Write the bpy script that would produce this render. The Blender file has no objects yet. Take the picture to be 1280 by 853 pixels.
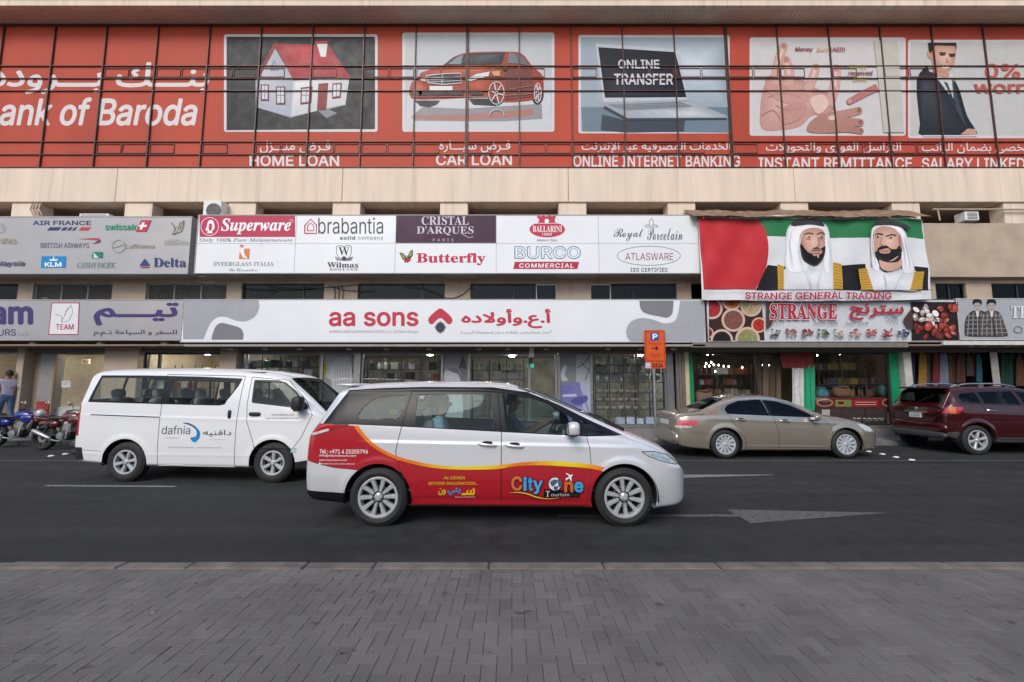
import bpy, bmesh, math, random
import numpy as np
from mathutils import Vector, Matrix
from mathutils.geometry import tessellate_polygon, delaunay_2d_cdt
R = math.radians
random.seed(7)
sc = bpy.context.scene
COL = sc.collection

# ---------------------------------------------------------------- camera, sky, sun, exposure
PITCH, EYE, FPX = R(5.9), 1.68, 545.0
cam = bpy.data.cameras.new('camera')
cam.sensor_width = 36.0
cam.lens = FPX / 1280 * 36
cam.clip_start, cam.clip_end = 0.05, 2000
camo = bpy.data.objects.new('camera', cam)
camo.location = (0, 0, EYE)
camo.rotation_euler = (R(90) + PITCH, 0, 0)
COL.objects.link(camo)
sc.camera = camo

SUN_EL, SUN_AZ = 38, 200            # degrees; azimuth measured clockwise from +Y, the light comes from behind the camera
world = bpy.data.worlds.new('World')
sc.world = world
world.use_nodes = True
wn = world.node_tree
bg = wn.nodes['Background']
sky = wn.nodes.new('ShaderNodeTexSky')
sky.sky_type = 'NISHITA'
sky.sun_disc = False
sky.sun_elevation = R(SUN_EL)
sky.sun_rotation = R(SUN_AZ)
sky.air_density, sky.dust_density, sky.ozone_density = 1.0, 1.5, 1.2
wn.links.new(sky.outputs[0], bg.inputs[0])
bg.inputs[1].default_value = 0.10
sl = bpy.data.lights.new('sun', 'SUN')
sl.energy = 1.1
sl.angle = R(28)
sl.color = (1.0, 0.95, 0.88)
so = bpy.data.objects.new('sun', sl)
d = Vector((-math.sin(R(SUN_AZ)) * math.cos(R(SUN_EL)), -math.cos(R(SUN_AZ)) * math.cos(R(SUN_EL)), -math.sin(R(SUN_EL))))
so.rotation_euler = d.to_track_quat('-Z', 'Y').to_euler()
COL.objects.link(so)
vs = sc.view_settings
vs.view_transform = 'Standard'
vs.look = 'None'
vs.exposure = 0.74
vs.gamma = 1.0
vs.use_curve_mapping = False
sc.cycles.max_bounces = 8
sc.cycles.transparent_max_bounces = 24
sc.cycles.diffuse_bounces = 4
sc.cycles.glossy_bounces = 4

# ---------------------------------------------------------------- pixel helpers (measurements of the photo turned into places)
CP, SP = math.cos(PITCH), math.sin(PITCH)
def P(px, py, Y):
    a, b = (px - 640) / FPX, (426.5 - py) / FPX
    t = Y / (CP - b * SP)
    return (a * t, Y, EYE + (SP + b * CP) * t)
def G(px, py, z=0.0):
    a, b = (px - 640) / FPX, (426.5 - py) / FPX
    t = (z - EYE) / (SP + b * CP)
    return (a * t, (CP - b * SP) * t, z)
def Zp(py, Y): return P(640, py, Y)[2]
def Xp(px, py, Y): return P(px, py, Y)[0]

# ---------------------------------------------------------------- materials
def lin(h):
    h = h.lstrip('#')
    v = [int(h[i:i + 2], 16) / 255 for i in (0, 2, 4)]
    return tuple(x / 12.92 if x <= .04045 else ((x + .055) / 1.055) ** 2.4 for x in v)
MATS = {}
def mat(name, col, rough=.6, metal=0., var=.12, scale=6., bump=0., bscale=60., coat=0., emit=None, es=0., stretch=(1, 1, 1), detail=4, spec=.5):
    if name in MATS: return MATS[name]
    if isinstance(col, str): col = lin(col)
    m = bpy.data.materials.new(name)
    m.use_nodes = True
    nt = m.node_tree
    b = nt.nodes['Principled BSDF']
    b.inputs['Roughness'].default_value = rough
    b.inputs['Metallic'].default_value = metal
    b.inputs['Base Color'].default_value = (*col, 1)
    b.inputs['Specular IOR Level'].default_value = spec
    if coat:
        b.inputs['Coat Weight'].default_value = coat
        b.inputs['Coat Roughness'].default_value = .06
    if var or bump:
        tc = nt.nodes.new('ShaderNodeTexCoord')
        mp = nt.nodes.new('ShaderNodeMapping')
        mp.inputs['Scale'].default_value = stretch
        nt.links.new(tc.outputs['Object'], mp.inputs[0])
    if var:
        n = nt.nodes.new('ShaderNodeTexNoise')
        n.inputs['Scale'].default_value = scale
        n.inputs['Detail'].default_value = detail
        nt.links.new(mp.outputs[0], n.inputs['Vector'])
        r = nt.nodes.new('ShaderNodeMapRange')
        r.inputs[1].default_value, r.inputs[2].default_value = .3, .7
        r.inputs[3].default_value, r.inputs[4].default_value = 1 - var, 1 + var
        nt.links.new(n.outputs['Fac'], r.inputs[0])
        mx = nt.nodes.new('ShaderNodeMix')
        mx.data_type = 'RGBA'
        mx.blend_type = 'MULTIPLY'
        mx.inputs[0].default_value = 1
        mx.inputs[6].default_value = (*col, 1)
        nt.links.new(r.outputs[0], mx.inputs[7])
        nt.links.new(mx.outputs[2], b.inputs['Base Color'])
        r2 = nt.nodes.new('ShaderNodeMapRange')
        r2.inputs[1].default_value, r2.inputs[2].default_value = .3, .7
        r2.inputs[3].default_value, r2.inputs[4].default_value = max(.03, rough * .85), min(1, rough * 1.15)
        nt.links.new(n.outputs['Fac'], r2.inputs[0])
        nt.links.new(r2.outputs[0], b.inputs['Roughness'])
    if bump:
        n2 = nt.nodes.new('ShaderNodeTexNoise')
        n2.inputs['Scale'].default_value = bscale
        n2.inputs['Detail'].default_value = 5
        nt.links.new(mp.outputs[0], n2.inputs['Vector'])
        bp = nt.nodes.new('ShaderNodeBump')
        bp.inputs['Strength'].default_value = bump
        bp.inputs['Distance'].default_value = .02
        nt.links.new(n2.outputs['Fac'], bp.inputs['Height'])
        nt.links.new(bp.outputs[0], b.inputs['Normal'])
    if emit is not None:
        if isinstance(emit, str): emit = lin(emit)
        b.inputs['Emission Color'].default_value = (*emit, 1)
        b.inputs['Emission Strength'].default_value = es
    MATS[name] = m
    return m
def glass(name, tint, refl=(.9, .95, 1.), ior=1.5, boost=0.0):
    if name in MATS: return MATS[name]
    m = bpy.data.materials.new(name)
    m.use_nodes = True
    nt = m.node_tree
    nt.nodes.clear()
    out = nt.nodes.new('ShaderNodeOutputMaterial')
    tr = nt.nodes.new('ShaderNodeBsdfTransparent')
    tr.inputs[0].default_value = (*tint, 1)
    gl = nt.nodes.new('ShaderNodeBsdfGlossy')
    gl.inputs['Roughness'].default_value = .015
    gl.inputs['Color'].default_value = (*refl, 1)
    lw = nt.nodes.new('ShaderNodeLayerWeight')          # the same from both sides of a single sheet
    lw.inputs[0].default_value = .5
    pw = nt.nodes.new('ShaderNodeMath'); pw.operation = 'POWER'; pw.inputs[1].default_value = 5
    nt.links.new(lw.outputs['Facing'], pw.inputs[0])
    fr = nt.nodes.new('ShaderNodeMath'); fr.operation = 'MULTIPLY_ADD'
    f0 = ((ior - 1) / (ior + 1)) ** 2 * 1.2
    fr.inputs[1].default_value = 1 - f0; fr.inputs[2].default_value = f0
    nt.links.new(pw.outputs[0], fr.inputs[0])
    tc = nt.nodes.new('ShaderNodeTexCoord')
    no = nt.nodes.new('ShaderNodeTexNoise')
    no.inputs['Scale'].default_value = 1.3
    nt.links.new(tc.outputs['Object'], no.inputs['Vector'])
    bp = nt.nodes.new('ShaderNodeBump')
    bp.inputs['Strength'].default_value = .05 if 'shop' in name or 'window' in name else .008
    bp.inputs['Distance'].default_value = .02
    nt.links.new(no.outputs['Fac'], bp.inputs['Height'])
    nt.links.new(bp.outputs[0], gl.inputs['Normal'])
    ad = nt.nodes.new('ShaderNodeMath')
    ad.operation = 'ADD'
    ad.use_clamp = True
    ad.inputs[1].default_value = boost
    nt.links.new(fr.outputs[0], ad.inputs[0])
    mx = nt.nodes.new('ShaderNodeMixShader')
    nt.links.new(ad.outputs[0], mx.inputs[0])
    nt.links.new(tr.outputs[0], mx.inputs[1])
    nt.links.new(gl.outputs[0], mx.inputs[2])
    nt.links.new(mx.outputs[0], out.inputs[0])
    MATS[name] = m
    return m
def ink(h, rough=.45):
    """printed vinyl or paint of one colour"""
    return mat('ink_' + h.lstrip('#') + ('' if rough == .45 else '_%d' % int(rough * 100)), h, rough, var=.04, scale=3, spec=.25)

# ---------------------------------------------------------------- objects
def tag(o, label=None, cat=None, group=None, kind=None):
    if label: o['label'] = label
    if cat: o['category'] = cat
    if group: o['group'] = group
    if kind: o['kind'] = kind
    return o
def thing(name, label, cat, loc=(0, 0, 0), rotz=0., group=None, local=False):
    o = bpy.data.objects.new(name, None)
    o.empty_display_size = .2
    o.location = loc
    o.rotation_euler = (0, 0, rotz)
    COL.objects.link(o)
    tag(o, label, cat, group)
    ORG[o.name] = Vector((0, 0, 0)) if local else Vector(loc)
    return o
ORG = {}
class MB:
    def __init__(s):
        s.v, s.f, s.m = [], [], []
    def add(s, vs, fs, mi=0):
        k = len(s.v)
        s.v += [tuple(p) for p in vs]
        s.f += [tuple(i + k for i in f) for f in fs]
        s.m += [mi] * len(fs)
        return s
    def box(s, x0, y0, z0, x1, y1, z1, mi=0):
        x0, x1 = min(x0, x1), max(x0, x1); y0, y1 = min(y0, y1), max(y0, y1); z0, z1 = min(z0, z1), max(z0, z1)
        return s.add([(x0, y0, z0), (x1, y0, z0), (x1, y1, z0), (x0, y1, z0), (x0, y0, z1), (x1, y0, z1), (x1, y1, z1), (x0, y1, z1)],
              [(0, 3, 2, 1), (4, 5, 6, 7), (0, 1, 5, 4), (1, 2, 6, 5), (2, 3, 7, 6), (3, 0, 4, 7)], mi)
    def obox(s, c, ax, ay, az, mi=0):
        """box from centre and three half-axis vectors"""
        c, ax, ay, az = map(Vector, (c, ax, ay, az))
        vs = [c + ax * i + ay * j + az * k for k in (-1, 1) for (i, j) in ((-1, -1), (1, -1), (1, 1), (-1, 1))]
        return s.add(vs, [(0, 3, 2, 1), (4, 5, 6, 7), (0, 1, 5, 4), (1, 2, 6, 5), (2, 3, 7, 6), (3, 0, 4, 7)], mi)
    def tube(s, pts, r, n=8, mi=0, cap=True):
        pts = [Vector(p) for p in pts]
        rs = r if isinstance(r, (list, tuple)) else [r] * len(pts)
        k0 = len(s.v)
        rings = []
        prev = None
        for i, p in enumerate(pts):
            t = (pts[min(i + 1, len(pts) - 1)] - pts[max(i - 1, 0)]).normalized()
            a = prev if prev is not None else (Vector((0, 0, 1)) if abs(t.z) < .9 else Vector((1, 0, 0)))
            u = (a - t * a.dot(t)).normalized()
            w = t.cross(u)
            prev = u
            rings.append([p + (u * math.cos(2 * math.pi * j / n) + w * math.sin(2 * math.pi * j / n)) * rs[i] for j in range(n)])
        vs = [q for rg in rings for q in rg]
        fs = [(i * n + j, i * n + (j + 1) % n, (i + 1) * n + (j + 1) % n, (i + 1) * n + j) for i in range(len(pts) - 1) for j in range(n)]
        if cap:
            fs.append(tuple(range(n - 1, -1, -1)))
            fs.append(tuple((len(pts) - 1) * n + j for j in range(n)))
        return s.add(vs, fs, mi)
    def lathe(s, prof, c=(0, 0, 0), axis='z', n=24, mi=0, closed=False):
        """prof: list of (radius, height) turned about an axis through c"""
        c = Vector(c)
        vs = []
        for (r, h) in prof:
            for j in range(n):
                a = 2 * math.pi * j / n
                u, w = r * math.cos(a), r * math.sin(a)
                vs.append(c + (Vector((u, w, h)) if axis == 'z' else Vector((u, h, w)) if axis == 'y' else Vector((h, u, w))))
        m = len(prof)
        fs = [(i * n + j, i * n + (j + 1) % n, ((i + 1) % m) * n + (j + 1) % n, ((i + 1) % m) * n + j) for i in range(m if closed else m - 1) for j in range(n)]
        return s.add(vs, fs, mi)
    def blob(s, c, r, e1=1., e2=1., nu=10, nv=16, mi=0, rot=None):
        """superellipsoid: e<1 boxy, 1 round"""
        c = Vector(c)
        sg = lambda a, e: math.copysign(abs(a) ** e, a)
        vs, fs = [], []
        for i in range(nu + 1):
            a = -math.pi / 2 + math.pi * i / nu
            for j in range(nv):
                b = 2 * math.pi * j / nv
                q = Vector((r[0] * sg(math.cos(a), e1) * sg(math.cos(b), e2), r[1] * sg(math.cos(a), e1) * sg(math.sin(b), e2), r[2] * sg(math.sin(a), e1)))
                if rot is not None: q = rot @ q
                vs.append(c + q)
        fs = [(i * nv + j, i * nv + (j + 1) % nv, (i + 1) * nv + (j + 1) % nv, (i + 1) * nv + j) for i in range(nu) for j in range(nv)]
        return s.add(vs, fs, mi)
    def poly(s, pts, mi=0):
        pts = [Vector(p) for p in pts]
        tr = tessellate_polygon([pts])
        return s.add(pts, [tuple(t) for t in tr], mi)
    def prism(s, pts2, y0, y1, mi=0):
        """outline in (x, z) pushed from y0 to y1"""
        n = len(pts2)
        tr = tessellate_polygon([[Vector((x, z, 0)) for x, z in pts2]])
        vs = [(x, y0, z) for x, z in pts2] + [(x, y1, z) for x, z in pts2]
        fs = [tuple(t) for t in tr] + [tuple(i + n for i in reversed(t)) for t in tr] + [(i, (i + 1) % n, (i + 1) % n + n, i + n) for i in range(n)]
        return s.add(vs, fs, mi)
    def build(s, name, mats, parent=None, smooth=False, bevel=0., fix=True, loc=None):
        if not isinstance(mats, (list, tuple)): mats = [mats]
        org = Vector((0, 0, 0))
        if parent is not None:
            root = parent
            while root.parent: root = root.parent
            org = ORG.get(root.name, org)
        elif loc is not None:
            org = Vector(loc)
        me = bpy.data.meshes.new(name)
        me.from_pydata([(p[0] - org[0], p[1] - org[1], p[2] - org[2]) for p in s.v], [], s.f)
        me.polygons.foreach_set('material_index', s.m)
        for m in mats: me.materials.append(m)
        if fix or bevel:
            bm = bmesh.new()
            bm.from_mesh(me)
            if fix: bmesh.ops.recalc_face_normals(bm, faces=bm.faces)
            if bevel:
                es = [e for e in bm.edges if len(e.link_faces) == 2 and e.calc_face_angle(0) > .6]
                bmesh.ops.bevel(bm, geom=es, offset=bevel, segments=1, affect='EDGES', clamp_overlap=True)
            bm.to_mesh(me)
            bm.free()
        if smooth:
            me.polygons.foreach_set('use_smooth', [True] * len(me.polygons))
            if smooth != 'all':
                me.set_sharp_from_angle(angle=R(40))
        o = bpy.data.objects.new(name, me)
        COL.objects.link(o)
        if parent is not None:
            o.parent = parent
        elif loc is not None:
            o.location = org
        return o
def copy_tree(o, parent=None):
    c = o.copy()
    COL.objects.link(c)
    if parent is not None: c.parent = parent
    ORG[c.name] = ORG.get(o.name, Vector((0, 0, 0)))
    for ch in list(o.children):
        copy_tree(ch, c)
    return c

# ---------------------------------------------------------------- lettering
try:
    import os
    _fp = os.path.join(bpy.utils.system_resource('DATAFILES', path='fonts'), 'Inter.woff2')
    SANS = bpy.data.fonts.load(_fp)
except Exception:
    SANS = None
_AF = {}
for _l, _c, _n in (('ا', 0xfe8d, 2), ('ب', 0xfe8f, 4), ('ة', 0xfe93, 2), ('ت', 0xfe95, 4), ('ث', 0xfe99, 4), ('ج', 0xfe9d, 4), ('ح', 0xfea1, 4), ('خ', 0xfea5, 4),
                   ('د', 0xfea9, 2), ('ذ', 0xfeab, 2), ('ر', 0xfead, 2), ('ز', 0xfeaf, 2), ('س', 0xfeb1, 4), ('ش', 0xfeb5, 4), ('ص', 0xfeb9, 4), ('ض', 0xfebd, 4),
                   ('ط', 0xfec1, 4), ('ع', 0xfec9, 4), ('غ', 0xfecd, 4), ('ف', 0xfed1, 4), ('ق', 0xfed5, 4), ('ك', 0xfed9, 4), ('ل', 0xfedd, 4), ('م', 0xfee1, 4),
                   ('ن', 0xfee5, 4), ('ه', 0xfee9, 4), ('و', 0xfeed, 2), ('ى', 0xfeef, 2), ('ي', 0xfef1, 4), ('أ', 0xfe83, 2), ('إ', 0xfe87, 2), ('ء', 0xfe80, 1),
                   ('L', 0xfefb, 2), ('M', 0xfef7, 2), ('N', 0xfef9, 2), ('ـ', 0x640, 4)):
    _AF[_l] = (_c, _n)
def arabic(s):
    s = s.replace('لا', 'L').replace('لأ', 'M').replace('لإ', 'N')
    out = []
    for i, ch in enumerate(s):
        if ch not in _AF:
            out.append(ch); continue
        c, n = _AF[ch]
        pj = i > 0 and s[i - 1] in _AF and _AF[s[i - 1]][1] == 4
        nj = n == 4 and i + 1 < len(s) and s[i + 1] in _AF and _AF[s[i + 1]][1] > 1
        if ch == 'ـ': out.append(ch)
        elif n == 1: out.append(chr(c))
        elif n == 2: out.append(chr(c + (1 if pj else 0)))
        else: out.append(chr(c + (3 if pj and nj else 2 if nj else 1 if pj else 0)))
    return ''.join(reversed(out))
def alt(s, U, L): return ''.join(chr(U + ord(ch) - 65) if 'A' <= ch <= 'Z' else chr(L + ord(ch) - 97) if 'a' <= ch <= 'z' else ch for ch in s)
FONTS = {'serif': (0x1d400, 0x1d41a), 'script': (0x1d4d0, 0x1d4ea), 'bolditalic': (0x1d468, 0x1d482), 'italic': (0x1d434, 0x1d44e)}
_TX = {}
def text_geo(s, font, off, shear, space):
    """letters in a unit box; outlines (and, for bold, copies shifted by the stroke growth) are merged by winding number into one flat sheet"""
    key = (s, font, off, shear, space)
    if key in _TX: return _TX[key]
    c = bpy.data.curves.new('lettering', 'FONT')
    if font == 'sans' and SANS: c.font = SANS
    body = s
    if font == 'arabic': body = arabic(s)
    elif font in FONTS: body = alt(s, *FONTS[font]).replace('\U0001d455', 'h')
    c.body = body
    c.size = 1
    c.offset = min(off, 0)
    c.shear = shear
    c.space_character = space
    c.resolution_u = 3
    c.fill_mode = 'NONE'
    o = bpy.data.objects.new('lettering', c)
    me = bpy.data.meshes.new_from_object(o)
    n = len(me.vertices)
    v = np.zeros(n * 3); me.vertices.foreach_get('co', v); v = v.reshape(-1, 3)[:, :2]
    ed = np.zeros(len(me.edges) * 2, int); me.edges.foreach_get('vertices', ed); ed = ed.reshape(-1, 2)
    bpy.data.objects.remove(o); bpy.data.meshes.remove(me)
    if n < 3:
        _TX[key] = (np.zeros((1, 2)), []); return _TX[key]
    # direct every edge along its contour: i -> i + 1, and last -> first
    ed = np.array([(a, b_) if b_ == a + 1 else (b_, a) if a == b_ + 1 else (max(a, b_), min(a, b_)) for a, b_ in ed])
    dirs = [(0, 0)]
    if off > .004:
        dirs += [(q * .75 * off, w * .75 * off) for q, w in ((1, 1), (-1, 1), (-1, -1), (1, -1))] if off < .012 else [(off * math.cos(k * math.pi / 4), off * math.sin(k * math.pi / 4)) for k in range(8)]
    V = np.concatenate([v + np.array(d_) for d_ in dirs]); Ed = np.concatenate([ed + n * k for k in range(len(dirs))])
    ov, oe, of, _, _, _ = delaunay_2d_cdt([Vector(p) for p in V], [tuple(map(int, e)) for e in Ed], [], 0, 1e-6)
    ovn = np.array([(p.x, p.y) for p in ov]); tri = np.array(of)
    cen = ovn[tri].mean(1)
    wn = np.zeros(len(cen), int)
    A, B_ = V[Ed[:, 0]], V[Ed[:, 1]]
    for (x0, y0), (x1, y1) in zip(A, B_):
        if y0 == y1: continue
        lo, hi = (y0, y1) if y0 < y1 else (y1, y0)
        k = (cen[:, 1] >= lo) & (cen[:, 1] < hi)
        if not k.any(): continue
        cr = (x1 - x0) * (cen[k, 1] - y0) / (y1 - y0) + x0 > cen[k, 0]
        wn[np.where(k)[0][cr]] += 1 if y1 > y0 else -1
    F = [tuple(map(int, t)) for t in tri[wn != 0]]
    used = np.unique(np.array(F)) if F else np.arange(1)
    lut = {int(u): i for i, u in enumerate(used)}
    F = [tuple(lut[i] for i in t) for t in F]
    v = ovn[used]
    lo, hi = v.min(0), v.max(0)
    v = (v - lo) / np.maximum(hi - lo, 1e-6)
    _TX[key] = (v, F)
    return v, F
def arc(cx, cy, rx, ry, a0=0, a1=360, n=28):
    return [(cx + rx * math.cos(R(a0 + (a1 - a0) * i / n)), cy + ry * math.sin(R(a0 + (a1 - a0) * i / n))) for i in range(n + (0 if abs(a1 - a0) >= 360 else 1))]
def curve(pts, n=6, closed=False):
    """Catmull-Rom through points"""
    out = []
    m = len(pts)
    for i in range(m if closed else m - 1):
        g = (lambda k: pts[k % m]) if closed else (lambda k: pts[min(max(k, 0), m - 1)])
        p0, p1, p2, p3 = g(i - 1), g(i), g(i + 1), g(i + 2)
        for j in range(n):
            t = j / n
            out.append(tuple(.5 * (2 * p1[d] + (p2[d] - p0[d]) * t + (2 * p0[d] - 5 * p1[d] + 4 * p2[d] - p3[d]) * t * t + (3 * p1[d] - p0[d] - 3 * p2[d] + p3[d]) * t ** 3) for d in (0, 1)))
    if not closed: out.append(tuple(pts[-1][:2]))
    return out
class Draw:
    """flat printed or cut-out shapes laid on a surface; mp(u, v, k) places them k millimetres proud"""
    def __init__(s, mp, step=.8):
        s.mp, s.k, s.step = mp, 1.0, step
        s.b, s.cols, s.ms = MB(), {}, []
    def mi(s, col):
        key = col if isinstance(col, str) else col.name
        if key not in s.cols:
            s.cols[key] = len(s.ms)
            s.ms.append(ink(col) if isinstance(col, str) else col)
        return s.cols[key]
    def up(s):
        s.k += s.step
        return s
    def poly(s, pts, col, up=True):
        if up: s.k += s.step
        pts = [tuple(p) for p in pts]
        tr = tessellate_polygon([[Vector((a, b, 0)) for a, b in pts]])
        s.b.add([s.mp(a, b, s.k) for a, b in pts], [tuple(t) for t in tr], s.mi(col))
        return s
    def soft(s, pts, edge, mid, c=None, n=6, lo=.12):
        """a printed shape whose tone runs from its edge colour to the colour at its middle"""
        A, B_ = [[int(h[i:i + 2], 16) for i in (1, 3, 5)] for h in (edge, mid)]
        c = c or (sum(p[0] for p in pts) / len(pts), sum(p[1] for p in pts) / len(pts))
        for i in range(n):
            t = i / (n - 1); f = 1 - (1 - lo) * t
            col = '#%02x%02x%02x' % tuple(int(a + (b_ - a) * t) for a, b_ in zip(A, B_))
            s.k += s.step if i == 0 else s.step * .4
            s.poly([(c[0] + (u - c[0]) * f, c[1] + (v - c[1]) * f) for u, v in pts], col, up=False)
        return s
    def rect(s, u0, v0, u1, v1, col, r=0, up=True):
        if not r: return s.poly([(u0, v0), (u1, v0), (u1, v1), (u0, v1)], col, up)
        a, b = min(u0, u1), max(u0, u1); c, d = min(v0, v1), max(v0, v1)
        pts = arc(b - r, d - r, r, r, 0, 90, 5) + arc(a + r, d - r, r, r, 90, 180, 5) + arc(a + r, c + r, r, r, 180, 270, 5) + arc(b - r, c + r, r, r, 270, 360, 5)
        return s.poly(pts, col, up)
    def ell(s, cx, cy, rx, ry, col, up=True): return s.poly(arc(cx, cy, rx, ry), col, up)
    def ring(s, cx, cy, rx, ry, w, col, a0=0, a1=360, up=True):
        return s.line(arc(cx, cy, rx, ry, a0, a1, 36) + ([arc(cx, cy, rx, ry)[0]] if abs(a1 - a0) >= 360 else []), w, col, up)
    def line(s, pts, w, col, up=True):
        if up: s.k += s.step
        pts = [Vector(p[:2]) for p in pts]
        L, Rr = [], []
        n = len(pts)
        ws = w if isinstance(w, (list, tuple)) else [w] * n
        for i in range(n):
            t = pts[min(i + 1, n - 1)] - pts[max(i - 1, 0)]
            if t.length < 1e-9: t = Vector((1, 0))
            t.normalize()
            q = Vector((-t.y, t.x)) * ws[i] * .5
            L.append(pts[i] + q); Rr.append(pts[i] - q)
        vs = [s.mp(p.x, p.y, s.k) for p in L + Rr]
        s.b.add(vs, [(i, i + 1, n + i + 1, n + i) for i in range(n - 1)], s.mi(col))
        return s
    def text(s, t, u0, v0, u1, v1, col, font='sans', off=0., shear=0., space=1., up=True, skew=0.):
        """(u0, v0) lower-left and (u1, v1) upper-right of the inked box"""
        if up: s.k += s.step
        v, f = text_geo(t, font, off, shear, space)
        s.b.add([s.mp(u0 + (u1 - u0) * a + skew * b, v0 + (v1 - v0) * b, s.k) for a, b in v], f, s.mi(col))
        return s
    def build(s, name, parent=None): return s.b.build(name, s.ms, parent, fix=False)
def onplane(Y):
    return lambda u, v, k: P(u, v, Y) if False else (P(u, v, Y)[0], Y - k * .001, P(u, v, Y)[2])
# ---------------------------------------------------------------- materials of the place
M_ASPH = mat('asphalt', (.027, .0275, .0285), .88, var=.3, scale=3.5, bump=.5, bscale=160, detail=9)
M_LINE = mat('road_paint', (.22, .22, .22), .8, var=.5, scale=22, detail=8)
M_LINE2 = mat('road_paint_worn', (.11, .11, .11), .85, var=.45, scale=16, detail=8)
PAV = [mat('paver_%d' % i, c, .86, var=.20, scale=2.2, bump=.4, bscale=120, detail=9) for i, c in enumerate(((.147, .141, .131), (.155, .149, .138), (.139, .133, .124), (.166, .159, .148), (.128, .122, .114)))]
M_KERB = mat('kerb_concrete', (.165, .150, .134), .9, var=.3, scale=5, bump=.3, bscale=90)
M_KERB2 = mat('kerb_far', (.16, .16, .16), .9, var=.2, scale=5)
M_JOINT = mat('joint_sand', (.05, .048, .045), .95, var=.3, scale=20)
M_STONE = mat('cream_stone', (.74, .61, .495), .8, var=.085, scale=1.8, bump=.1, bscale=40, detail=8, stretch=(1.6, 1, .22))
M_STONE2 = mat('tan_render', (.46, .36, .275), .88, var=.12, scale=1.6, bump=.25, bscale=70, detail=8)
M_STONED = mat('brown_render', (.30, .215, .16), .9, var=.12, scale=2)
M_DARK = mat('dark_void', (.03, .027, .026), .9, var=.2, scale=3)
M_SOFF = mat('soffit_slats', (.74, .60, .48), .65, var=.10, scale=1.0)
M_MULL = mat('brown_aluminium', (.085, .042, .034), .5, metal=.2, var=.15)
M_ALU = mat('grey_aluminium', (.30, .30, .30), .4, metal=.7, var=.1)
M_DFRAME = mat('dark_frame', (.035, .033, .033), .45, var=.1)
M_WFRAME = mat('white_frame', (.62, .60, .56), .5, var=.1)
M_WHITE = mat('white_plastic', (.74, .74, .73), .4, var=.05)
M_LED = mat('ledge_grey', (.33, .31, .285), .6, var=.12)
M_LINT = mat('lintel_grey', (.16, .15, .145), .7, var=.12)
M_GLASS = glass('shop_glass', (.93, .95, .95), refl=(.8, .85, .9), ior=1.5, boost=.02)
M_WGLASS = glass('window_glass', (.45, .46, .46), refl=(.35, .36, .38), ior=1.45)
M_PLINTH = mat('plinth_grey', (.20, .19, .185), .75, var=.14, scale=4, bump=.1)
M_STEEL = mat('galvanised_steel', (.38, .39, .40), .42, metal=.75, var=.15)
M_LAMP = mat('lamp_glow', (.9, .9, .85), .4, var=0, emit=(1, .93, .78), es=40)
M_RUBBER = mat('black_rubber', (.022, .022, .023), .75, var=.15, scale=30)
M_BLACK = mat('black_plastic', (.018, .018, .019), .5, var=.1)
M_CHROME = mat('chrome', (.75, .75, .76), .15, metal=1., var=.03)

# ---------------------------------------------------------------- ground, road, pavements
g = MB().add([(-400, -400, -.03), (400, -400, -.03), (400, 400, -.03), (-400, 400, -.03)], [(0, 1, 2, 3)])
tag(g.build('ground', mat('ground_dust', (.12, .11, .10), .95, var=.2, scale=.4)), kind='structure')
g = MB().add([(-90, 4.04, 0), (90, 4.04, 0), (90, 12.64, 0), (-90, 12.64, 0)], [(0, 1, 2, 3)])
road = tag(g.build('road', M_ASPH), kind='structure')
# asphalt: pale aggregate specks, long tyre-polished bands and stains
nt = M_ASPH.node_tree
bs = nt.nodes['Principled BSDF']
src = bs.inputs['Base Color'].links[0].from_socket
tc = nt.nodes.new('ShaderNodeTexCoord')
mp_ = nt.nodes.new('ShaderNodeMapping'); mp_.inputs['Scale'].default_value = (.06, 1.1, 1)
nn = nt.nodes.new('ShaderNodeTexNoise'); nn.inputs['Scale'].default_value = 1.6; nn.inputs['Detail'].default_value = 5
nt.links.new(tc.outputs['Object'], mp_.inputs[0]); nt.links.new(mp_.outputs[0], nn.inputs['Vector'])
mr = nt.nodes.new('ShaderNodeMapRange'); mr.inputs[1].default_value, mr.inputs[2].default_value, mr.inputs[3].default_value, mr.inputs[4].default_value = .35, .65, .78, 1.22
nt.links.new(nn.outputs['Fac'], mr.inputs[0])
mx = nt.nodes.new('ShaderNodeMix'); mx.data_type = 'RGBA'; mx.blend_type = 'MULTIPLY'; mx.inputs[0].default_value = 1
nt.links.new(src, mx.inputs[6]); nt.links.new(mr.outputs[0], mx.inputs[7])
vo = nt.nodes.new('ShaderNodeTexVoronoi'); vo.inputs['Scale'].default_value = 70
nt.links.new(tc.outputs['Object'], vo.inputs['Vector'])
m2 = nt.nodes.new('ShaderNodeMapRange'); m2.inputs[1].default_value, m2.inputs[2].default_value, m2.inputs[3].default_value, m2.inputs[4].default_value = .05, .3, 1.5, .95
nt.links.new(vo.outputs['Distance'], m2.inputs[0])
mx2 = nt.nodes.new('ShaderNodeMix'); mx2.data_type = 'RGBA'; mx2.blend_type = 'MULTIPLY'; mx2.inputs[0].default_value = 1
nt.links.new(mx.outputs[2], mx2.inputs[6]); nt.links.new(m2.outputs[0], mx2.inputs[7])
def layer(nt, sock, fac):
    mm = nt.nodes.new('ShaderNodeMix'); mm.data_type = 'RGBA'; mm.blend_type = 'MULTIPLY'; mm.inputs[0].default_value = 1
    nt.links.new(sock, mm.inputs[6]); nt.links.new(fac, mm.inputs[7])
    return mm.outputs[2]
def ramp(nt, sock, a, b_, c, d_):
    r = nt.nodes.new('ShaderNodeMapRange')
    r.inputs[1].default_value, r.inputs[2].default_value, r.inputs[3].default_value, r.inputs[4].default_value = a, b_, c, d_
    nt.links.new(sock, r.inputs[0])
    return r.outputs[0]
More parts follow.
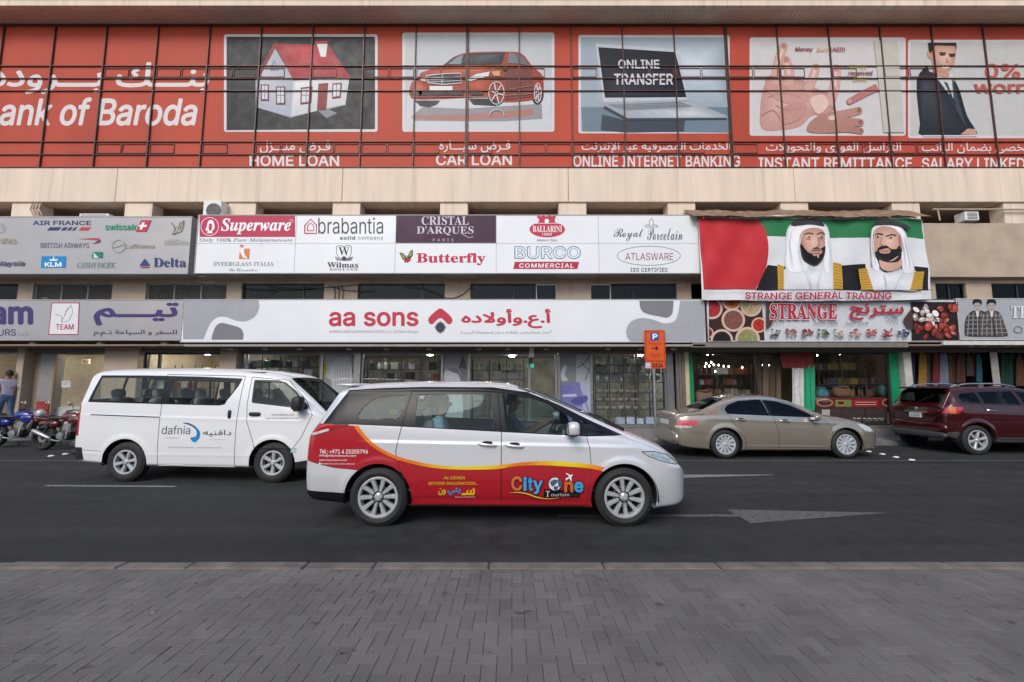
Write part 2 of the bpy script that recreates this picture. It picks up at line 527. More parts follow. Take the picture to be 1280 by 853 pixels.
def noise(nt, scale, detail, stretch=(1, 1, 1)):
    t_ = nt.nodes.new('ShaderNodeTexCoord'); m_ = nt.nodes.new('ShaderNodeMapping'); m_.inputs['Scale'].default_value = stretch
    n_ = nt.nodes.new('ShaderNodeTexNoise'); n_.inputs['Scale'].default_value = scale; n_.inputs['Detail'].default_value = detail
    nt.links.new(t_.outputs['Object'], m_.inputs[0]); nt.links.new(m_.outputs[0], n_.inputs['Vector'])
    return n_
ns = noise(nt, .55, 5)
out_ = layer(nt, mx2.outputs[2], ramp(nt, ns.outputs['Fac'], .56, .66, 1.0, .72))          # oil and damp patches
nd = noise(nt, 1.5, 4)
va = nt.nodes.new('ShaderNodeVectorMath'); va.operation = 'MULTIPLY_ADD'; va.inputs[1].default_value = (.9, .9, 0)
nt.links.new(nd.outputs['Color'], va.inputs[0]); nt.links.new(tc.outputs['Object'], va.inputs[2])
vc = nt.nodes.new('ShaderNodeTexVoronoi'); vc.feature = 'DISTANCE_TO_EDGE'; vc.inputs['Scale'].default_value = .33
nt.links.new(va.outputs[0], vc.inputs['Vector'])
out_ = layer(nt, out_, ramp(nt, vc.outputs['Distance'], .0, .006, .62, 1.0))               # hairline cracks
nt.links.new(out_, bs.inputs['Base Color'])
# rain streaks and grime on the walls, gum and dirt on the paving
for M_, st, amt in ((M_STONE, (5, 1, .14), .80), (M_STONE2, (4, 1, .2), .82)):
    t_ = M_.node_tree; b_s = t_.nodes['Principled BSDF']; sk = b_s.inputs['Base Color'].links[0].from_socket
    t_.links.new(layer(t_, sk, ramp(t_, noise(t_, 1.1, 6, st).outputs['Fac'], .54, .74, 1.0, amt)), b_s.inputs['Base Color'])
for M_ in PAV:
    t_ = M_.node_tree; b_s = t_.nodes['Principled BSDF']; sk = b_s.inputs['Base Color'].links[0].from_socket
    o_ = layer(t_, sk, ramp(t_, noise(t_, 1.1, 6).outputs['Fac'], .52, .72, 1.06, .76))
    o_ = layer(t_, o_, ramp(t_, noise(t_, 9, 2).outputs['Fac'], .70, .73, 1.0, .55))
    t_.links.new(o_, b_s.inputs['Base Color'])

rng = random.Random(3)
b = MB()
PZ = .13
a_, j_ = .085, .0012
y_top = 3.893
for ix in range(-102, 103):
    for iy in range(-41, 0):
        c = (ix - iy) % 4
        if c == 0: x0, y0, x1, y1 = ix, iy, ix + 2, iy + 1
        elif c == 3: x0, y0, x1, y1 = ix, iy, ix + 1, iy + 2
        else: continue
        if y1 > 0: y1 = 0
        x0, x1, y0, y1 = x0 * a_ + j_, x1 * a_ - j_, y_top + y0 * a_ + j_, y_top + y1 * a_ - j_
        if y1 - y0 < .02: continue
        h = [PZ + rng.uniform(-.0018, .0018) + rng.gauss(0, .0008) for _ in range(4)]
        q = .0016
        vs = [(x0, y0, h[0] - .0018), (x1, y0, h[1] - .0018), (x1, y1, h[2] - .0018), (x0, y1, h[3] - .0018),
              (x0 + q, y0 + q, h[0]), (x1 - q, y0 + q, h[1]), (x1 - q, y1 - q, h[2]), (x0 + q, y1 - q, h[3]),
              (x0, y0, PZ - .03), (x1, y0, PZ - .03), (x1, y1, PZ - .03), (x0, y1, PZ - .03)]
        fs = [(4, 5, 6, 7), (0, 1, 5, 4), (1, 2, 6, 5), (2, 3, 7, 6), (3, 0, 4, 7), (8, 9, 1, 0), (9, 10, 2, 1), (10, 11, 3, 2), (11, 8, 0, 3)]
        b.add(vs, fs, rng.choices(range(5), (7, 5, 5, 1, 1))[0])
k = len(PAV)
b.box(-90, -30, -.02, 90, .5, PZ - .002, 0)
b.box(-90, .5, -.02, -8.5, 3.90, PZ - .002, 0).box(8.5, .5, -.02, 90, 3.90, PZ - .002, 0)
b.box(-8.5, .5, -.02, 8.5, 3.90, PZ - .012, k)
tag(b.build('pavement', PAV + [M_JOINT], fix=False), kind='structure')
b = MB()
x = -30.
while x < 30:
    L = 1.0 if rng.random() < .8 else .6
    dz = rng.uniform(-.004, .004)
    b.box(x + .004, 3.912, -.02, x + L - .004, 4.05, PZ + dz)
    x += L
tag(b.build('kerb', M_KERB, bevel=.012), kind='structure')
b = MB()
x = -30.
while x < 30:
    b.box(x + .004, 12.62, -.02, x + .996, 12.76, PZ + rng.uniform(-.003, .003)); x += 1
tag(b.build('kerb', M_KERB2, bevel=.012), kind='structure')
b = MB().box(-60, 12.765, -.02, 60, 13.62, PZ - .004)
tag(b.build('pavement', mat('far_pavement', (.22, .215, .205), .85, var=.2, scale=3, bump=.15)), kind='structure')
# painted markings
def flatpoly(name, pts, m, z=.004):
    return tag(MB().poly([(p[0], p[1], z) for p in pts]).build(name, m, fix=False), kind='structure')
b = MB()
b.poly([(2.93, 6.16, .004), (2.93, 5.56, .004), (5.02, 6.0, .004)])
b.poly([(.6, 5.83, .004), (2.925, 5.83, .004), (2.925, 5.93, .004), (.6, 5.93, .004)])
arrow = tag(b.build('road_marking', M_LINE2, fix=False), kind='structure')
for x0, x1, y0, y1, t in ((-7.9, -5.65, 7.6, 7.53, .05), (-20, -14, 7.75, 7.65, .05)):
    flatpoly('road_marking', [(x0, y0 - t), (x1, y1 - t), (x1, y1 + t), (x0, y0 + t)], M_LINE)
flatpoly('road_marking', [(2.6, 8.2), (3.1, 8.22), (4.95, 8.47), (4.95, 8.52), (2.6, 8.52)], M_LINE)
flatpoly('road_marking', [(-26, 10.05), (26, 10.05), (26, 10.13), (-26, 10.13)], M_LINE2)

# ---------------------------------------------------------------- the building
YG, YP, YB, YR = 13.80, 13.58, 13.30, 13.46
XL, XR = -27., 27.
Z_SIGNB = Zp(430, 12.9)
Z_SOFF = Zp(31, YR)
Z_RED0 = Zp(213.5, YR)
Z_BEAM0 = Zp(252.5, YB)
Z_GAL = Zp(272, YB)
Z_W1, Z_W0 = Zp(354.5, YP), Zp(377, YP)
Z_GL1, Z_GL0 = Zp(441, YG), .455
Y_FAS = 12.72
bld = thing('commercial_building', 'long cream commercial building with a red glazed storey above a row of shops', 'building', (0, 14, 0))
# roof, fascia, soffit
b = MB().box(XL, Y_FAS, Z_SOFF, XR, Y_FAS + .18, Z_SOFF + 1.6).box(XL, Y_FAS + .18, Z_SOFF + .2, XR, 30, Z_SOFF + 1.6)
b.box(XL, Y_FAS - .05, Z_SOFF + .22, XR, Y_FAS, Z_SOFF + 1.65)
b.build('fascia', M_STONE, bld)
b = MB()
x = XL
while x < XR:
    b.box(x, Y_FAS + .182, Z_SOFF - .012, x + .095, YR + .6, Z_SOFF + .01)
    x += .125
b.box(XL, Y_FAS + .182, Z_SOFF + .012, XR, YR + .6, Z_SOFF + .05)
b.build('soffit', M_SOFF, bld)
# body behind the red band, beam
b = MB().box(XL, YR + .62, Z_GAL - .2, XL + .3, 30, Z_SOFF).box(XR - .3, YR + .62, 0, XR, 30, Z_SOFF).box(XL, 29.7, 0, XR, 30, Z_SOFF)
b.box(XL, YR + .03, Z_RED0, XR, YR + .6, Z_SOFF)
b.box(XL, 16.2, Z_GAL - 1.5, XR, 16.4, Z_RED0)
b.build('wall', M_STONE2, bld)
b = MB()
x = XL
while x < XR:                                   # the beam is cast in bays with fine joints
    b.box(x + .004, YB, Z_BEAM0, x + 7.19, YB + .55, Z_RED0 - .004); x += 7.2
b.box(XL, YB + .56, Z_BEAM0 + .1, XR, 16.2, Z_RED0 - .05)
b.build('spandrel_beam', M_STONE, bld, bevel=.01)
# columns of the open gallery under the beam
sp = 141.0
cols = [29, 171, 301, 432, 567, 716, 853, 995, 1135, 1275]
cx = [Xp(p, 261, YB) for p in cols]
d0 = (cx[-1] - cx[0]) / 9
cx = [cx[0] - d0 * k for k in range(1, 5)] + cx + [cx[-1] + d0 * k for k in range(1, 5)]
for X in cx:
    MB().box(X - .44, YB + .06, Z_GAL - 1.2, X + .44, YB + .5, Z_BEAM0 - .002).build('pillar', M_STONE, bld, bevel=.008)
b = MB().box(XL, YB + .52, Z_GAL - .15, XR, 16.2, Z_GAL - .02)
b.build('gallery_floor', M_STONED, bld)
b = MB()
for X, w, h in [(c + .95, .9, .5) for c in cx[:-1]] + [(c + 2.2, .7, .5) for c in cx[:-1]]:
    b.box(X, 16.15, Z_GAL, X + w, 16.2, Z_GAL + h + .3)
b.build('gallery_panels', M_DARK, bld)
# spandrel under the gallery and the strip of windows
b = MB()
b.box(XL, YB + .02, Zp(346, YB), XR, YB + .5, Z_GAL - .18)
b.build('spandrel', mat('rough_cast', (.47, .37, .285), .92, var=.14, scale=1.5, bump=.6, bscale=55, detail=8), bld)
wins = [(-60, 22, 'dark'), (41, 140, 'grille'), (182, 283, 'grille'), (302, 405, 'plain'), (447, 556, 'plain'), (588, 696, 'blind'), (738, 846, 'blind2'), (864, 935, 'plain'), (985, 1075, 'plain'), (1100, 1162, 'plain'), (1170, 1208, 'dark'), (1240, 1310, 'dark')]
zt_, zb_ = Z_W1, Z_W0 - .5
prev = XL
b = MB()
def wx(p): return Xp(p, 365, YP)
for p0, p1, kd in wins:
    b.box(prev, YP, zb_, wx(p0), YP + .3, zt_); prev = wx(p1)
b.box(prev, YP, zb_, XR, YP + .3, zt_)
b.box(XL, YP, zt_ + .002, XR, YP + .3, Zp(340, YP))
b.box(XL, YP + .02, Z_SIGNB - .05, XR, YP + .3, zb_ - .002)
b.build('wall', M_STONE2, bld)
M_GRILL = mat('window_mesh', (.22, .20, .18), .6, var=.1)
for p0, p1, kd in wins:
    x0, x1 = wx(p0), wx(p1)
    fr = MB()
    t = .035
    yv = YP + .07
    fr.box(x0, yv, zt_ - t, x1, yv + .06, zt_).box(x0, yv, zb_, x1, yv + .06, zb_ + t).box(x0, yv, zb_, x0 + t, yv + .06, zt_).box(x1 - t, yv, zb_, x1, yv + .06, zt_)
    n = 3 if kd == 'grille' else 2
    for i in range(1, n):
        xm = x0 + (x1 - x0) * i / n if kd != 'plain' else x0 + (x1 - x0) * .74
        fr.box(xm - .02, yv, zb_, xm + .02, yv + .06, zt_)
    if kd in ('blind', 'blind2'):
        xa = x0 + (x1 - x0) * (.76 if kd == 'blind' else .0); xb = xa + (x1 - x0) * .24
        fr.box(xa, yv - .02, zt_ - .05, xb, yv, zt_ - .01, 1).box(xa, yv - .02, zb_, xa + .03, yv, zt_ - .05, 1).box(xb - .03, yv - .02, zb_, xb, yv, zt_ - .05, 1)
    w = fr.build('window', [M_DFRAME if kd not in ('grille',) else M_WFRAME, M_WFRAME], bld)
    MB().box(x0, yv + .03, zb_, x1, yv + .036, zt_).build('pane', M_WGLASS, w)
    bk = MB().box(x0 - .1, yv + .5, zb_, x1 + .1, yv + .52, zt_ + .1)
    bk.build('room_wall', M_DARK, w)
    if kd == 'grille':
        m = MB()
        h = zt_ - zb_
        s = .07
        nn_ = int((x1 - x0 + h) / s)
        for i in range(nn_):
            xa = x0 - h + i * s
            for sg in (0, 1):
                pa, pb = (xa, zb_), (xa + h, zt_)
                lo = max(0, (x0 - xa) / h); hi = min(1, (x1 - xa) / h)
                if hi <= lo: continue
                za, zb2 = zb_ + lo * h, zb_ + hi * h
                xa1, xb1 = xa + lo * h, xa + hi * h
                if sg: xa1, xb1 = x0 + x1 - xa1, x0 + x1 - xb1
                m.tube([(xa1, yv - .01 + .004 * sg, za), (xb1, yv - .01 + .004 * sg, zb2)], .006, 4, cap=False)
        m.build('grille', M_GRILL, w)
    if kd in ('blind', 'blind2'):
        m = MB()
        x = x0 + .05
        while x < x1 - .1:
            m.obox((x, yv + .2, (zb_ + zt_) / 2), (.045, .012, 0), (0, .004, 0), (0, 0, (zt_ - zb_) / 2)); x += .105
        m.build('blind', mat('blind_slats', (.30, .27, .24), .7), w)
# red curtain wall: mullions and rails stand in front of the printed film (the film is a thing of its own)
pitchx = 2.06 * 13.5 / 16.15
x00 = Xp(649, 120, YR)
mull = MB()
kk = range(-15, 16)
YM = YR - .06
for k in kk:
    X = x00 + pitchx * k
    if k in (-1, 4): mull.box(X - .045, YM, Z_RED0, X - .012, YR, Z_SOFF).box(X + .012, YM, Z_RED0, X + .045, YR, Z_SOFF)
    else: mull.box(X - .016, YM, Z_RED0, X + .016, YR, Z_SOFF)
mull.build('mullions', M_MULL, bld)
rails = MB()
for py in (83.5, 99, 114.5, 178, 194, 210):
    z = Zp(py, YR)
    rails.box(XL, YM + .012, z - .0115, XR, YR - .002, z + .0115)
rails.box(XL, YM + .01, Z_SOFF - .07, XR, YR, Z_SOFF - .01)
rails.build('rails', M_MULL, bld)
M_VENT = mat('vent_frame_red', (.20, .06, .05), .5, var=.15)
for (pa, pb) in ((86, 97), (180.5, 192)):
    z1, z0 = Zp(pa, YR), Zp(pb, YR)
    for k in range(-8, 8):
        xa, xb = x00 + pitchx * k + .05, x00 + pitchx * (k + 1) - .05
        xm = (xa + xb) / 2
        for (c, dd) in ((xa, xm - .02), (xm + .02, xb)):
            if (k * 7 + int(pa)) % 5 in (1, 3) and c != xa: continue
            MB().box(c, YM + .03, z1 - .014, dd, YR - .004, z1).box(c, YM + .03, z0, dd, YR - .004, z0 + .014).box(c, YM + .03, z0, c + .014, YR - .004, z1).box(dd - .014, YM + .03, z0, dd, YR - .004, z1).build('vent_frame', M_VENT, bld)

# ---- ground floor: canopy soffit, lintel, piers, plinth
b = MB().box(XL, 12.95, Z_SIGNB - .012, XR, YP + .02, Z_SIGNB - .052)
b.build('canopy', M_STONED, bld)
b = MB().box(XL, YP + .021, Z_GL1, XR, YG + .12, Z_SIGNB - .055)
b.build('lintel', M_LINT, bld)
b = MB().box(XL, YP + .04, .0, XR, YG + .1, Z_GL0 - .035)
b.box(XL, YP + .02, Z_GL0 - .034, XR, YG + .1, Z_GL0 - .003)
b.build('plinth', M_PLINTH, bld)
def gx(p): return Xp(p, 480, YP)
piers = [(20, 29, M_STONE2), (129, 172, M_STONE2), (274, 295, M_STONE2)]
for p0, p1, m in piers:
    MB().box(gx(p0), YP - .06, Z_GL0 - .3, gx(p1), YG + .4, Z_SIGNB - .056).build('pillar', m, bld, bevel=.01)
MB().box(gx(29) + .002, YP + .25, Z_GL0, gx(38), YG + .5, Z_GL1).build('pillar', M_STONED, bld)
b = MB().box(XL, YP - .04, .0, gx(-70), YG + .4, Z_SIGNB - .056)
b.box(gx(1330), YP - .04, 0, XR, YG + .4, Z_SIGNB - .056)
b.build('wall', M_STONE2, bld)
MB().box(gx(1131.5), YP - .02, .1, gx(1141), YG + .3, Z_GL1 - .002).build('pillar', mat('pale_pillar', (.50, .47, .42), .7), bld)
MB().box(gx(1241), YP - .02, .1, gx(1250), YG + .3, Z_GL1 - .002).build('pillar', mat('pale_pillar2', (.33, .31, .28), .7), bld)
for p0, p1 in ((862.5, 869.5), (1119.5, 1130.5)):
    MB().box(gx(p0), YG - .06, Z_GL0 - .0, gx(p1), YG + .02, Z_GL1 - .001).build('pillar', mat('green_paint', (.0, .24, .09), .45), bld)
b = MB()
for k, p in enumerate((846, 849.5, 853)): b.box(gx(p), YP, .14, gx(p + 3), YP + .1, Z_GL1 - .001)
b.build('shutter_guides', mat('brown_metal', (.20, .165, .14), .5, metal=.3), bld)
MB().box(gx(857), YP - .005, .14, gx(862), YP + .1, Z_GL1 - .001).build('pillar', mat('yellowed_pillar', (.50, .45, .28), .7), bld)
# shop windows: list of panes between frames
def shop_window(edges, ztop, zbot, fm, gl=M_GLASS, fw=.035, y=YG):
    f = MB()
    for e in edges: f.box(gx(e) - fw, y - .03, zbot, gx(e) + fw, y + .05, ztop)
    f.box(gx(edges[0]) + fw, y - .02, ztop - .06, gx(edges[-1]) - fw, y + .04, ztop).box(gx(edges[0]) + fw, y - .02, zbot, gx(edges[-1]) - fw, y + .04, zbot + .05)
    w = f.build('shop_window', fm, bld)
    for a, c in zip(edges, edges[1:]):
        MB().add([(gx(a), y, zbot), (gx(c), y, zbot), (gx(c), y, ztop), (gx(a), y, ztop)], [(0, 1, 2, 3)]).build('pane', gl, w)
    return w
shop_window((-40, 19), Z_GL1, Z_GL0, M_WFRAME)
shop_window((57, 128), Z_GL1, Z_GL0, M_STONED)
shop_window((173, 190, 273), Z_GL1, Z_GL0, M_DFRAME)
shop_window((297, 302, 398, 440), Z_GL1, Z_GL0, M_ALU)
shop_window((449, 551, 585, 662, 696), Z_GL1, Z_GL0, M_ALU)
shop_window((700, 741, 835), Z_GL1, Z_GL0, M_ALU)
shop_window((869.5, 952, 1017, 1119), Z_GL1, Z_GL0, M_DFRAME)
b = MB().box(gx(440.6), YP + .1, Z_GL0, gx(448), YG + .1, Z_GL1).box(gx(836), YP + .15, Z_GL0, gx(844.8), YG + .1, Z_GL1)
b.build('door_post', M_ALU, bld)
MB().box(gx(39), YP + .2, Z_GL0, gx(57), YG + .3, Z_GL1).build('wall', mat('grey_panel', (.26, .25, .24), .6), bld)
# interiors
def room(p0, p1, depth, wall, floor, ceil, z0=Z_GL0, z1=None, y0=None):
    z1 = z1 or Z_GL1 + .1
    x0, x1 = gx(p0), gx(p1)
    y0, y1 = (y0 or YG + .13), YG + depth
    r = MB()
    r.add([(x0, y0, z0), (x1, y0, z0), (x1, y1, z0), (x0, y1, z0)], [(0, 1, 2, 3)], 1)
    r.add([(x0, y0, z1), (x1, y0, z1), (x1, y1, z1), (x0, y1, z1)], [(3, 2, 1, 0)], 2)
    r.add([(x0, y1, z0), (x1, y1, z0), (x1, y1, z1), (x0, y1, z1)], [(0, 1, 2, 3)], 0)
    r.add([(x0, y0, z0), (x0, y1, z0), (x0, y1, z1), (x0, y0, z1)], [(0, 1, 2, 3)], 0)
    r.add([(x1, y0, z0), (x1, y1, z0), (x1, y1, z1), (x1, y0, z1)], [(3, 2, 1, 0)], 0)
    return r.build('shop_interior', [wall, floor, ceil], bld, fix=False)
w_beige = mat('beige_interior', (.55, .47, .36), .8)
w_white = mat("white_interior", (.40, .395, .375), .8, var=.3, scale=2.5)
w_brown = mat('brown_interior', (.24, .17, .115), .8, var=.3, scale=3)
w_ceil = mat('pale_ceiling', (.6, .6, .58), .8)
f_tile = mat('floor_tile', (.35, .33, .30), .35)
r1 = room(-60, 172, 1.7, w_beige, f_tile, w_ceil)
r2 = room(173, 294, 3.0, w_beige, f_tile, w_ceil)
r3 = room(296, 845, 4.5, w_white, f_tile, mat('grey_ceiling', (.28, .28, .27), .8))
r4 = room(863, 1131, 3.2, w_brown, f_tile, mat('dark_ceiling', (.10, .09, .08), .8))
r5 = room(1141, 1241, 2.2, mat('dark_interior', (.05, .045, .045), .9), f_tile, M_DARK, z0=.2, y0=YP + .0)
r6 = room(1250, 1340, 2.2, mat('green_interior', (.012, .05, .03), .9), f_tile, M_DARK, z0=.2, y0=YP + .0)
def downlights(r, pts, rad=.07, m=M_LAMP):
    for (p, y) in pts:
        MB().lathe([(0, 0), (rad, 0), (rad, .03), (0, .03)], (gx(p), YG + y, Z_GL1 + .05), n=12).build('ceiling_light', m, r)
downlights(r1, [(0, .8), (70, .9), (110, .9)], .10)
downlights(r2, [(195, .5), (205, 1.6), (235, .6), (262, 1.8)], .09)
downlights(r3, [(330, .9), (375, 2), (470, .7), (520, 2), (610, 1.2), (640, 2.6), (676, 1.), (715, 2), (772, .9), (805, .8), (830, 2.2)], .10)
b = MB().box(gx(40), YP + .19, Z_GL0, gx(57), YP + .199, 1.2)
b.build('red_panel', mat('red_panel', (.32, .035, .03), .5), bld)
MB().box(gx(57), YG + .16, Z_GL0, gx(90), YG + .3, 1.02).build('counter', mat('pale_counter', (.55, .54, .52), .6), bld)
# canopy ledges under the signs
for p0, p1, m, pa, pb in ((231, 881, M_LED, 430.6, 433.4), (865, 1134, mat('ledge_brown', (.19, .165, .15), .6), 428.5, 434.5), (1178, 1420, M_WFRAME, 426.5, 431.5)):
    MB().box(Xp(p0, 430, 12.9), 12.86, Zp(pb, 12.86), Xp(p1, 430, 12.9), 12.948, Zp(pa, 12.86)).build('canopy_ledge', m, bld, bevel=.006)
# cables sagging over the windows
rc = random.Random(5)
cb = MB()
for p0, p1, py0, py1, sag in ((300, 405, 360, 357, 3), (330, 447, 357, 356, 4), (410, 470, 357, 361, 5), (505, 556, 358, 372, -4), (556, 590, 372, 358, 6)):
    pts = []
    for i in range(13):
        t = i / 12
        pts.append(P(p0 + (p1 - p0) * t, py0 + (py1 - py0) * t + sag * 4 * t * (1 - t) + rc.uniform(-.3, .3), YP - .02))
    cb.tube(pts, .012, 5)
cb.tube([P(320, 374, YP - .03), P(352, 357, YP - .03)], .01, 5)
for p in (417, 422, 427): cb.tube([P(p, 357, YP - .03), P(p + 2, 366, YP - .05), P(p + 1, 375, YP - .03)], .013, 5)
cb.build('cables', M_BLACK, bld)
pb_ = MB()
pb_.tube([P(1166, 262, YB - .05), P(1290, 262, YB - .05)], .03, 8).tube([P(1172, 262, YB - .05), P(1175, 276, YB - .05)], .025, 8)
for q in (41, 44, 48, 52): pb_.tube([P(q, 254, YB - .03), P(q - 3, 262, YB + .0), P(q + 1, 271, YB - .02)], .02, 6)
pb_.build('pipes', M_STONE2, bld)
# ---------------------------------------------------------------- signs
def board(name, label, cat, px0, py0, px1, py1, Y, depth, m, group=None, rim=None, edge=None):
    pym = (py0 + py1) / 2
    a = P(px0, pym, Y); c = P(px1, pym, Y)
    z0, z1 = Zp(py1, Y), Zp(py0, Y)
    t = thing(name, label, cat, ((a[0] + c[0]) / 2, Y + depth / 2, z0), 0, group)
    MB().box(a[0], Y, z0, c[0], Y + depth, z1).build('board', m, t, bevel=.008)
    if rim:
        w = .02
        MB().box(a[0] - w, Y - .012, z1 - .002, c[0] + w, Y + depth, z1 + w).box(a[0] - w, Y - .012, z0 - w, c[0] + w, Y + depth, z0 + .002).box(a[0] - w, Y - .012, z0 + .002, a[0], Y + depth, z1 - .002).box(c[0], Y - .012, z0 + .002, c[0] + w, Y + depth, z1 - .002).build('frame', rim, t)
    return t
WH = mat('sign_white', (.80, .81, .83), .32, var=.03, scale=.8)
GREY = mat('sign_grey', (.40, .385, .39), .4, metal=.25, var=.05, scale=1.2)
# --- the red printed film over the bank's windows
zs, zr = Z_SOFF, Z_RED0
M_FILM = mat('red_film', (.45, .076, .047), .5, spec=.15, var=.13, scale=.9, detail=9, stretch=(1, 1, .25))
film = thing('advertising_film', 'red printed advertising film with white lettering over the glazed storey', 'advertisement', (0, YR, zr))
b = MB()
for k in range(-15, 16):
    X = x00 + pitchx * k
    b.add([(X, YR, zr), (X + pitchx, YR, zr), (X + pitchx, YR, zs), (X, YR, zs)], [(0, 1, 2, 3)])
b.build('film', M_FILM, film, fix=False)
FW = '#d6cfd0'
dr = Draw(onplane(YR), .8)
dr.text('Bank of Baroda', -25, 157.5, 247, 122, FW, 'sans', .018, .22)
dr.text('بنـــك بـــروده', -12, 118, 262, 78, FW, 'arabic', .02, .12)
for t, u0, v0, u1, v1 in (('HOME LOAN', 312, 208, 424, 194), ('CAR LOAN', 545, 207, 640, 193), ('ONLINE INTERNET BANKING', 716.5, 209, 925, 194),
                          ('INSTANT REMITTANCE', 948, 211.5, 1140, 197), ('SALARY LINKED', 1152, 212, 1281, 197.5)):
    dr.text(t, u0, v0, u1, v1, FW, 'sans', .016)
for t, u0, v0, u1, v1 in (('قـرض منـــزل', 325, 192, 413, 176), ('قـرض سيـــارة', 549, 191, 638, 176), ('الخدمات المصرفية عبر الإنترنت', 727, 192, 913, 177),
                          ('التراسل الفوري والتحويلات', 957, 194.5, 1126, 178.5), ('قرض شخصي بضمان الراتب', 1152, 195, 1330, 179)):
    dr.text(t, u0, v0, u1, v1, FW, 'arabic', .01)
dr.build('lettering', film)
def zoomer(ox, oy, s): return lambda pts: [(x / s + ox, y / s + oy) for x, y in pts]
def pic(name, u0, v0, u1, v1, bgc, border='#cbc9cb'):
    q = Draw(onplane(YR), .8)
    sl = 6 * (1 if u0 > 640 else -1 if u1 < 640 else 0) * 0
    q.rect(u0, v0, u1, v1, border, 3)
    q.rect(u0 + 3.2, v0 + 3.2, u1 - 3.2, v1 - 3.2, bgc, 1.5)
    return q
# house
q = pic('p', 280, 43, 472, 165, '#1b1e26')
z = zoomer(280, 0, 3.281)
q.poly(z([(38, 400), (610, 380), (600, 530), (10, 535)]), '#15171d')
q.poly(z([(128, 440), (275, 485), (385, 455), (420, 485), (465, 465), (430, 450), (500, 432), (500, 425), (270, 470)]), '#7d8288')
q.soft(z([(130, 325), (205, 190), (285, 330), (275, 480), (130, 440)]), '#a4a9b4', '#bcc0c8', z([(150, 330)])[0])
q.soft(z([(285, 330), (515, 320), (498, 430), (275, 480)]), '#c2c3c6', '#dcdcdc', z([(300, 345)])[0])
q.soft(z([(205, 180), (428, 185), (522, 322), (285, 332)]), '#98202a', '#b8323a', z([(330, 200)])[0])
q.poly(z([(130, 325), (205, 180), (215, 190), (140, 330)]), '#8a2029')
q.poly(z([(378, 172), (420, 172), (425, 185), (418, 235), (398, 235)]), '#d9d9d8'); q.rect(*[c for p in z([(375, 170), (426, 182)]) for c in p], '#a8262f')
q.poly(z([(388, 345), (428, 342), (420, 450), (382, 455)]), '#7c2a2c')
for (a, b_, c, d_) in ((152, 348, 185, 415), (214, 357, 252, 430)):
    q.rect(*[v for p in z([(a, b_), (c, d_)]) for v in p], '#6d2c30'); q.rect(*[v for p in z([(a + 5, b_ + 5), (c - 5, d_ - 6)]) for v in p], '#c3c8d2'); q.line(z([((a + c) / 2, b_), ((a + c) / 2, d_)]), .7, '#6d2c30'); q.line(z([(a, (b_ + d_) / 2), (c, (b_ + d_) / 2)]), .7, '#6d2c30')
for pts in ([(316, 362), (364, 356), (358, 425), (314, 430)], [(446, 345), (484, 342), (478, 402), (444, 406)]):
    q.poly(z(pts), '#7c2a2c'); cxm = sum(p[0] for p in pts) / 4; cym = sum(p[1] for p in pts) / 4
    q.poly(z([(cxm + (p[0] - cxm) * .75, cym + (p[1] - cym) * .8) for p in pts]), '#c9ced6'); q.line(z([(cxm, cym - 30), (cxm, cym + 30)]), .7, '#7c2a2c'); q.line(z([(cxm - 20, cym), (cxm + 20, cym)]), .7, '#7c2a2c')
q.line(z([(192, 288), (207, 250), (222, 288), (192, 288)]), .8, '#5a2a30')
tag(q.build('picture', film), 'printed picture of a white house with a red roof')
# car
q = pic('p', 503, 41, 693, 165, '#b6b9be')
z = zoomer(500, 35, 6.32)
q.poly(z([(60, 520), (1190, 520), (1200, 800), (40, 800)]), '#c4c6ca')
q.poly(z([(90, 700), (180, 625), (500, 640), (1120, 600), (1125, 720), (820, 740), (520, 740), (120, 735)]), '#8d8a8f')
q.poly(z([(130, 690), (500, 690), (1050, 640), (1060, 690), (520, 735), (90, 715)]), '#a9726a')
q.poly(z([(110, 575), (320, 575), (290, 610), (230, 630), (160, 620)]), '#2a2a2e'); q.poly(z([(540, 560), (720, 560), (760, 620), (580, 610)]), '#2a2a2e')
q.ell(*z([(765, 500)])[0], 12.5, 18, '#26262a'); q.ell(*z([(1085, 520)])[0], 8, 14, '#26262a')
q.poly(z(curve([(90, 440), (155, 385), (170, 355), (330, 300), (420, 235), (520, 200), (690, 190), (840, 190), (960, 205), (1050, 310), (1120, 370), (1135, 450), (1125, 520), (1060, 570), (830, 590), (690, 550), (500, 555), (300, 565), (90, 555)], 4, True)), '#96371f')
q.soft(z(curve([(170, 360), (330, 305), (480, 300), (700, 305), (830, 330), (700, 345), (560, 380), (480, 365), (330, 372), (210, 382)], 4, True)), '#a5452c', '#cf7350', z([(640, 315)])[0]); q.soft(z(curve([(520, 430), (700, 395), (690, 500), (600, 500), (500, 480)], 4, True)), '#9c3c26', '#b9573c')
q.soft(z(curve([(100, 450), (150, 420), (190, 460), (230, 470), (170, 510), (100, 500)], 4, True)), '#9c3c26', '#bb6045')
q.poly(z([(830, 330), (1040, 330), (1060, 545), (830, 575)]), '#6e352d')
q.soft(z([(345, 295), (430, 235), (520, 207), (830, 197), (800, 290)]), '#23272b', '#4d585c', z([(720, 225)])[0]); q.poly(z([(380, 290), (450, 235), (500, 215), (480, 292)]), '#7d868c')
q.poly(z([(850, 285), (860, 205), (905, 205), (940, 285)]), '#6e757c'); q.poly(z([(950, 290), (905, 208), (960, 222), (1020, 300)]), '#5d646b')
q.poly(z([(210, 385), (480, 368), (480, 440), (330, 455), (225, 435)]), '#33343a')
for yy in (395, 412, 428): q.line(z([(215, yy + 4), (478, yy - 8)]), .7, '#b9bcc2')
q.line(z([(205, 382), (330, 368), (482, 362), (484, 440), (340, 452), (225, 438), (205, 382)]), 1.1, '#c8cacd'); q.line(z([(335, 370), (332, 450)]), .9, '#c8cacd')
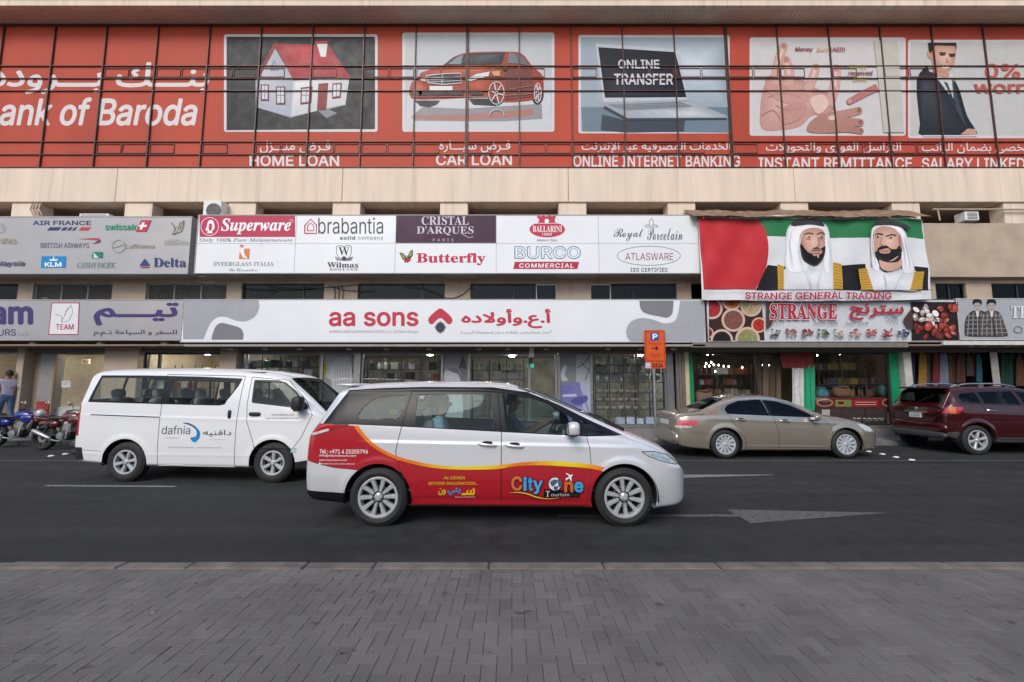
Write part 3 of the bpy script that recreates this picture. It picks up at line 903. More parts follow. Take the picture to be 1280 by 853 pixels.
q.rect(*[v for p in z([(235, 465), (415, 508)]) for v in p], '#d8d8d6')
q.poly(z([(520, 415), (600, 370), (710, 350), (700, 385), (560, 425)]), '#cfd2d6'); q.poly(z([(150, 400), (200, 395), (210, 430), (170, 425)]), '#c2b7a0')
q.poly(z([(90, 505), (140, 500), (165, 545), (500, 540), (500, 500), (180, 505), (160, 555), (95, 550)]), '#3a2c2c'); q.poly(z([(545, 500), (650, 500), (660, 535), (560, 535)]), '#3a2c2c')
q.line(z([(90, 552), (500, 548), (700, 545)]), 1.0, '#b56252')
for cx_, cy_, rx, ry in ((762, 520, 9.5, 14), (1088, 520, 4.2, 12)):
    c0 = z([(cx_, cy_)])[0]
    q.ring(c0[0], c0[1], rx, ry, 1.1, '#c8c9cc')
    for a in range(0, 360, 60): q.line([c0, (c0[0] + rx * math.cos(R(a + 12)), c0[1] + ry * math.sin(R(a + 12)))], 1.5, '#c8c9cc', up=False)
q.poly(z([(720, 350), (790, 345), (790, 385), (745, 385)]), '#c99a66'); q.ell(*z([(832, 325)])[0], 3.5, 3.2, '#31231f')
q.line(z([(860, 490), (1050, 462)]), .8, '#b5705c'); q.line(z([(830, 540), (1050, 525)]), .8, '#b5705c')
c0 = z([(765, 700)])[0]; q.ring(c0[0], c0[1], 9, 8, 1, '#b9bbc0', 180, 360)
tag(q.build('picture', film), 'printed picture of a shiny orange red saloon car')
# laptop
q = pic('p', 723, 44, 912, 167, '#9aa6b1')
z = zoomer(600, 0, 3.279)
q.poly(z([(415, 440), (1020, 440), (1028, 545), (420, 540)]), '#6d7c8a'); q.soft(z([(420, 160), (1000, 160), (1012, 438), (420, 438)]), '#98a4af', '#c6cfd6', z([(900, 260)])[0], 8)
q.poly(z([(500, 470), (600, 495), (840, 495), (835, 540), (600, 545), (495, 535)]), '#3e4650')
q.poly(z([(474, 180), (820, 205), (850, 415), (505, 420)]), '#b9bec5'); q.soft(z([(484, 195), (800, 215), (846, 400), (512, 402)]), '#1f1e27', '#34333f', z([(560, 380)])[0])
q.soft(z([(500, 420), (850, 410), (1015, 478), (1010, 492), (600, 496), (505, 445)]), '#9ba1a9', '#c3c8cd', z([(880, 470)])[0]); q.poly(z([(520, 430), (820, 418), (880, 440), (600, 455)]), '#878d96'); q.poly(z([(505, 445), (600, 496), (1010, 492), (1010, 484), (605, 486), (510, 435)]), '#3d434c')
for i in range(4): q.line(z([(535 + i * 14, 434 + i * 5), (820 + i * 14, 422 + i * 5)]), .5, '#5c636c')
for i in range(18): q.line(z([(540 + i * 16, 430), (590 + i * 16, 452)]), .4, '#aeb4bb')
q.text('ONLINE', *z([(566, 285)])[0], *z([(735, 248)])[0], '#c9c7cc', 'sans', .018, 0, skew=-.5)
q.text('TRANSFER', *z([(548, 352)])[0], *z([(790, 305)])[0], '#c9c7cc', 'sans', .018)
tag(q.build('picture', film), 'printed picture of an open laptop with large words on its screen')
# hands
q = pic('p', 937, 47, 1132, 170, '#c9c4c4')
z = zoomer(930, 40, 6.095)
S1, S2, S3 = '#c99f95', '#b3817a', '#dabbb1'
def finger(pts, w, c=S1, tip=S2):
    q.step = .3
    p = curve(z(pts), 6)
    ww = [w * (1.06 - .22 * i / (len(p) - 1)) for i in range(len(p))]
    q.line(p, [x_ + 1.0 for x_ in ww], '#a9776e'); q.ell(p[-1][0], p[-1][1], ww[-1] / 2 + .5, ww[-1] / 2 + .5, '#a9776e')
    q.line(p, ww, c); q.ell(p[-1][0], p[-1][1], ww[-1] / 2, ww[-1] / 2, c)
    q.line([p[len(p) // 2], p[-1]], w * .28, S3 if c == S1 else c); q.ell(p[-1][0] + .3, p[-1][1] - .6, w * .26, w * .32, tip)
    q.step = .8
q.poly(z(curve([(150, 420), (200, 330), (420, 360), (520, 420), (640, 470), (690, 560), (640, 640), (520, 640), (430, 720), (300, 750), (135, 740), (125, 560)], 4, True)), '#b98b82')
q.soft(z(curve([(150, 430), (200, 345), (420, 370), (520, 430), (630, 480), (670, 560), (620, 630), (520, 630), (430, 710), (300, 740), (145, 730), (135, 560)], 4, True)), '#bd9087', '#d8b3a8', z([(330, 480)])[0], 8)
finger([(230, 470), (255, 250), (300, 115)], 11); finger([(330, 470), (345, 330), (318, 220)], 12); finger([(470, 470), (520, 360), (545, 275)], 11); finger([(640, 560), (690, 420), (700, 285)], 12)
q.poly(z(curve([(160, 420), (250, 400), (420, 430), (500, 500), (420, 560), (250, 520)], 4, True)), '#c2938a')
q.poly(z(curve([(280, 590), (430, 540), (480, 600), (400, 680), (290, 700)], 4, True)), '#bd8d84'); q.poly(z(curve([(500, 520), (600, 480), (640, 560), (560, 630)], 4, True)), S3)
for pts in ([(180, 500), (300, 470), (430, 500)], [(240, 560), (330, 600), (440, 580)], [(300, 420), (360, 450), (460, 440)], [(130, 640), (220, 600), (290, 690)]): q.line(z(curve(pts, 5)), .9, S2)
q.poly(z(curve([(480, 760), (500, 690), (590, 630), (690, 640), (720, 760), (600, 775)], 4, True)), '#a97c70')
finger([(620, 660), (760, 630), (870, 605)], 10, '#b28578', '#8f6459'); finger([(640, 705), (780, 690), (880, 695)], 10, '#ad7f73', '#8f6459'); finger([(640, 745), (780, 742), (885, 758)], 8, '#a87a6e', '#8f6459')
q.poly(z(curve([(640, 650), (690, 640), (695, 670), (650, 675)], 4, True)), S3)
finger([(1010, 425), (900, 480), (800, 535)], 8, '#b57270', '#c99890')
q.poly(z([(985, 70), (1165, 75), (1215, 770), (1060, 770)]), '#bdb8ae')
q.text('Money', *z([(385, 160)])[0], *z([(522, 122)])[0], '#7d1238', 'sans', .016, .15); q.text('Sent', *z([(548, 155)])[0], *z([(640, 122)])[0], '#cdb47f', 'sans', .016, .15); q.text('(AED)', *z([(655, 160)])[0], *z([(765, 122)])[0], '#9a2743', 'sans', .014)
q.text('Money', *z([(795, 292)])[0], *z([(935, 255)])[0], '#b3a02e', 'sans', .01, .15); q.text('received', *z([(790, 335)])[0], *z([(975, 300)])[0], '#7d1238', 'sans', .014, .15); q.text('(INR)', *z([(825, 388)])[0], *z([(930, 350)])[0], '#b3a02e', 'sans', .01, .15)
tag(q.build('picture', film), 'printed picture of two open hands with words about money')
# businessman
q = pic('p', 1135, 50, 1334, 173, '#bcbab9')
z = zoomer(1130, 40, 6.093)
q.poly(z(curve([(95, 380), (170, 265), (200, 310), (300, 340), (360, 340), (420, 440), (480, 640), (540, 740), (520, 785), (140, 790), (120, 700)], 3, True)), '#26262b')
q.soft(z(curve([(110, 390), (180, 300), (300, 380), (380, 560), (420, 700), (400, 770), (150, 780), (130, 700)], 3, True)), '#2a2a2f', '#45454b', z([(150, 420)])[0], 7)
q.poly(z([(235, 310), (370, 320), (390, 520), (330, 460), (260, 380)]), '#c9c8c8'); q.poly(z([(300, 380), (330, 390), (385, 540), (340, 460)]), '#3d4a55')
q.poly(z([(360, 340), (380, 400), (440, 620), (470, 720), (400, 590), (375, 500)]), '#3d4750'); q.line(z([(235, 340), (330, 470), (470, 720)]), 1.2, '#45464c')
q.poly(z(curve([(200, 180), (215, 110), (300, 95), (390, 110), (388, 190), (370, 270), (310, 315), (250, 300), (215, 250)], 4, True)), '#b48672')
q.soft(z(curve([(206, 180), (220, 115), (300, 98), (384, 112), (382, 190), (364, 266), (310, 308), (255, 295), (222, 250)], 4, True)), '#b98c78', '#dcb8a6', z([(325, 200)])[0], 8); q.poly(z(curve([(175, 150), (180, 195), (205, 205), (200, 150)], 4, True)), '#bd917e')
q.poly(z([(180, 85), (395, 85), (398, 140), (385, 110), (240, 105), (215, 130), (205, 170), (185, 150)]), '#33241f')
q.poly(z(curve([(215, 290), (260, 340), (340, 345), (330, 310), (280, 315)], 3, True)), '#bd917e')
for a, b_ in ((290, 175), (362, 185)): q.ell(*z([(a, b_)])[0], 4, 1.6, '#4d332b'); q.line(z([(a - 28, b_ - 14), (a + 28, b_ - 12)]), 1.2, '#3c2822')
q.line(z([(265, 250), (300, 278), (340, 272)]), 1.8, '#e9dcd6'); q.line(z([(262, 246), (300, 270), (345, 262)]), .8, '#7a4c43'); q.poly(z([(322, 190), (340, 235), (312, 238)]), '#b98a77')
q.poly(z([(425, 785), (480, 740), (540, 745), (545, 790)]), '#c09482'); q.line(z([(140, 795), (550, 795)]), 1.6, '#d6d4d2')
q.text('0%', *z([(612, 360)])[0], *z([(880, 245)])[0], '#b4564b', 'sans', .02); q.text('worry', *z([(525, 495)])[0], *z([(1010, 400)])[0], '#b4564b', 'sans', .02)
tag(q.build('picture', film), 'printed picture of a smiling man in a dark suit')

# --- airline board
air = board('sign_board', 'long grey board carrying many small airline names and emblems', 'sign', -300, 271.5, 237, 342, 12.9, .3, GREY, rim=mat('sign_edge', (.42, .41, .40), .5))
q = Draw(onplane(12.9)); z = zoomer(0, 262, 5.12)
A1 = '#3b3c66'
def zt(t, x0, y0, x1, y1, col, font='sans', off=.01, shear=0., **k): q.text(t, *z([(x0, y1)])[0], *z([(x1, y0)])[0], col, font, off, shear, **k)
zt('AIR FRANCE', 210, 72, 585, 102, A1, off=.025)
for a, b_, c in ((320, 395, A1), (408, 438, A1), (448, 470, A1), (480, 497, A1), (522, 585, '#c23a4b')):
    q.poly(z([(a, 114), (b_, 114), (b_ - 20, 136), (a - 20, 136)]), c)
zt('BRITISH AIRWAYS', 262, 215, 570, 248, '#5b5560', off=0); q.poly(z(curve([(500, 190), (620, 183), (645, 198), (630, 215)], 5) + [(620, 200), (600, 196)]), '#b9485a'); q.poly(z(curve([(645, 195), (640, 212), (595, 222)], 5) + [(615, 208)]), '#3f4468')
q.poly(z([(268, 300), (425, 300), (422, 374), (264, 374)]), '#1f86c4'); zt('KLM', 288, 338, 396, 368, '#e8eef2', off=.03)
q.poly(z([(322, 330), (318, 316), (332, 322), (346, 310), (358, 322), (372, 316), (368, 330)]), '#e8eef2'); q.ell(*z([(346, 306)])[0], .8, .8, '#e8eef2')
q.poly(z([(593, 273), (660, 273), (658, 312), (590, 312)]), '#20806f'); q.poly(z([(596, 275), (615, 290), (635, 310), (600, 310), (604, 295)]), '#d5e0dd')
zt('CATHAY PACIFIC', 498, 340, 742, 376, '#4f8a83', 'italic', 0)
zt('swissair', 675, 92, 878, 134, '#2d9a77', off=.016); q.poly(z([(905, 70), (970, 70), (938, 143), (870, 143)]), '#c23a4f'); q.poly(z([(913, 84), (929, 84), (912, 130), (896, 130)]), '#ecebee'); q.poly(z([(896, 100), (945, 100), (940, 114), (891, 114)]), '#ecebee')
q.ring(*z([(760, 237)])[0], 7.8, 7.8, .7, '#a29a8a'); q.line(z([(730, 245), (760, 238), (790, 225)]), .8, '#a29a8a'); zt('Lufthansa', 805, 222, 990, 250, '#a29a7c', off=.006)
q.poly(z([(930, 315), (962, 360), (895, 360)]), '#33447c'); q.poly(z([(895, 366), (962, 366), (950, 374), (905, 374)]), '#b9485a'); zt('Delta', 985, 312, 1192, 370, '#34477c', 'serif', .0)
fal = curve([(1100, 85), (1120, 120), (1115, 150), (1105, 160), (1140, 150), (1165, 135), (1180, 75), (1155, 95), (1150, 125), (1130, 110)], 4)
q.line(z(fal), .9, '#6f6a4d'); q.line(z([(1150, 80), (1140, 120), (1120, 155)]), .7, '#c3b884'); q.line(z([(1170, 75), (1150, 130)]), .7, '#c3b884')
zt('EMIRATES', 1055, 205, 1205, 228, '#aaa28c', off=.004); zt('طيران', 1060, 188, 1150, 204, '#aaa28c', 'arabic', 0)
zt('Malaysia', -80, 330, 162, 370, '#4d4a6a', off=.016, shear=.25); zt('Emirates', -95, 178, 104, 220, '#a59c86', off=.004); q.line(z([(0, 100), (20, 90), (15, 120), (35, 110), (20, 145), (0, 150)]), .8, '#a59c86')
q.build('lettering', air)
# --- white brand board: ten printed panels on one box
br = board('sign_board', 'long white board divided into ten tableware brand panels', 'sign', 246, 269.5, 873.5, 341.5, 12.9, .3, WH, rim=mat('sign_edge', (.42, .41, .40), .5))
def panel(u0, u1, v0, v1, bgc, f):
    q = Draw(onplane(12.9))
    q.k = 2
    if bgc: q.rect(u0, v0, u1, v1, bgc)
    f(q)
    q.build('brand_panel', br)
cells = [(246, 369), (369.6, 494), (494.6, 620), (620.6, 748), (748.6, 873)]
b = MB()
for u in (369.3, 494.3, 620.3, 748.3):
    X = Xp(u, 305, 12.9); b.box(X - .007, 12.894, Zp(341, 12.9), X + .007, 12.9, Zp(270, 12.9))
zc = Zp(304.5, 12.9)
b.box(Xp(246.5, 305, 12.9), 12.895, zc - .005, Xp(873, 305, 12.9), 12.9, zc + .005)
b.build('panel_joints', mat('joint_grey', (.42, .43, .45), .5), br)
za = zoomer(240, 262, 6.4)
def f1(q):
    q.rect(249.5, 270, 369, 296.5, '#bb3a57')
    c = za([(143, 137)])[0]
    q.ring(c[0], c[1], 11, 11.2, .7, '#f0eef2')
    q.poly(za(curve([(135, 90), (160, 85), (178, 110), (180, 150), (160, 178), (165, 190), (120, 190), (128, 175), (108, 165), (118, 140), (125, 110)], 3, True)), '#f0eef2'); q.poly(za(curve([(140, 115), (160, 120), (158, 160), (142, 172), (135, 150)], 3, True)), '#bb3a57')
    q.text('Superware', *za([(232, 200)])[0], *za([(792, 72)])[0], '#f4f2f5', 'bolditalic', .012)
    q.ring(*za([(796, 92)])[0], 1.9, 1.9, .4, '#f4f2f5')
    q.text('Only 100% Pure Melamineware', *za([(62, 266)])[0], *za([(805, 230)])[0], '#6e7684', 'italic', .002, space=1.1)
panel(0, 0, 0, 0, None, f1)
def f2(q):
    q.ell(*za([(399, 293)])[0], 2.3, 2, '#d98150'); q.poly(za([(420, 314), (462, 314), (460, 398), (376, 398), (380, 345)]), '#d98150'); q.poly(za(curve([(385, 330), (415, 312), (418, 350), (445, 395)], 5) + za([]) + [(408, 385), (392, 355)]), '#eef0f3')
    q.text('INTERGLASS ITALIA', *za([(175, 453)])[0], *za([(655, 420)])[0], '#8a8f99', 'serif', -.012)
    q.text('The Glassmakers', *za([(295, 495)])[0], *za([(525, 470)])[0], '#9aa0aa', 'script', 0)
panel(0, 0, 0, 0, None, f2)
def f3(q):
    zz = zoomer(220, 240, 3.553)
    for s in (1., .55):
        cxm, cym = 598, 158
        pts = [(572, 185), (572, 150), (598, 122), (624, 148), (624, 185)]
        q.line(zz([(cxm + (x - cxm) * s, cym + (y - cym) * s) for x, y in pts + [pts[0]]]), 1.6 if s == 1 else 1.3, '#c23a5c')
    q.text('brabantia', *zz([(632, 187)])[0], *zz([(920, 114)])[0], '#454b58', 'sans', .003)
    q.text('solid', *zz([(728, 213)])[0], *zz([(796, 197)])[0], '#454b58', 'sans', .02, space=1.1); q.text('company', *zz([(810, 216)])[0], *zz([(920, 200)])[0], '#6a707b', 'sans', .004, space=1.1)
panel(0, 0, 0, 0, None, f3)
def f4(q):
    zz = zoomer(220, 240, 3.553)
    q.text('W', *zz([(722, 283)])[0], *zz([(770, 246)])[0], '#3d4351', 'serif', -.005)
    q.line(zz(curve([(716, 262), (712, 245), (728, 240), (748, 242), (766, 238), (780, 246), (776, 262)], 4)), .7, '#3d4351'); q.line(zz(curve([(712, 262), (716, 280), (724, 290)], 4)), .6, '#3d4351'); q.line(zz(curve([(780, 262), (776, 280), (768, 290)], 4)), .6, '#3d4351')
    for i in range(7): q.line(zz([(706 + i * 5, 288 + i * 1.2), (716 + i * 4, 306)]), .6, '#3d4351'); q.line(zz([(786 - i * 5, 288 + i * 1.2), (776 - i * 4, 306)]), .6, '#3d4351', up=False)
    q.poly(zz([(736, 292), (746, 286), (758, 292), (752, 306), (742, 306)]), '#3d4351')
    q.text('Wilmax', *zz([(672, 337)])[0], *zz([(812, 313)])[0], '#3d4351', 'serif', -.006); q.text('ENGLAND', *zz([(684, 349)])[0], *zz([(806, 341)])[0], '#555b68', 'serif', -.012, space=1.3)
panel(0, 0, 0, 0, None, f4)
def f5(q):
    q.text('CRISTAL', 527, 281.5, 586, 270.5, '#cfc4cc', 'serif', -.014); q.text("D'ARQUES", 521, 294.5, 592, 283, '#cfc4cc', 'serif', -.014); q.text('PARIS', 541, 302, 567, 298.5, '#b5a7b3', 'sans', .01, space=1.6)
    q.line([(578, 293), (586, 297.5), (592, 296)], .7, '#cfc4cc')
panel(494.8, 620, 269.8, 304, '#46283f', f5)
def f6(q):
    q.text('Butterfly', 520.5, 332, 607, 316.5, '#c22f55', 'serif', .014)
    zz = zoomer(220, 240, 3.553)
    q.poly(zz([(992, 270), (1008, 272), (1026, 292), (1022, 308), (1006, 300)]), '#3a2d20'); q.poly(zz([(1026, 292), (1040, 262), (1052, 258), (1052, 282), (1040, 298)]), '#3a2d20'); q.poly(zz([(1022, 292), (1044, 298), (1040, 308), (1028, 315), (1012, 312)]), '#a83a40')
    q.poly(zz([(998, 274), (1008, 278), (1020, 294), (1010, 298)]), '#8fae3f'); q.poly(zz([(1030, 290), (1042, 266), (1049, 264), (1046, 284)]), '#8fae3f'); q.line(zz([(1022, 310), (1030, 290), (1024, 282)]), .6, '#2c2320')
panel(0, 0, 0, 0, None, f6)
def f7(q):
    q.ell(684, 287, 22.3, 10, '#c23a53'); q.rect(673.5, 270.5, 693.5, 279, '#c23a53')
    for u in (673, 679, 687, 693): q.rect(u - 1.6, 268.8, u + 1.6, 273, '#c23a53')
    q.rect(680.8, 274, 686.2, 279.5, '#eef0f3', 2); q.line([(668, 279.5), (699, 279.5)], .6, '#eef0f3')
    q.text('BALLARINI', 666, 290.5, 702.5, 282.5, '#f3eef0', 'serif', .0); q.text('1889', 678, 295, 690, 291.5, '#f3eef0', 'serif', 0); q.text('Made in Italy', 671.5, 302.5, 696, 299, '#6b7078', 'sans', .0)
panel(0, 0, 0, 0, None, f7)
def f8(q):
    q.text('BURCO', 643, 324, 726, 308, '#2c4a66', 'sans', .03); q.text('BURCO', 643.8, 323.3, 725.2, 308.7, '#9cc5d6', 'sans', .012); q.text('BURCO', 644.4, 322.8, 724.8, 309.2, '#e8eef2', 'sans', 0)
    q.poly([(643.5, 327.5), (724, 327.5), (721.5, 336.5), (641.5, 336.5)], '#b5344a'); q.text('COMMERCIAL', 649, 335, 717, 329.5, '#f3eef0', 'sans', .016, .1, 1.15)
panel(0, 0, 0, 0, None, f8)
def f9(q):
    q.text('Royal', 767, 301.5, 804, 286, '#5b6068', 'script', 0); q.text('Porcelain', 809, 300.5, 853, 285, '#5b6068', 'script', 0)
    zz = zoomer(540, 240, 3.553)
    for sg in (-1, 1): q.line(zz(curve([(974, 118), (974 + sg * 10, 135), (974 + sg * 5, 150), (974 + sg * 18, 146), (974 + sg * 30, 154)], 4)), .6, '#6b7078')
    q.line(zz([(946, 156), (1004, 156)]), .6, '#6b7078')
panel(0, 0, 0, 0, None, f9)
def f10(q):
    q.ring(811, 320, 39.5, 12, .7, '#6e8468'); q.text('ATLASWARE', 781.5, 325.5, 841.5, 316.5, '#8a4a5a', 'sans', -.002); q.text('ISO CERTIFIED', 788, 340, 834.5, 335, '#4b505a', 'sans', .014, space=1.1)
panel(0, 0, 0, 0, None, f10)
# --- travel board
tm = board('sign_board', 'grey board with purple lettering and a small framed bird emblem', 'sign', -300, 375.5, 226.5, 425, 12.9, .3, GREY, rim=mat('sign_edge', (.42, .41, .40), .5))
q = Draw(onplane(12.9)); z = zoomer(0, 240, 3.876)
V1 = '#473c70'
zt('team', -190, 537, 162, 646, V1, off=.035); zt('TRAVEL & TOURS', -300, 665, 78, 698, V1, off=.012); zt('L.L.C', 90, 680, 138, 697, '#6a6485', off=0)
q.poly(z([(250, 536), (387, 536), (380, 694), (234, 694)]), '#b1405a'); q.poly(z([(254, 541), (382, 541), (376, 689), (239, 689)]), '#e3e1e4')
q.line(z(curve([(300, 630), (318, 590), (340, 555), (348, 548)], 5)), .6, '#71707a'); q.line(z(curve([(345, 550), (352, 585), (330, 625), (298, 632)], 5)), .6, '#71707a'); q.line(z(curve([(300, 628), (300, 605), (285, 598), (267, 592)], 5)), .7, '#71707a'); q.line(z(curve([(318, 600), (322, 575), (340, 556)], 5)), .5, '#71707a')
zt('TEAM', 272, 641, 358, 668, '#b1304c', off=.012)
zt('تيـــم', 455, 537, 866, 648, V1, 'arabic', .03); zt('للسفر و السياحة ذ.م.م', 455, 668, 858, 700, '#4d4a66', 'arabic', .008)
q.build('lettering', tm)
# --- houseware shop board
aa = board('sign_board', 'long white shop board with red lettering and grey curved shapes at both ends', 'sign', 228, 375, 880.5, 427.5, 12.9, .3, WH, rim=mat('sign_edge', (.42, .41, .40), .5))
q = Draw(onplane(12.9)); z = zoomer(220, 240, 3.553)
GA, GB = '#a5a6ab', '#7f7e82'
q.poly(z([(30, 480), (366, 480)] + curve([(366, 480), (370, 515), (350, 555), (310, 575), (270, 573), (220, 556), (180, 560), (150, 590), (122, 655)], 5) + [(32, 655)]), GA)
q.poly(z([(158, 657)] + curve([(160, 640), (175, 600), (200, 582), (240, 590), (285, 605), (300, 630), (298, 657)], 5)), GB)
zt('aa sons', 679, 533, 1077, 598, '#c23a4e', off=.02); zt('AHMED ABDULRAHMAN & SONS LLC (Al Reis Group)', 679, 614, 1076, 630, '#8d8f96', off=0)
z2 = zoomer(540, 240, 3.553)
q.poly(z2(curve([(37, 518), (58, 530), (88, 560), (88, 580), (72, 588), (37, 560), (2, 588), (-14, 580), (-14, 560), (16, 530)], 4, True)), '#c23a4e')
q.poly(z2(curve([(37, 570), (66, 600), (37, 634), (8, 600)], 2, True)), '#c9cbd0'); q.poly(z2(curve([(37, 577), (60, 602), (37, 628), (14, 602)], 2, True)), '#3c4450')
z = z2
zt('أ.ع.وأولاده', 130, 520, 528, 606, '#c23a4e', 'arabic', .03); zt('أحمد عبدالرحمن وأولاده ذ.م.م (مجموعة الريس)', 128, 614, 530, 634, '#8d8f96', 'arabic', 0)
q.poly(z([(920, 484), (1072, 484)] + curve([(1072, 500), (1066, 540), (1045, 558), (1010, 553), (945, 538), (924, 515)], 5)), GB)
q.poly(z([(1102, 484), (1208, 484), (1210, 663), (880, 663)] + curve([(868, 650), (862, 615), (880, 580), (920, 562), (975, 566), (1030, 584), (1075, 575), (1092, 540), (1102, 484)], 5)), GA)
q.build('lettering', aa)
# --- spice shop board
st = board('sign_board', 'spice shop board with printed spice bowls, nuts and red lettering', 'sign', 884, 375, 1196, 427.5, 12.92, .25, mat('board_print', '#c9ccd0', .4, var=.04), rim=mat('sign_edge2', (.10, .09, .085), .5))
q = Draw(onplane(12.92)); z = zoomer(870, 365, 3.122)
q.poly(z([(50, 33), (256, 33), (268, 190), (50, 190)]), '#3a2620')
for cx_, cy_, r, c in ((62, 65, 42, '#a32a33'), (140, 33, 40, '#b8662c'), (215, 55, 42, '#b59a78'), (145, 110, 46, '#7b4f45'), (245, 130, 30, '#b3301f'), (100, 190, 44, '#26231f'), (200, 185, 48, '#8d8a58'), (45, 160, 22, '#8a2f25')):
    c0 = z([(cx_, cy_)])[0]
    q.k += .1
    def clip(pts): return [(min(max(a, 886.3), 954.5), min(max(b_, 375.6), 426.5)) for a, b_ in pts]
    q.poly(clip(arc(c0[0], c0[1], r / 3.122, r / 3.122)), '#cdb2a0'); q.poly(clip(arc(c0[0], c0[1], r / 3.122 * .8, r / 3.122 * .8)), c)
    rs = random.Random(int(cx_ * 7 + cy_))
    cl = [tuple(min(1, v * f_) for v in lin(c)) for f_ in (.55, 1.6)]
    for i in range(26):
        a, rr = rs.uniform(0, 360), rs.uniform(0, .72) ** .7 * r / 3.122 * .8
        u, v = c0[0] + rr * math.cos(R(a)), c0[1] + rr * math.sin(R(a))
        if 887.5 < u < 953 and 377 < v < 425.5: q.poly(arc(u, v, .9, .7, 0, 360, 6), mat('grain_%s_%d' % (c[1:], i % 2), cl[i % 2], .6, var=0), up=i == 0)
q.poly(z([(836, 40), (1020, 40), (1022, 190), (840, 190)]), '#2b1d1b')
rs = random.Random(11)
for i in range(46):
    x, y = rs.uniform(850, 1006), rs.uniform(54, 176)
    dk = x > 945 or y > 125
    c = rs.choice(['#7a2a22', '#a8483a', '#8c2d24', '#5a2a24', '#c27a66'] if dk else ['#d8d2ce', '#c8b9b4', '#b8a49a', '#efeae6', '#9c8478'])
    c0 = z([(x, y)])[0]; a = rs.uniform(0, 180); s_ = rs.uniform(3.5, 7.5) if dk else rs.uniform(2.5, 6)
    el = rs.uniform(.45, .9)
    def lump(f_): return [(min(max(c0[0] + s_ * f_ * (math.cos(R(t)) * math.cos(R(a)) - el * math.sin(R(t)) * math.sin(R(a))), 1138.5), 1196), min(max(c0[1] + s_ * f_ * (math.cos(R(t)) * math.sin(R(a)) + el * math.sin(R(t)) * math.cos(R(a))), 376), 426)) for t in range(0, 360, 24)]
    q.k -= .45
    q.poly(lump(1.0), '#2a1614'); q.k -= .6; q.poly(lump(.88), c)
    q.k -= .6
    hl = [(c0[0] + (px_ - c0[0]) * .5 - s_ * .15, c0[1] + (py_ - c0[1]) * .4 - s_ * .15) for px_, py_ in lump(.8)]
    q.poly(hl, {'#7a2a22': '#a04a3c', '#a8483a': '#c8705c', '#8c2d24': '#b05044', '#5a2a24': '#7a4238', '#c27a66': '#d8a090'}.get(c, '#f2eeea'))
q.k += 2
for sg, x0 in ((1, 283), (-1, 800)):
    for i in range(12):
        a = i * 16 + (10 if sg > 0 else 0)
        q.line(z([(x0 + sg * 20, 90), (x0 + sg * (20 + 55 * math.cos(R(a - 90))), 90 + 42 * math.sin(R(a - 90)))]), .7, '#8c9098')
q.poly(z([(268, 40), (320, 40), (300, 75), (290, 130), (268, 150)]), '#4c3a34'); q.poly(z([(836, 60), (800, 110), (815, 140), (836, 150)]), '#4c3a34')
zt('STRANGE', 281, 45, 546, 112, '#e6dedf', 'serif', .045); zt('STRANGE', 283, 47, 544, 110, '#b12a3a', 'serif', .02)
zt('سترنج', 592, 46, 802, 112, '#b12a3a', 'arabic', .025); zt('General Trading', 456, 117, 546, 130, '#5e4a50', 'serif', -.01); zt('للتجارة العامة', 577, 117, 664, 131, '#3a3d45', 'arabic', .006)
nutc = ['#5a4a4e', '#9a5f55', '#8a3a3c', '#5e6a48', '#b99a90', '#a87a6c', '#a2503f', '#8a3436', '#3a3a4e']
for i in range(9):
    rs = random.Random(i + 40)
    for k in range(16):
        x, y = 304 + i * 61.5 + rs.uniform(-20, 20), 162 + rs.uniform(-14, 14)
        base = lin(nutc[i]); f_ = rs.choice((.5, .8, 1.2, 1.8))
        c0 = z([(x, y)])[0]
        if k: q.k -= .7
        q.poly(arc(c0[0], c0[1], rs.uniform(1.2, 2.2), rs.uniform(1., 1.8), 0, 360, 8), mat('nut_%d_%d' % (i, int(f_ * 10)), tuple(min(1, v * f_) for v in base), .6, var=0))
    c0 = z([(304 + i * 61.5 - 22, 172)])[0]
    q.k += .8; q.line([c0, (c0[0] + 3, c0[1] + 2)], 1.2, '#5d7048')
q.build('lettering', st)
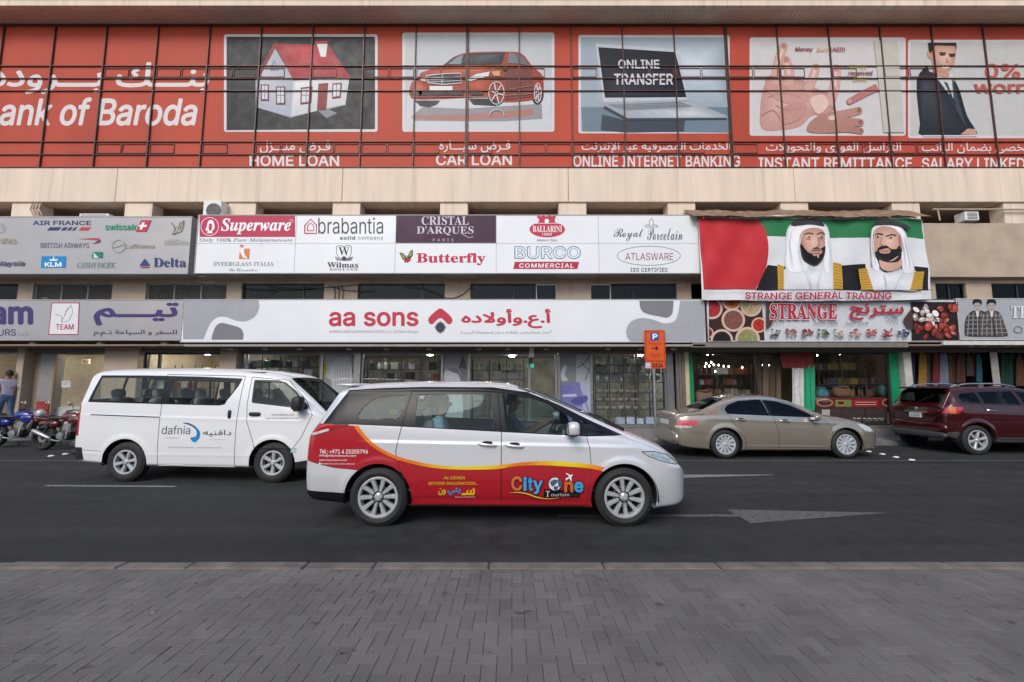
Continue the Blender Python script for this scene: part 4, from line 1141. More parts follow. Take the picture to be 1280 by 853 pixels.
# --- clothes shop board
tr = board('sign_board', 'grey framed board showing two young men in checked shirts', 'sign', 1198, 374, 1420, 424.5, 12.9, .25, mat('board_pale', '#a9a8ac', .4, var=.04), rim=mat('sign_edge3', (.55, .54, .52), .5))
q = Draw(onplane(12.9)); z = zoomer(850, 250, 2.977)
for ox, dk in ((0, '#3d3939'), (52, '#4a4545')):
    q.poly(z(curve([(1062 + ox, 445), (1078 + ox, 420), (1095 + ox, 412), (1116 + ox, 412), (1136 + ox, 420), (1152 + ox, 455), (1172 + ox * .9, 500), (1160 + ox * .9, 509), (1070 + ox, 509), (1058 + ox, 490)], 3, True)), dk)
    for i in range(5): q.line(z([(1076 + ox + i * 15, 424 - 6 * math.sin(i * .8)), (1070 + ox + i * 19, 505)]), 1.1, '#98908e', up=i == 0)
    for i in range(5): q.line(z([(1064 + ox, 432 + i * 16), (1146 + ox + i * 5, 430 + i * 16)]), 1.1, '#8a8382', up=i == 0)
    q.poly(z([(1098 + ox, 409), (1114 + ox, 409), (1110 + ox, 436), (1104 + ox, 436)]), '#cfcccb')
    q.poly(z(curve([(1091 + ox, 386), (1119 + ox, 386), (1119 + ox, 402), (1106 + ox, 416), (1093 + ox, 403)], 3, True)), '#aaa09c'); q.poly(z(curve([(1089 + ox, 392), (1090 + ox, 374), (1106 + ox, 369), (1122 + ox, 376), (1121 + ox, 392), (1112 + ox, 383), (1098 + ox, 384)], 3, True)), '#1d1a1a')
    q.line(z([(1096 + ox, 394), (1103 + ox, 394)]), .6, '#3a3030'); q.line(z([(1109 + ox, 394), (1116 + ox, 394)]), .6, '#3a3030', up=False); q.line(z([(1101 + ox, 407), (1112 + ox, 407)]), .5, '#6a4c48', up=False)
q.line(z([(1140, 470), (1160, 440), (1172, 509)]), 1.4, '#2a2727')
q.text('TR', 1262.5, 398.5, 1287, 382, '#6b6870', 'serif', .035); q.text('TR', 1263, 398, 1286.5, 382.5, '#d9d8dc', 'serif', .012)
q.ring(1272, 412.5, 5, 4, .8, '#5b585f')
q.build('lettering', tr)

# --- cloth banner with two portraits
ban = thing('cloth_banner', 'cloth banner in red, green and white with portraits of two men in white headdresses', 'banner', (Xp(1017, 330, 12.75), 12.75, Zp(376, 12.75)))
def rip(x, z_):
    return .035 * math.sin(x * 2.1 + z_ * .9) + .02 * math.sin(x * 4.7 - z_ * 2.2 + 1) + .010 * math.sin(x * 9.3 + z_ * 4.1) + .018 * math.sin((x - z_ * .55) * 7.5) * max(0, min(1, (7.0 - x) / 2.5)) + .02 * math.sin(z_ * 7 + x) * .3
q = Draw(onplane(12.75), 1.6); z = zoomer(870, 260, 4.267)
q.poly(z([(10, 48), (600, 40), (1212, 60), (1230, 250), (1248, 490), (640, 498), (30, 492)]), '#dcdcde')
q.poly(z([(330, 60), (1205, 62), (1218, 165), (1110, 160), (720, 158), (380, 152)]), '#2f7a4c')
q.poly(z([(10, 52)] + curve([(330, 62), (370, 120), (388, 230), (370, 340), (318, 436)], 6) + [(38, 438)]), '#c03036')
q.poly(z([(330, 420), (385, 303), (480, 312), (480, 440), (318, 440)]), '#211f22'); q.poly(z([(775, 308), (910, 296), (915, 330), (880, 441), (772, 441)]), '#211f22'); q.poly(z([(1160, 312), (1228, 322), (1230, 443), (1180, 443)]), '#211f22')
def head(pts_g, pts_f, beard, agal, robe, gold):
    q.soft(z(curve(robe, 3, True)), '#d2d3d8', '#efeff1', None, 7)
    q.soft(z(curve(pts_g, 4, True)), '#cfd0d6', '#e6e6ea', None, 3, .9)
    q.poly(z(curve([(sum(p[0] for p in pts_g) / len(pts_g) + (x_ - sum(p[0] for p in pts_g) / len(pts_g)) * .93, y_ + 4) for x_, y_ in pts_g], 4, True)), '#ebebee')
    for g_ in gold:
        q.poly(z(g_), '#c69a3a')
        for i in range(9):
            t = (i + .5) / 9
            a = [g_[0][0] + (g_[3][0] - g_[0][0]) * t, g_[0][1] + (g_[3][1] - g_[0][1]) * t]; c = [g_[1][0] + (g_[2][0] - g_[1][0]) * t, g_[1][1] + (g_[2][1] - g_[1][1]) * t]
            q.line(z([(a[0] + 4, a[1]), (c[0] - 4, c[1] + 5)]), .7, '#8a6224', up=i == 0)
    fx, fy = sum(p[0] for p in pts_f) / len(pts_f), sum(p[1] for p in pts_f) / len(pts_f)
    q.soft(z(curve(pts_f, 4, True)), '#bd8f7e', '#dfb8a6', z([(fx + 8, fy - 18)])[0], 9, .2)
    q.soft(z(curve(beard, 4, True)), '#3a302e', '#191414', None, 5, .75)
    q.poly(z(curve(agal, 4, True)), '#3b3836')
head([(480, 330), (478, 160), (495, 95), (560, 70), (660, 75), (715, 130), (722, 330), (690, 320), (685, 180), (672, 125), (600, 108), (548, 140), (540, 200), (560, 290), (590, 330)],
     [(545, 215), (550, 145), (585, 115), (640, 112), (680, 130), (685, 205), (672, 270), (620, 300), (570, 275)],
     [(542, 205), (550, 200), (575, 240), (600, 250), (610, 225), (640, 212), (668, 225), (686, 205), (678, 265), (645, 305), (610, 308), (560, 275)],
     [(505, 80), (560, 62), (640, 66), (682, 98), (590, 92), (510, 100)],
     [(470, 438), (440, 420), (470, 330), (560, 290), (640, 330), (720, 320), (770, 438), (620, 440)], [[(437, 298), (470, 312), (468, 438), (438, 436)], [(728, 292), (772, 300), (775, 440), (724, 440)]])
q.poly(z(curve([(600, 232), (640, 222), (668, 232), (660, 248), (625, 262), (606, 250)], 3, True)), '#c89684')
q.poly(z(curve([(600, 238), (635, 226), (668, 236), (640, 232)], 3, True)), '#211c1c'); q.line(z([(615, 248), (655, 244)]), 1.0, '#8f4c46'); q.poly(z([(640, 255), (650, 255), (648, 270), (638, 270)]), '#cfa592')
for a, b_ in ((592, 160), (660, 158)): q.ell(*z([(a, b_)])[0], 2.9, 1.1, '#d2bdb2'); q.ell(*z([(a + 3, b_)])[0], 1.2, 1.1, '#33251f'); q.line(z(curve([(a - 26, b_ - 12), (a, b_ - 22), (a + 26, b_ - 16)], 3)), .95, '#3a2c27'); q.line(z([(a - 14, b_ + 11), (a + 14, b_ + 11)]), .6, '#a87c6a')
q.line(z([(640, 160), (652, 195), (636, 205)]), .9, '#a87c6a')
head([(930, 250), (925, 130), (960, 95), (1030, 90), (1085, 120), (1120, 200), (1150, 330), (1100, 345), (1080, 260), (1075, 150), (1030, 108), (950, 112), (945, 260), (965, 330), (940, 320)],
     [(935, 180), (945, 118), (1000, 105), (1050, 125), (1072, 180), (1070, 240), (1030, 285), (990, 285), (950, 245)],
     [(942, 240), (955, 235), (965, 215), (1000, 205), (1025, 225), (1060, 225), (1075, 205), (1074, 250), (1030, 288), (990, 290), (955, 270)],
     [(935, 95), (960, 72), (1040, 75), (1110, 105), (1118, 125), (1040, 100), (960, 98)],
     [(910, 440), (900, 390), (920, 330), (960, 320), (1000, 350), (1090, 330), (1165, 345), (1180, 440), (1060, 441)], [[(862, 328), (910, 322), (938, 440), (880, 440)], [(1150, 345), (1200, 345), (1185, 441), (1130, 441)]])
q.poly(z(curve([(968, 275), (1010, 292), (1066, 262), (1076, 318), (1020, 344), (975, 325)], 3, True)), '#cfa592')
q.poly(z(curve([(942, 240), (960, 262), (1000, 290), (1040, 284), (1074, 250), (1060, 292), (1000, 296), (955, 272)], 3, True)), '#2b2422')
q.poly(z(curve([(968, 225), (1000, 215), (1020, 232), (1012, 248), (972, 246)], 3, True)), '#c29080'); q.line(z([(975, 236), (1012, 236)]), 1.0, '#8f4c46'); q.poly(z([(962, 218), (1000, 206), (1022, 226), (1000, 220), (966, 230)]), '#211c1c')
for a, b_ in ((958, 158), (1018, 166)): q.ell(*z([(a, b_)])[0], 2.6, 1.0, '#d2bdb2'); q.ell(*z([(a, b_)])[0], 1.1, 1.0, '#33251f'); q.line(z([(a - 24, b_ - 8), (a + 4, b_ - 16), (a + 26, b_ - 10)]), 1.1, '#3a2c27')
q.line(z([(978, 160), (970, 198), (988, 202)]), .9, '#a87c6a')
for pts in ([(500, 120), (490, 200), (505, 320)], [(700, 150), (708, 240), (700, 330)], [(552, 140), (535, 220), (560, 330)], [(560, 320), (600, 400), (606, 436)], [(660, 330), (640, 390), (642, 436)], [(945, 120), (934, 200), (950, 310)], [(1085, 150), (1110, 240), (1125, 330)], [(1060, 130), (1085, 220), (1095, 310)], [(985, 350), (1000, 400), (1004, 440)], [(1090, 345), (1060, 400), (1050, 440)]):
    q.line(z(curve(pts, 6)), [.2 + 1.0 * math.sin(math.pi * i / 12) for i in range(13)], '#d2d3d8', up=pts[0][0] == 500)
for pts in ([(560, 150), (552, 200), (575, 245)], [(1062, 150), (1068, 195), (1066, 230)]): q.line(z(curve(pts, 6)), [.3 + 2.2 * math.sin(math.pi * i / 12) for i in range(13)], '#b98672')
for pts in ([(630, 210), (648, 214)], [(972, 207), (990, 209)]): q.line(z(pts), 1.0, '#9a6a5a')
q.line(z([(38, 440), (1232, 444)]), .7, '#2a2a2c')
q.text('STRANGE GENERAL TRADING', *z([(248, 492)])[0], *z([(1030, 455)])[0], '#b02a48', 'sans', .018)
bo = q.build('cloth', ban)
bm = bmesh.new(); bm.from_mesh(bo.data)
for it in range(7):
    es = [e for e in bm.edges if e.calc_length() > .07]
    if not es: break
    bmesh.ops.subdivide_edges(bm, edges=es, cuts=1, use_grid_fill=False)
    bmesh.ops.triangulate(bm, faces=[f_ for f_ in bm.faces if len(f_.verts) > 4])
o0 = ORG[ban.name]
for v in bm.verts: v.co.y += rip(v.co.x + o0.x, v.co.z + o0.z)
bm.to_mesh(bo.data); bm.free()
ME_CLOTH = bo
# rusty sheet over it
aw = thing('metal_awning', 'thin rusty corrugated metal awning above the cloth banner', 'awning', (Xp(1017, 268, 13.), 13., Zp(266, 13.)))
b = MB()
xa, xb = Xp(867, 266, 12.55), Xp(1167, 266, 12.55)
n = 150
vs, fs = [], []
for i in range(n + 1):
    X = xa + (xb - xa) * i / n
    dz = .006 * math.sin(i * .9) + .02 * math.sin(i * .11)
    for Y, py in ((13.29, 263.5), (12.95, 267), (12.58, 270.8)):
        vs.append((X, Y, Zp(py, Y) + dz + .012 * math.sin(i * .31 + Y)))
for i in range(n):
    for j in range(2): fs.append((i * 3 + j, i * 3 + j + 1, i * 3 + j + 4, i * 3 + j + 3))
b.add(vs, fs)
b.add([(x, y, z_ + .006) for x, y, z_ in vs], [tuple(reversed(f_)) for f_ in fs])
b.build('sheet', mat('rusty_sheet', (.24, .15, .095), .75, var=.45, scale=5, detail=8, bump=.2), aw, smooth=True, fix=False)
b = MB()
for i in range(9):
    X = xa + (xb - xa) * (i + .4) / 9
    b.tube([(X, 13.29, Zp(268, 13.29)), (X, 12.6, Zp(272.6, 12.6))], .018, 6)
b.build('bracket', M_STONED, aw)
# ---------------------------------------------------------------- vehicles: a body lofted from cross-sections, then cut into panels, doors and glass
def pchip(xs, ys):
    xs, ys = np.array(xs, float), np.array(ys, float)
    h = np.diff(xs); dl = np.diff(ys) / h
    m = np.zeros(len(xs))
    m[0], m[-1] = dl[0], dl[-1]
    for i in range(1, len(xs) - 1):
        if dl[i - 1] * dl[i] > 0:
            w1, w2 = 2 * h[i] + h[i - 1], h[i] + 2 * h[i - 1]
            m[i] = (w1 + w2) / (w1 / dl[i - 1] + w2 / dl[i])
    def f(x):
        x = np.clip(np.asarray(x, float), xs[0], xs[-1])
        k = np.clip(np.searchsorted(xs, x) - 1, 0, len(h) - 1)
        t = (x - xs[k]) / h[k]
        return (1 + 2 * t) * (1 - t) ** 2 * ys[k] + t * (1 - t) ** 2 * h[k] * m[k] + t * t * (3 - 2 * t) * ys[k + 1] + t * t * (t - 1) * h[k] * m[k + 1]
    return f
def pip(px, py, poly):
    ins = np.zeros(px.shape, bool)
    n = len(poly)
    for i in range(n):
        x0, y0 = poly[i]; x1, y1 = poly[(i + 1) % n]
        if y0 == y1: continue
        c = ((y0 > py) != (y1 > py)) & (px < (x1 - x0) * (py - y0) / (y1 - y0) + x0)
        ins ^= c
    return ins
def nearest(px, py, poly):
    best = np.full(px.shape, 1e9); bx = px.copy(); by = py.copy()
    n = len(poly)
    for i in range(n):
        x0, y0 = poly[i]; x1, y1 = poly[(i + 1) % n]
        dx, dy = x1 - x0, y1 - y0
        L = dx * dx + dy * dy
        if L < 1e-12: continue
        t = np.clip(((px - x0) * dx + (py - y0) * dy) / L, 0, 1)
        qx, qy = x0 + t * dx, y0 + t * dy
        d_ = (qx - px) ** 2 + (qy - py) ** 2
        k = d_ < best
        best = np.where(k, d_, best); bx = np.where(k, qx, bx); by = np.where(k, qy, by)
    return bx, by
class Body:
    def __init__(s, L, keys, wheels, ra, zm=.62, kb=.06, kt=.05, bulge=.012, n=2.6, nx=300, flare=.012, creases=()):
        s.L, s.wheels, s.ra, s.zm, s.kb, s.kt, s.bulge, s.n, s.flare, s.creases = L, wheels, ra, zm, kb, kt, bulge, n, flare, creases
        s.fn = {k: pchip([p[0] for p in v], [p[1] for p in v]) for k, v in keys.items()}
        s.nx = nx
    def par(s, x):
        zb, zbe, zt, hw, hwt, er = (s.fn[k](x) for k in ('zb', 'belt', 'top', 'hw', 'hwt', 'er'))
        ze = zt - er
        zbe = np.minimum(zbe, ze - .008)
        return zb, zbe, ze, zt, hw, np.minimum(hwt, hw), er
    def side(s, x, z, zb, zbe, hw):
        lo = np.clip((s.zm - z) / np.maximum(s.zm - zb, .05), 0, 1); hi = np.clip((z - s.zm) / np.maximum(zbe - s.zm, .05), 0, 1)
        y = hw * (1 - s.kb * lo ** 2.2 - s.kt * hi ** 2)
        for (xw, zw) in s.wheels:
            dd = np.hypot(x - xw, z - zw)
            y = y + s.flare * np.exp(-((dd - s.ra - .02) / .055) ** 2) * (z > zw - .15)
        for (x0, z0, x1, z1, amp, w) in s.creases:
            zc = z0 + (z1 - z0) * (x - x0) / (x1 - x0)
            fade = np.clip((x - x0) / .25, 0, 1) * np.clip((x1 - x) / .25, 0, 1)
            y = y + amp * fade * np.exp(-((z - zc) / w) ** 2) * np.where(z < zc, 1, np.exp(-((z - zc) / (w * .45)) ** 2))
        return y
    def W(s, x, z):
        zb, zbe, ze, zt, hw, hwt, er = s.par(x)
        ys = s.side(x, np.minimum(z, zbe), zb, zbe, hw)
        yb = s.side(x, zbe, zb, zbe, hw)
        t = np.clip((z - zbe) / np.maximum(ze - zbe, 1e-4), 0, 1)
        yg = yb + (hwt - yb) * t + s.bulge * 4 * t * (1 - t)
        q = np.clip((z - ze) / np.maximum(er, 1e-4), 0, 1)
        yr = hwt * (1 - q ** s.n) ** (1 / s.n)
        return np.where(z <= zbe, ys, np.where(z <= ze, yg, yr))
    def Zof(s, x, y):
        zb, zbe, ze, zt, hw, hwt, er = s.par(x)
        q = np.clip(y / np.maximum(hwt, 1e-4), 0, 1)
        return ze + er * (1 - q ** s.n) ** (1 / s.n)
    def grid(s):
        L = s.L
        u = np.linspace(0, 1, s.nx)
        e = .16
        x = L * (u + e * (-np.sin(2 * np.pi * u)) / (2 * np.pi) * 1.0)
        ends = np.array([.004, .01, .018, .028, .04, .055])
        x = np.unique(np.round(np.concatenate([x, ends, L - ends]), 4))
        x0_ = getattr(s, 'x0', 0.)
        if x0_: x = np.unique(np.round(np.concatenate([x[x >= 1.0], 1.0 - (1.0 - x[x < 1.0]) * .62]), 5))
        s.x = x
        zb, zbe, ze, zt, hw, hwt, er = s.par(x)
        nF, nS, nG, nR = 6, 58, 34, 26
        rows_y, rows_z, seg = [], [], []
        yb0 = s.side(x, zb + .06, zb, zbe, hw)
        for i in range(nF):
            t = i / (nF - 1)
            rows_y.append((yb0 - .07) * t); rows_z.append(zb + 0 * x)
            seg.append(0)
        for i in range(1, 5):
            a = math.pi / 2 * i / 5
            rows_y.append(yb0 - .07 + .07 * math.sin(a)); rows_z.append(zb + .06 * (1 - math.cos(a))); seg.append(1)
        for i in range(nS):
            z = zb + .06 + (zbe - zb - .06) * i / (nS - 1)
            rows_y.append(s.side(x, z, zb, zbe, hw)); rows_z.append(z); seg.append(2)
        yb = s.side(x, zbe, zb, zbe, hw)
        for i in range(1, nG + 1):
            t = i / nG
            rows_y.append(yb + (hwt - yb) * t + s.bulge * 4 * t * (1 - t)); rows_z.append(zbe + (ze - zbe) * t); seg.append(3)
        for i in range(1, nR + 1):
            a = math.pi / 2 * i / nR
            yy = hwt * max(0., math.cos(a)) ** (2 / s.n) if i < nR else 0 * x
            rows_y.append(yy); rows_z.append(ze + er * math.sin(a) ** (2 / s.n)); seg.append(4)
        s.Y = np.array(rows_y).T.copy(); s.Z = np.array(rows_z).T.copy()
        s.X = np.repeat(x[:, None], s.Y.shape[1], 1).copy()
        seg = np.array(seg)
        s.fseg = seg[1:]                         # segment of the face row between j and j+1
        ni, nj = s.Y.shape
        s.part = np.zeros((ni - 1, nj - 1), int)  # index into names, -1 deleted
        s.mat = np.zeros((ni - 1, nj - 1), int)
        s.partL = None
        s.names = ['body']
        s.moved = np.zeros((ni, nj), bool)
    def cen(s, A): return (A[:-1, :-1] + A[1:, :-1] + A[:-1, 1:] + A[1:, 1:]) / 4
    def cut(s, poly, name=None, m=None, segs=(1, 2, 3, 4), top=False, only=None, snap=True):
        """faces inside the outline become part `name` (None keeps the part, 'hole' deletes) and take material m"""
        ok = np.isin(s.fseg, segs)[None, :]
        A, B_ = (s.X, s.Y) if top else (s.X, s.Z)
        ins = pip(s.cen(A), s.cen(B_), poly) & ok
        if only is not None: ins &= np.isin(s.part, [s.names.index(n_) for n_ in only if n_ in s.names])
        if snap:
            ni, nj = s.Y.shape
            ci = np.zeros((ni, nj), int); co = np.zeros((ni, nj), int)
            okf = np.broadcast_to(ok, ins.shape)
            for di in (0, 1):
                for dj in (0, 1):
                    ci[di:ni - 1 + di, dj:nj - 1 + dj] += ins
                    co[di:ni - 1 + di, dj:nj - 1 + dj] += (~ins) & okf
            bnd = (ci > 0) & (co > 0) & ~s.moved
            ii = np.where(bnd)
            if len(ii[0]):
                a, b_ = A[ii], B_[ii]
                na, nb = nearest(a, b_, poly)
                dd = np.hypot(na - a, nb - b_)
                good = dd < .03
                na, nb = np.where(good, na, a), np.where(good, nb, b_)
                if top:
                    z = s.Zof(na, nb)
                    s.X[ii] = na; s.Y[ii] = nb; s.Z[ii] = np.where(good, z, s.Z[ii])
                else:
                    s.X[ii] = na; s.Z[ii] = nb; s.Y[ii] = np.where(good, s.W(na, nb), s.Y[ii])
                s.moved[ii] = True
        if name == 'hole': s.part[ins] = -1
        elif name:
            if name not in s.names: s.names.append(name)
            s.part[ins] = s.names.index(name)
        if m is not None: s.mat[ins] = m
        return ins
    def build(s, mats, root, split_lr=(), keep_left=True):
        """one mesh per part and side; normals come from the uncut surface so that seams do not show in the shading"""
        ni, nj = s.Y.shape
        # normals of the half surface
        du = np.gradient(np.stack([s.X, -s.Y, s.Z], -1), axis=0); dv = np.gradient(np.stack([s.X, -s.Y, s.Z], -1), axis=1)
        N = np.cross(du, dv)
        ln = np.linalg.norm(N, axis=-1, keepdims=True)
        N = np.where(ln > 1e-12, N / np.maximum(ln, 1e-12), 0)
        out = {}
        I, J = np.meshgrid(np.arange(ni - 1), np.arange(nj - 1), indexing='ij')
        for pi, nm in enumerate(s.names):
            fm = s.part == pi
            if not fm.any(): continue
            fi, fj = I[fm], J[fm]; fmat = s.mat[fm]
            quads = np.stack([fi * nj + fj, (fi + 1) * nj + fj, (fi + 1) * nj + fj + 1, fi * nj + fj + 1], 1)
            pos = np.stack([s.X, -s.Y, s.Z], -1).reshape(-1, 3)
            nor = N.reshape(-1, 3)
            used, inv = np.unique(quads, return_inverse=True)
            q = inv.reshape(quads.shape)
            pr, nr = pos[used], nor[used]
            sides = []
            if nm in split_lr:
                sides = [(pr, nr, q, fmat), (pr * [1, -1, 1], nr * [1, -1, 1], q[:, ::-1], fmat)]
            else:
                k = len(used)
                sides = [(np.concatenate([pr, pr * [1, -1, 1]]), np.concatenate([nr, nr * [1, -1, 1]]), np.concatenate([q, q[:, ::-1] + k]), np.concatenate([fmat, fmat]))]
            for si, (v, n_, f, mm) in enumerate(sides):
                me = bpy.data.meshes.new(nm)
                faces = [tuple(map(int, r)) for r in f]
                caps = []
                if nm == 'body':
                    k = len(used)
                    lut = {int(u): i for i, u in enumerate(used)}
                    for i in (0, ni - 1):
                        ring = [lut[i * nj + j] for j in range(nj) if i * nj + j in lut]
                        if len(ring) > 6: caps.append(ring + [r + k for r in reversed(ring)])
                me.from_pydata(v.tolist(), [], faces + caps)
                me.polygons.foreach_set('material_index', list(map(int, mm)) + [0] * len(caps))
                me.polygons.foreach_set('use_smooth', [True] * len(me.polygons))
                for m in mats: me.materials.append(m)
                zero = np.linalg.norm(n_, axis=1) < .5
                n_ = n_.copy(); n_[zero] = [0, 0, 1]
                if not caps: me.normals_split_custom_set_from_vertices(n_.tolist())
                o = bpy.data.objects.new(nm, me)
                COL.objects.link(o)
                o.parent = root
                out.setdefault(nm, []).append(o)
        return out
    # things laid on the flank: u runs along the car, v is height
    def mp(s, sgn=-1):
        def f(u, v, k):
            y = float(s.W(np.array(u), np.array(v)))
            return (u, sgn * (y + .0022 + k * .0006), v)
        return f
    def strip(s, pts, w, off=.002, n=8, closed=False, mb=None, mi=0, both=True, step=.03):
        mb = mb or MB()
        P_ = [Vector(p) for p in pts]
        if closed: P_ = P_ + [P_[0]]
        d_ = []
        for a, b_ in zip(P_, P_[1:]):
            m = max(1, int((b_ - a).length / step))
            d_ += [a.lerp(b_, i / m) for i in range(m)]
        if not closed: d_.append(P_[-1])
        k = len(d_)
        for sg in ((-1, 1) if both else (-1,)):
            vs = []
            for i, p in enumerate(d_):
                t = (d_[(i + 1) % k if closed else min(i + 1, k - 1)] - d_[(i - 1) % k if closed else max(i - 1, 0)])
                if t.length < 1e-9: t = Vector((1, 0))
                t.normalize()
                nn_ = Vector((-t.y, t.x)) * w / 2
                for c in (p + nn_, p - nn_):
                    vs.append((c.x, sg * (float(s.W(np.array(c.x), np.array(c.y))) + off), c.y))
            fs = [(2 * i, 2 * ((i + 1) % k), 2 * ((i + 1) % k) + 1, 2 * i + 1) for i in range(k if closed else k - 1)]
            mb.add(vs, fs, mi)
        return mb
    def liners(s, root, zc, m, depth=.42):
        b = MB()
        for (xw, zw) in s.wheels:
            for sg in (-1, 1):
                y1 = float(s.W(np.array(xw), np.array(zw + s.ra * .9))) - .012
                vs, k = [], 22
                a0 = -8
                for i in range(k):
                    a = R(a0 + (180 - 2 * a0) * i / (k - 1))
                    for y in (y1, y1 - depth): vs.append((xw + (s.ra + .006) * math.cos(a), sg * y, zw + (s.ra + .006) * math.sin(a)))
                b.add(vs, [(2 * i, 2 * i + 2, 2 * i + 3, 2 * i + 1) for i in range(k - 1)])
                b.add([(xw + (s.ra + .006) * math.cos(R(a0 + (180 - 2 * a0) * i / (k - 1))), sg * (y1 - depth), zw + (s.ra + .006) * math.sin(R(a0 + (180 - 2 * a0) * i / (k - 1)))) for i in range(k)], [tuple(range(k))])
        return b.build('wheel_arch_liner', m, root, fix=False)
def arch(xw, zw, r, zlow, n=30):
    a0 = math.degrees(math.asin(max(-1, min(1, (zlow - zw) / r))))
    pts = arc(xw, zw, r, r, a0, 180 - a0, n)
    return pts
def wheel_meshes(rt, rr, w, style, spokes):
    t = MB()
    prof = [(rr - .005, -w / 2 + .02), (rr + .01, -w / 2 + .006), ((rt + rr) / 2, -w / 2 - .006), (rt - .025, -w / 2 + .008), (rt - .006, -w / 2 + .03)]
    for i in range(5):
        y = -w / 2 + .04 + (w - .08) * i / 4
        prof += [(rt, y - .008), (rt, y + .008), (rt - .007, y + .012), (rt - .007, y + .018)] if i < 4 else [(rt, y)]
    prof += [(rt - .006, w / 2 - .03), (rt - .025, w / 2 - .008), ((rt + rr) / 2, w / 2), (rr - .005, w / 2 - .02)]
    t.lathe(prof, (0, 0, 0), 'y', 56, closed=True)
    r = MB()
    f = -w / 2 + .012
    r.lathe([(rr - .002, f + .05), (rr + .008, f - .004), (rr - .004, f - .008), (rr - .022, f - .002), (rr - .026, f + .06), (rr - .03, w / 2 - .03)], (0, 0, 0), 'y', 56, 0)
    r.lathe([(0, f + .075), (rr - .02, f + .075)], (0, 0, 0), 'y', 40, 1)
    r.lathe([(0, f - .004), (.026, f - .004), (.032, f + .002), (.05, f + .012), (.058, f + .05)], (0, 0, 0), 'y', 24, 0)
    for i in range(spokes):
        a = 2 * math.pi * i / spokes + (math.pi / 2 if spokes % 2 else math.pi / spokes)
        ca, sa = math.cos(a), math.sin(a)
        if style == 'cover': r0, r1, w0, w1 = .05, rr - .012, .020, .036
        elif style == 'six': r0, r1, w0, w1 = .05, rr - .018, .022, .036
        elif style == 'fin': r0, r1, w0, w1 = .07, rr - .012, .017, .030
        else: r0, r1, w0, w1 = .05, rr - .016, .017, .026
        def pt(rad, t_, y): return (rad * ca - t_ * sa, y, rad * sa + t_ * ca)
        vs = []
        for rad, ww, y in ((r0, w0, f + .006), ((r0 + r1) / 2, (w0 + w1) / 2, f + .004), (r1, w1, f - .002)):
            vs += [pt(rad, -ww, y + .012), pt(rad, -ww * .6, y), pt(rad, ww * .6, y), pt(rad, ww, y + .012), pt(rad, ww, y + .05), pt(rad, -ww, y + .05)]
        fs = [(k * 6 + j, k * 6 + (j + 1) % 6, (k + 1) * 6 + (j + 1) % 6, (k + 1) * 6 + j) for k in range(2) for j in range(6)]
        r.add(vs, fs, 0)
    for i in range(5):
        a = 2 * math.pi * i / 5
        r.lathe([(0, f + .004), (.007, f + .004), (.008, f + .014)], (.040 * math.cos(a), 0, .040 * math.sin(a)), 'y', 8, 1)
    r.lathe([(.10, f + .066), (.13, f + .066), (.13, f + .074)], (0, 0, 0), 'y', 30, 2)
    return t, r
def add_wheels(root, body, rt, rr, w, style, spokes, inset=.02, rim_m=None, trk=None):
    t, r = wheel_meshes(rt, rr, w, style, spokes)
    first = None
    dark = mat('wheel_dark', (.012, .012, .013), .8, var=.1, spec=.15)
    disc = mat('brake_disc', (.22, .22, .22), .4, metal=.8)
    for (xw, zw) in body.wheels:
        for sg in (-1, 1):
            e = bpy.data.objects.new('wheel', None); COL.objects.link(e); e.parent = root
            y = (trk or float(body.fn['hw'](xw))) - inset - w / 2
            e.location = (xw, sg * y, rt); e.rotation_euler = (0, R(17 * xw), 0 if sg < 0 else math.pi)
            if first is None:
                a = t.build('tyre', M_RUBBER, None, smooth=True); b_ = r.build('rim', [rim_m, dark, disc], None, smooth=True)
                first = (a, b_)
            else:
                a, b_ = first[0].copy(), first[1].copy()
                COL.objects.link(a); COL.objects.link(b_)
            a.parent = e; b_.parent = e
def paint(name, col, metal=.0, rough=.28, dust=.0):
    return mat(name, col, rough, metal=metal, var=dust, scale=2.2, coat=.8, detail=8)
M_SEAM = mat('panel_gap', (.012, .012, .012), .8, var=0)
M_SEAL = mat('window_seal', (.015, .015, .016), .45, var=0)
M_LINER = mat('arch_liner', (.012, .012, .012), .9, var=0)
M_CARGLASS = glass('car_glass', (.66, .78, .77), refl=(.36, .41, .42), ior=1.45)
M_TINT = glass('tinted_glass', (.12, .13, .14), refl=(.7, .75, .8), ior=1.5)
M_TINT2 = glass('half_tinted_glass', (.42, .46, .46), refl=(.6, .65, .68), ior=1.45)
M_INT = mat('dark_interior_trim', (.07, .07, .072), .8, var=.1)
M_SEAT = mat('grey_seat_cloth', (.26, .26, .265), .9, var=.12, scale=14)
M_RED = mat('red_lens', (.45, .012, .02), .12, var=.1, scale=20, coat=1)
M_RED_P = mat('pink_lens', (.55, .10, .12), .15, var=.1, scale=20, coat=1)
M_CLEAR = mat('clear_lens', (.60, .60, .59), .3, metal=.15, var=.3, scale=28, coat=.5)
M_AMBER = mat('amber_lens', (.6, .16, .03), .15, var=.1, coat=1)
M_PLATE = mat('number_plate_white', (.7, .7, .68), .4, var=.05)
M_ALLOY = mat('alloy_silver', (.58, .59, .60), .35, metal=.4, var=.06)
M_ALLOY2 = mat('cover_silver', (.54, .565, .59), .4, metal=.3, var=.08)
M_CHROME2 = mat('chrome_trim', (.72, .73, .74), .2, metal=.95, var=.03)
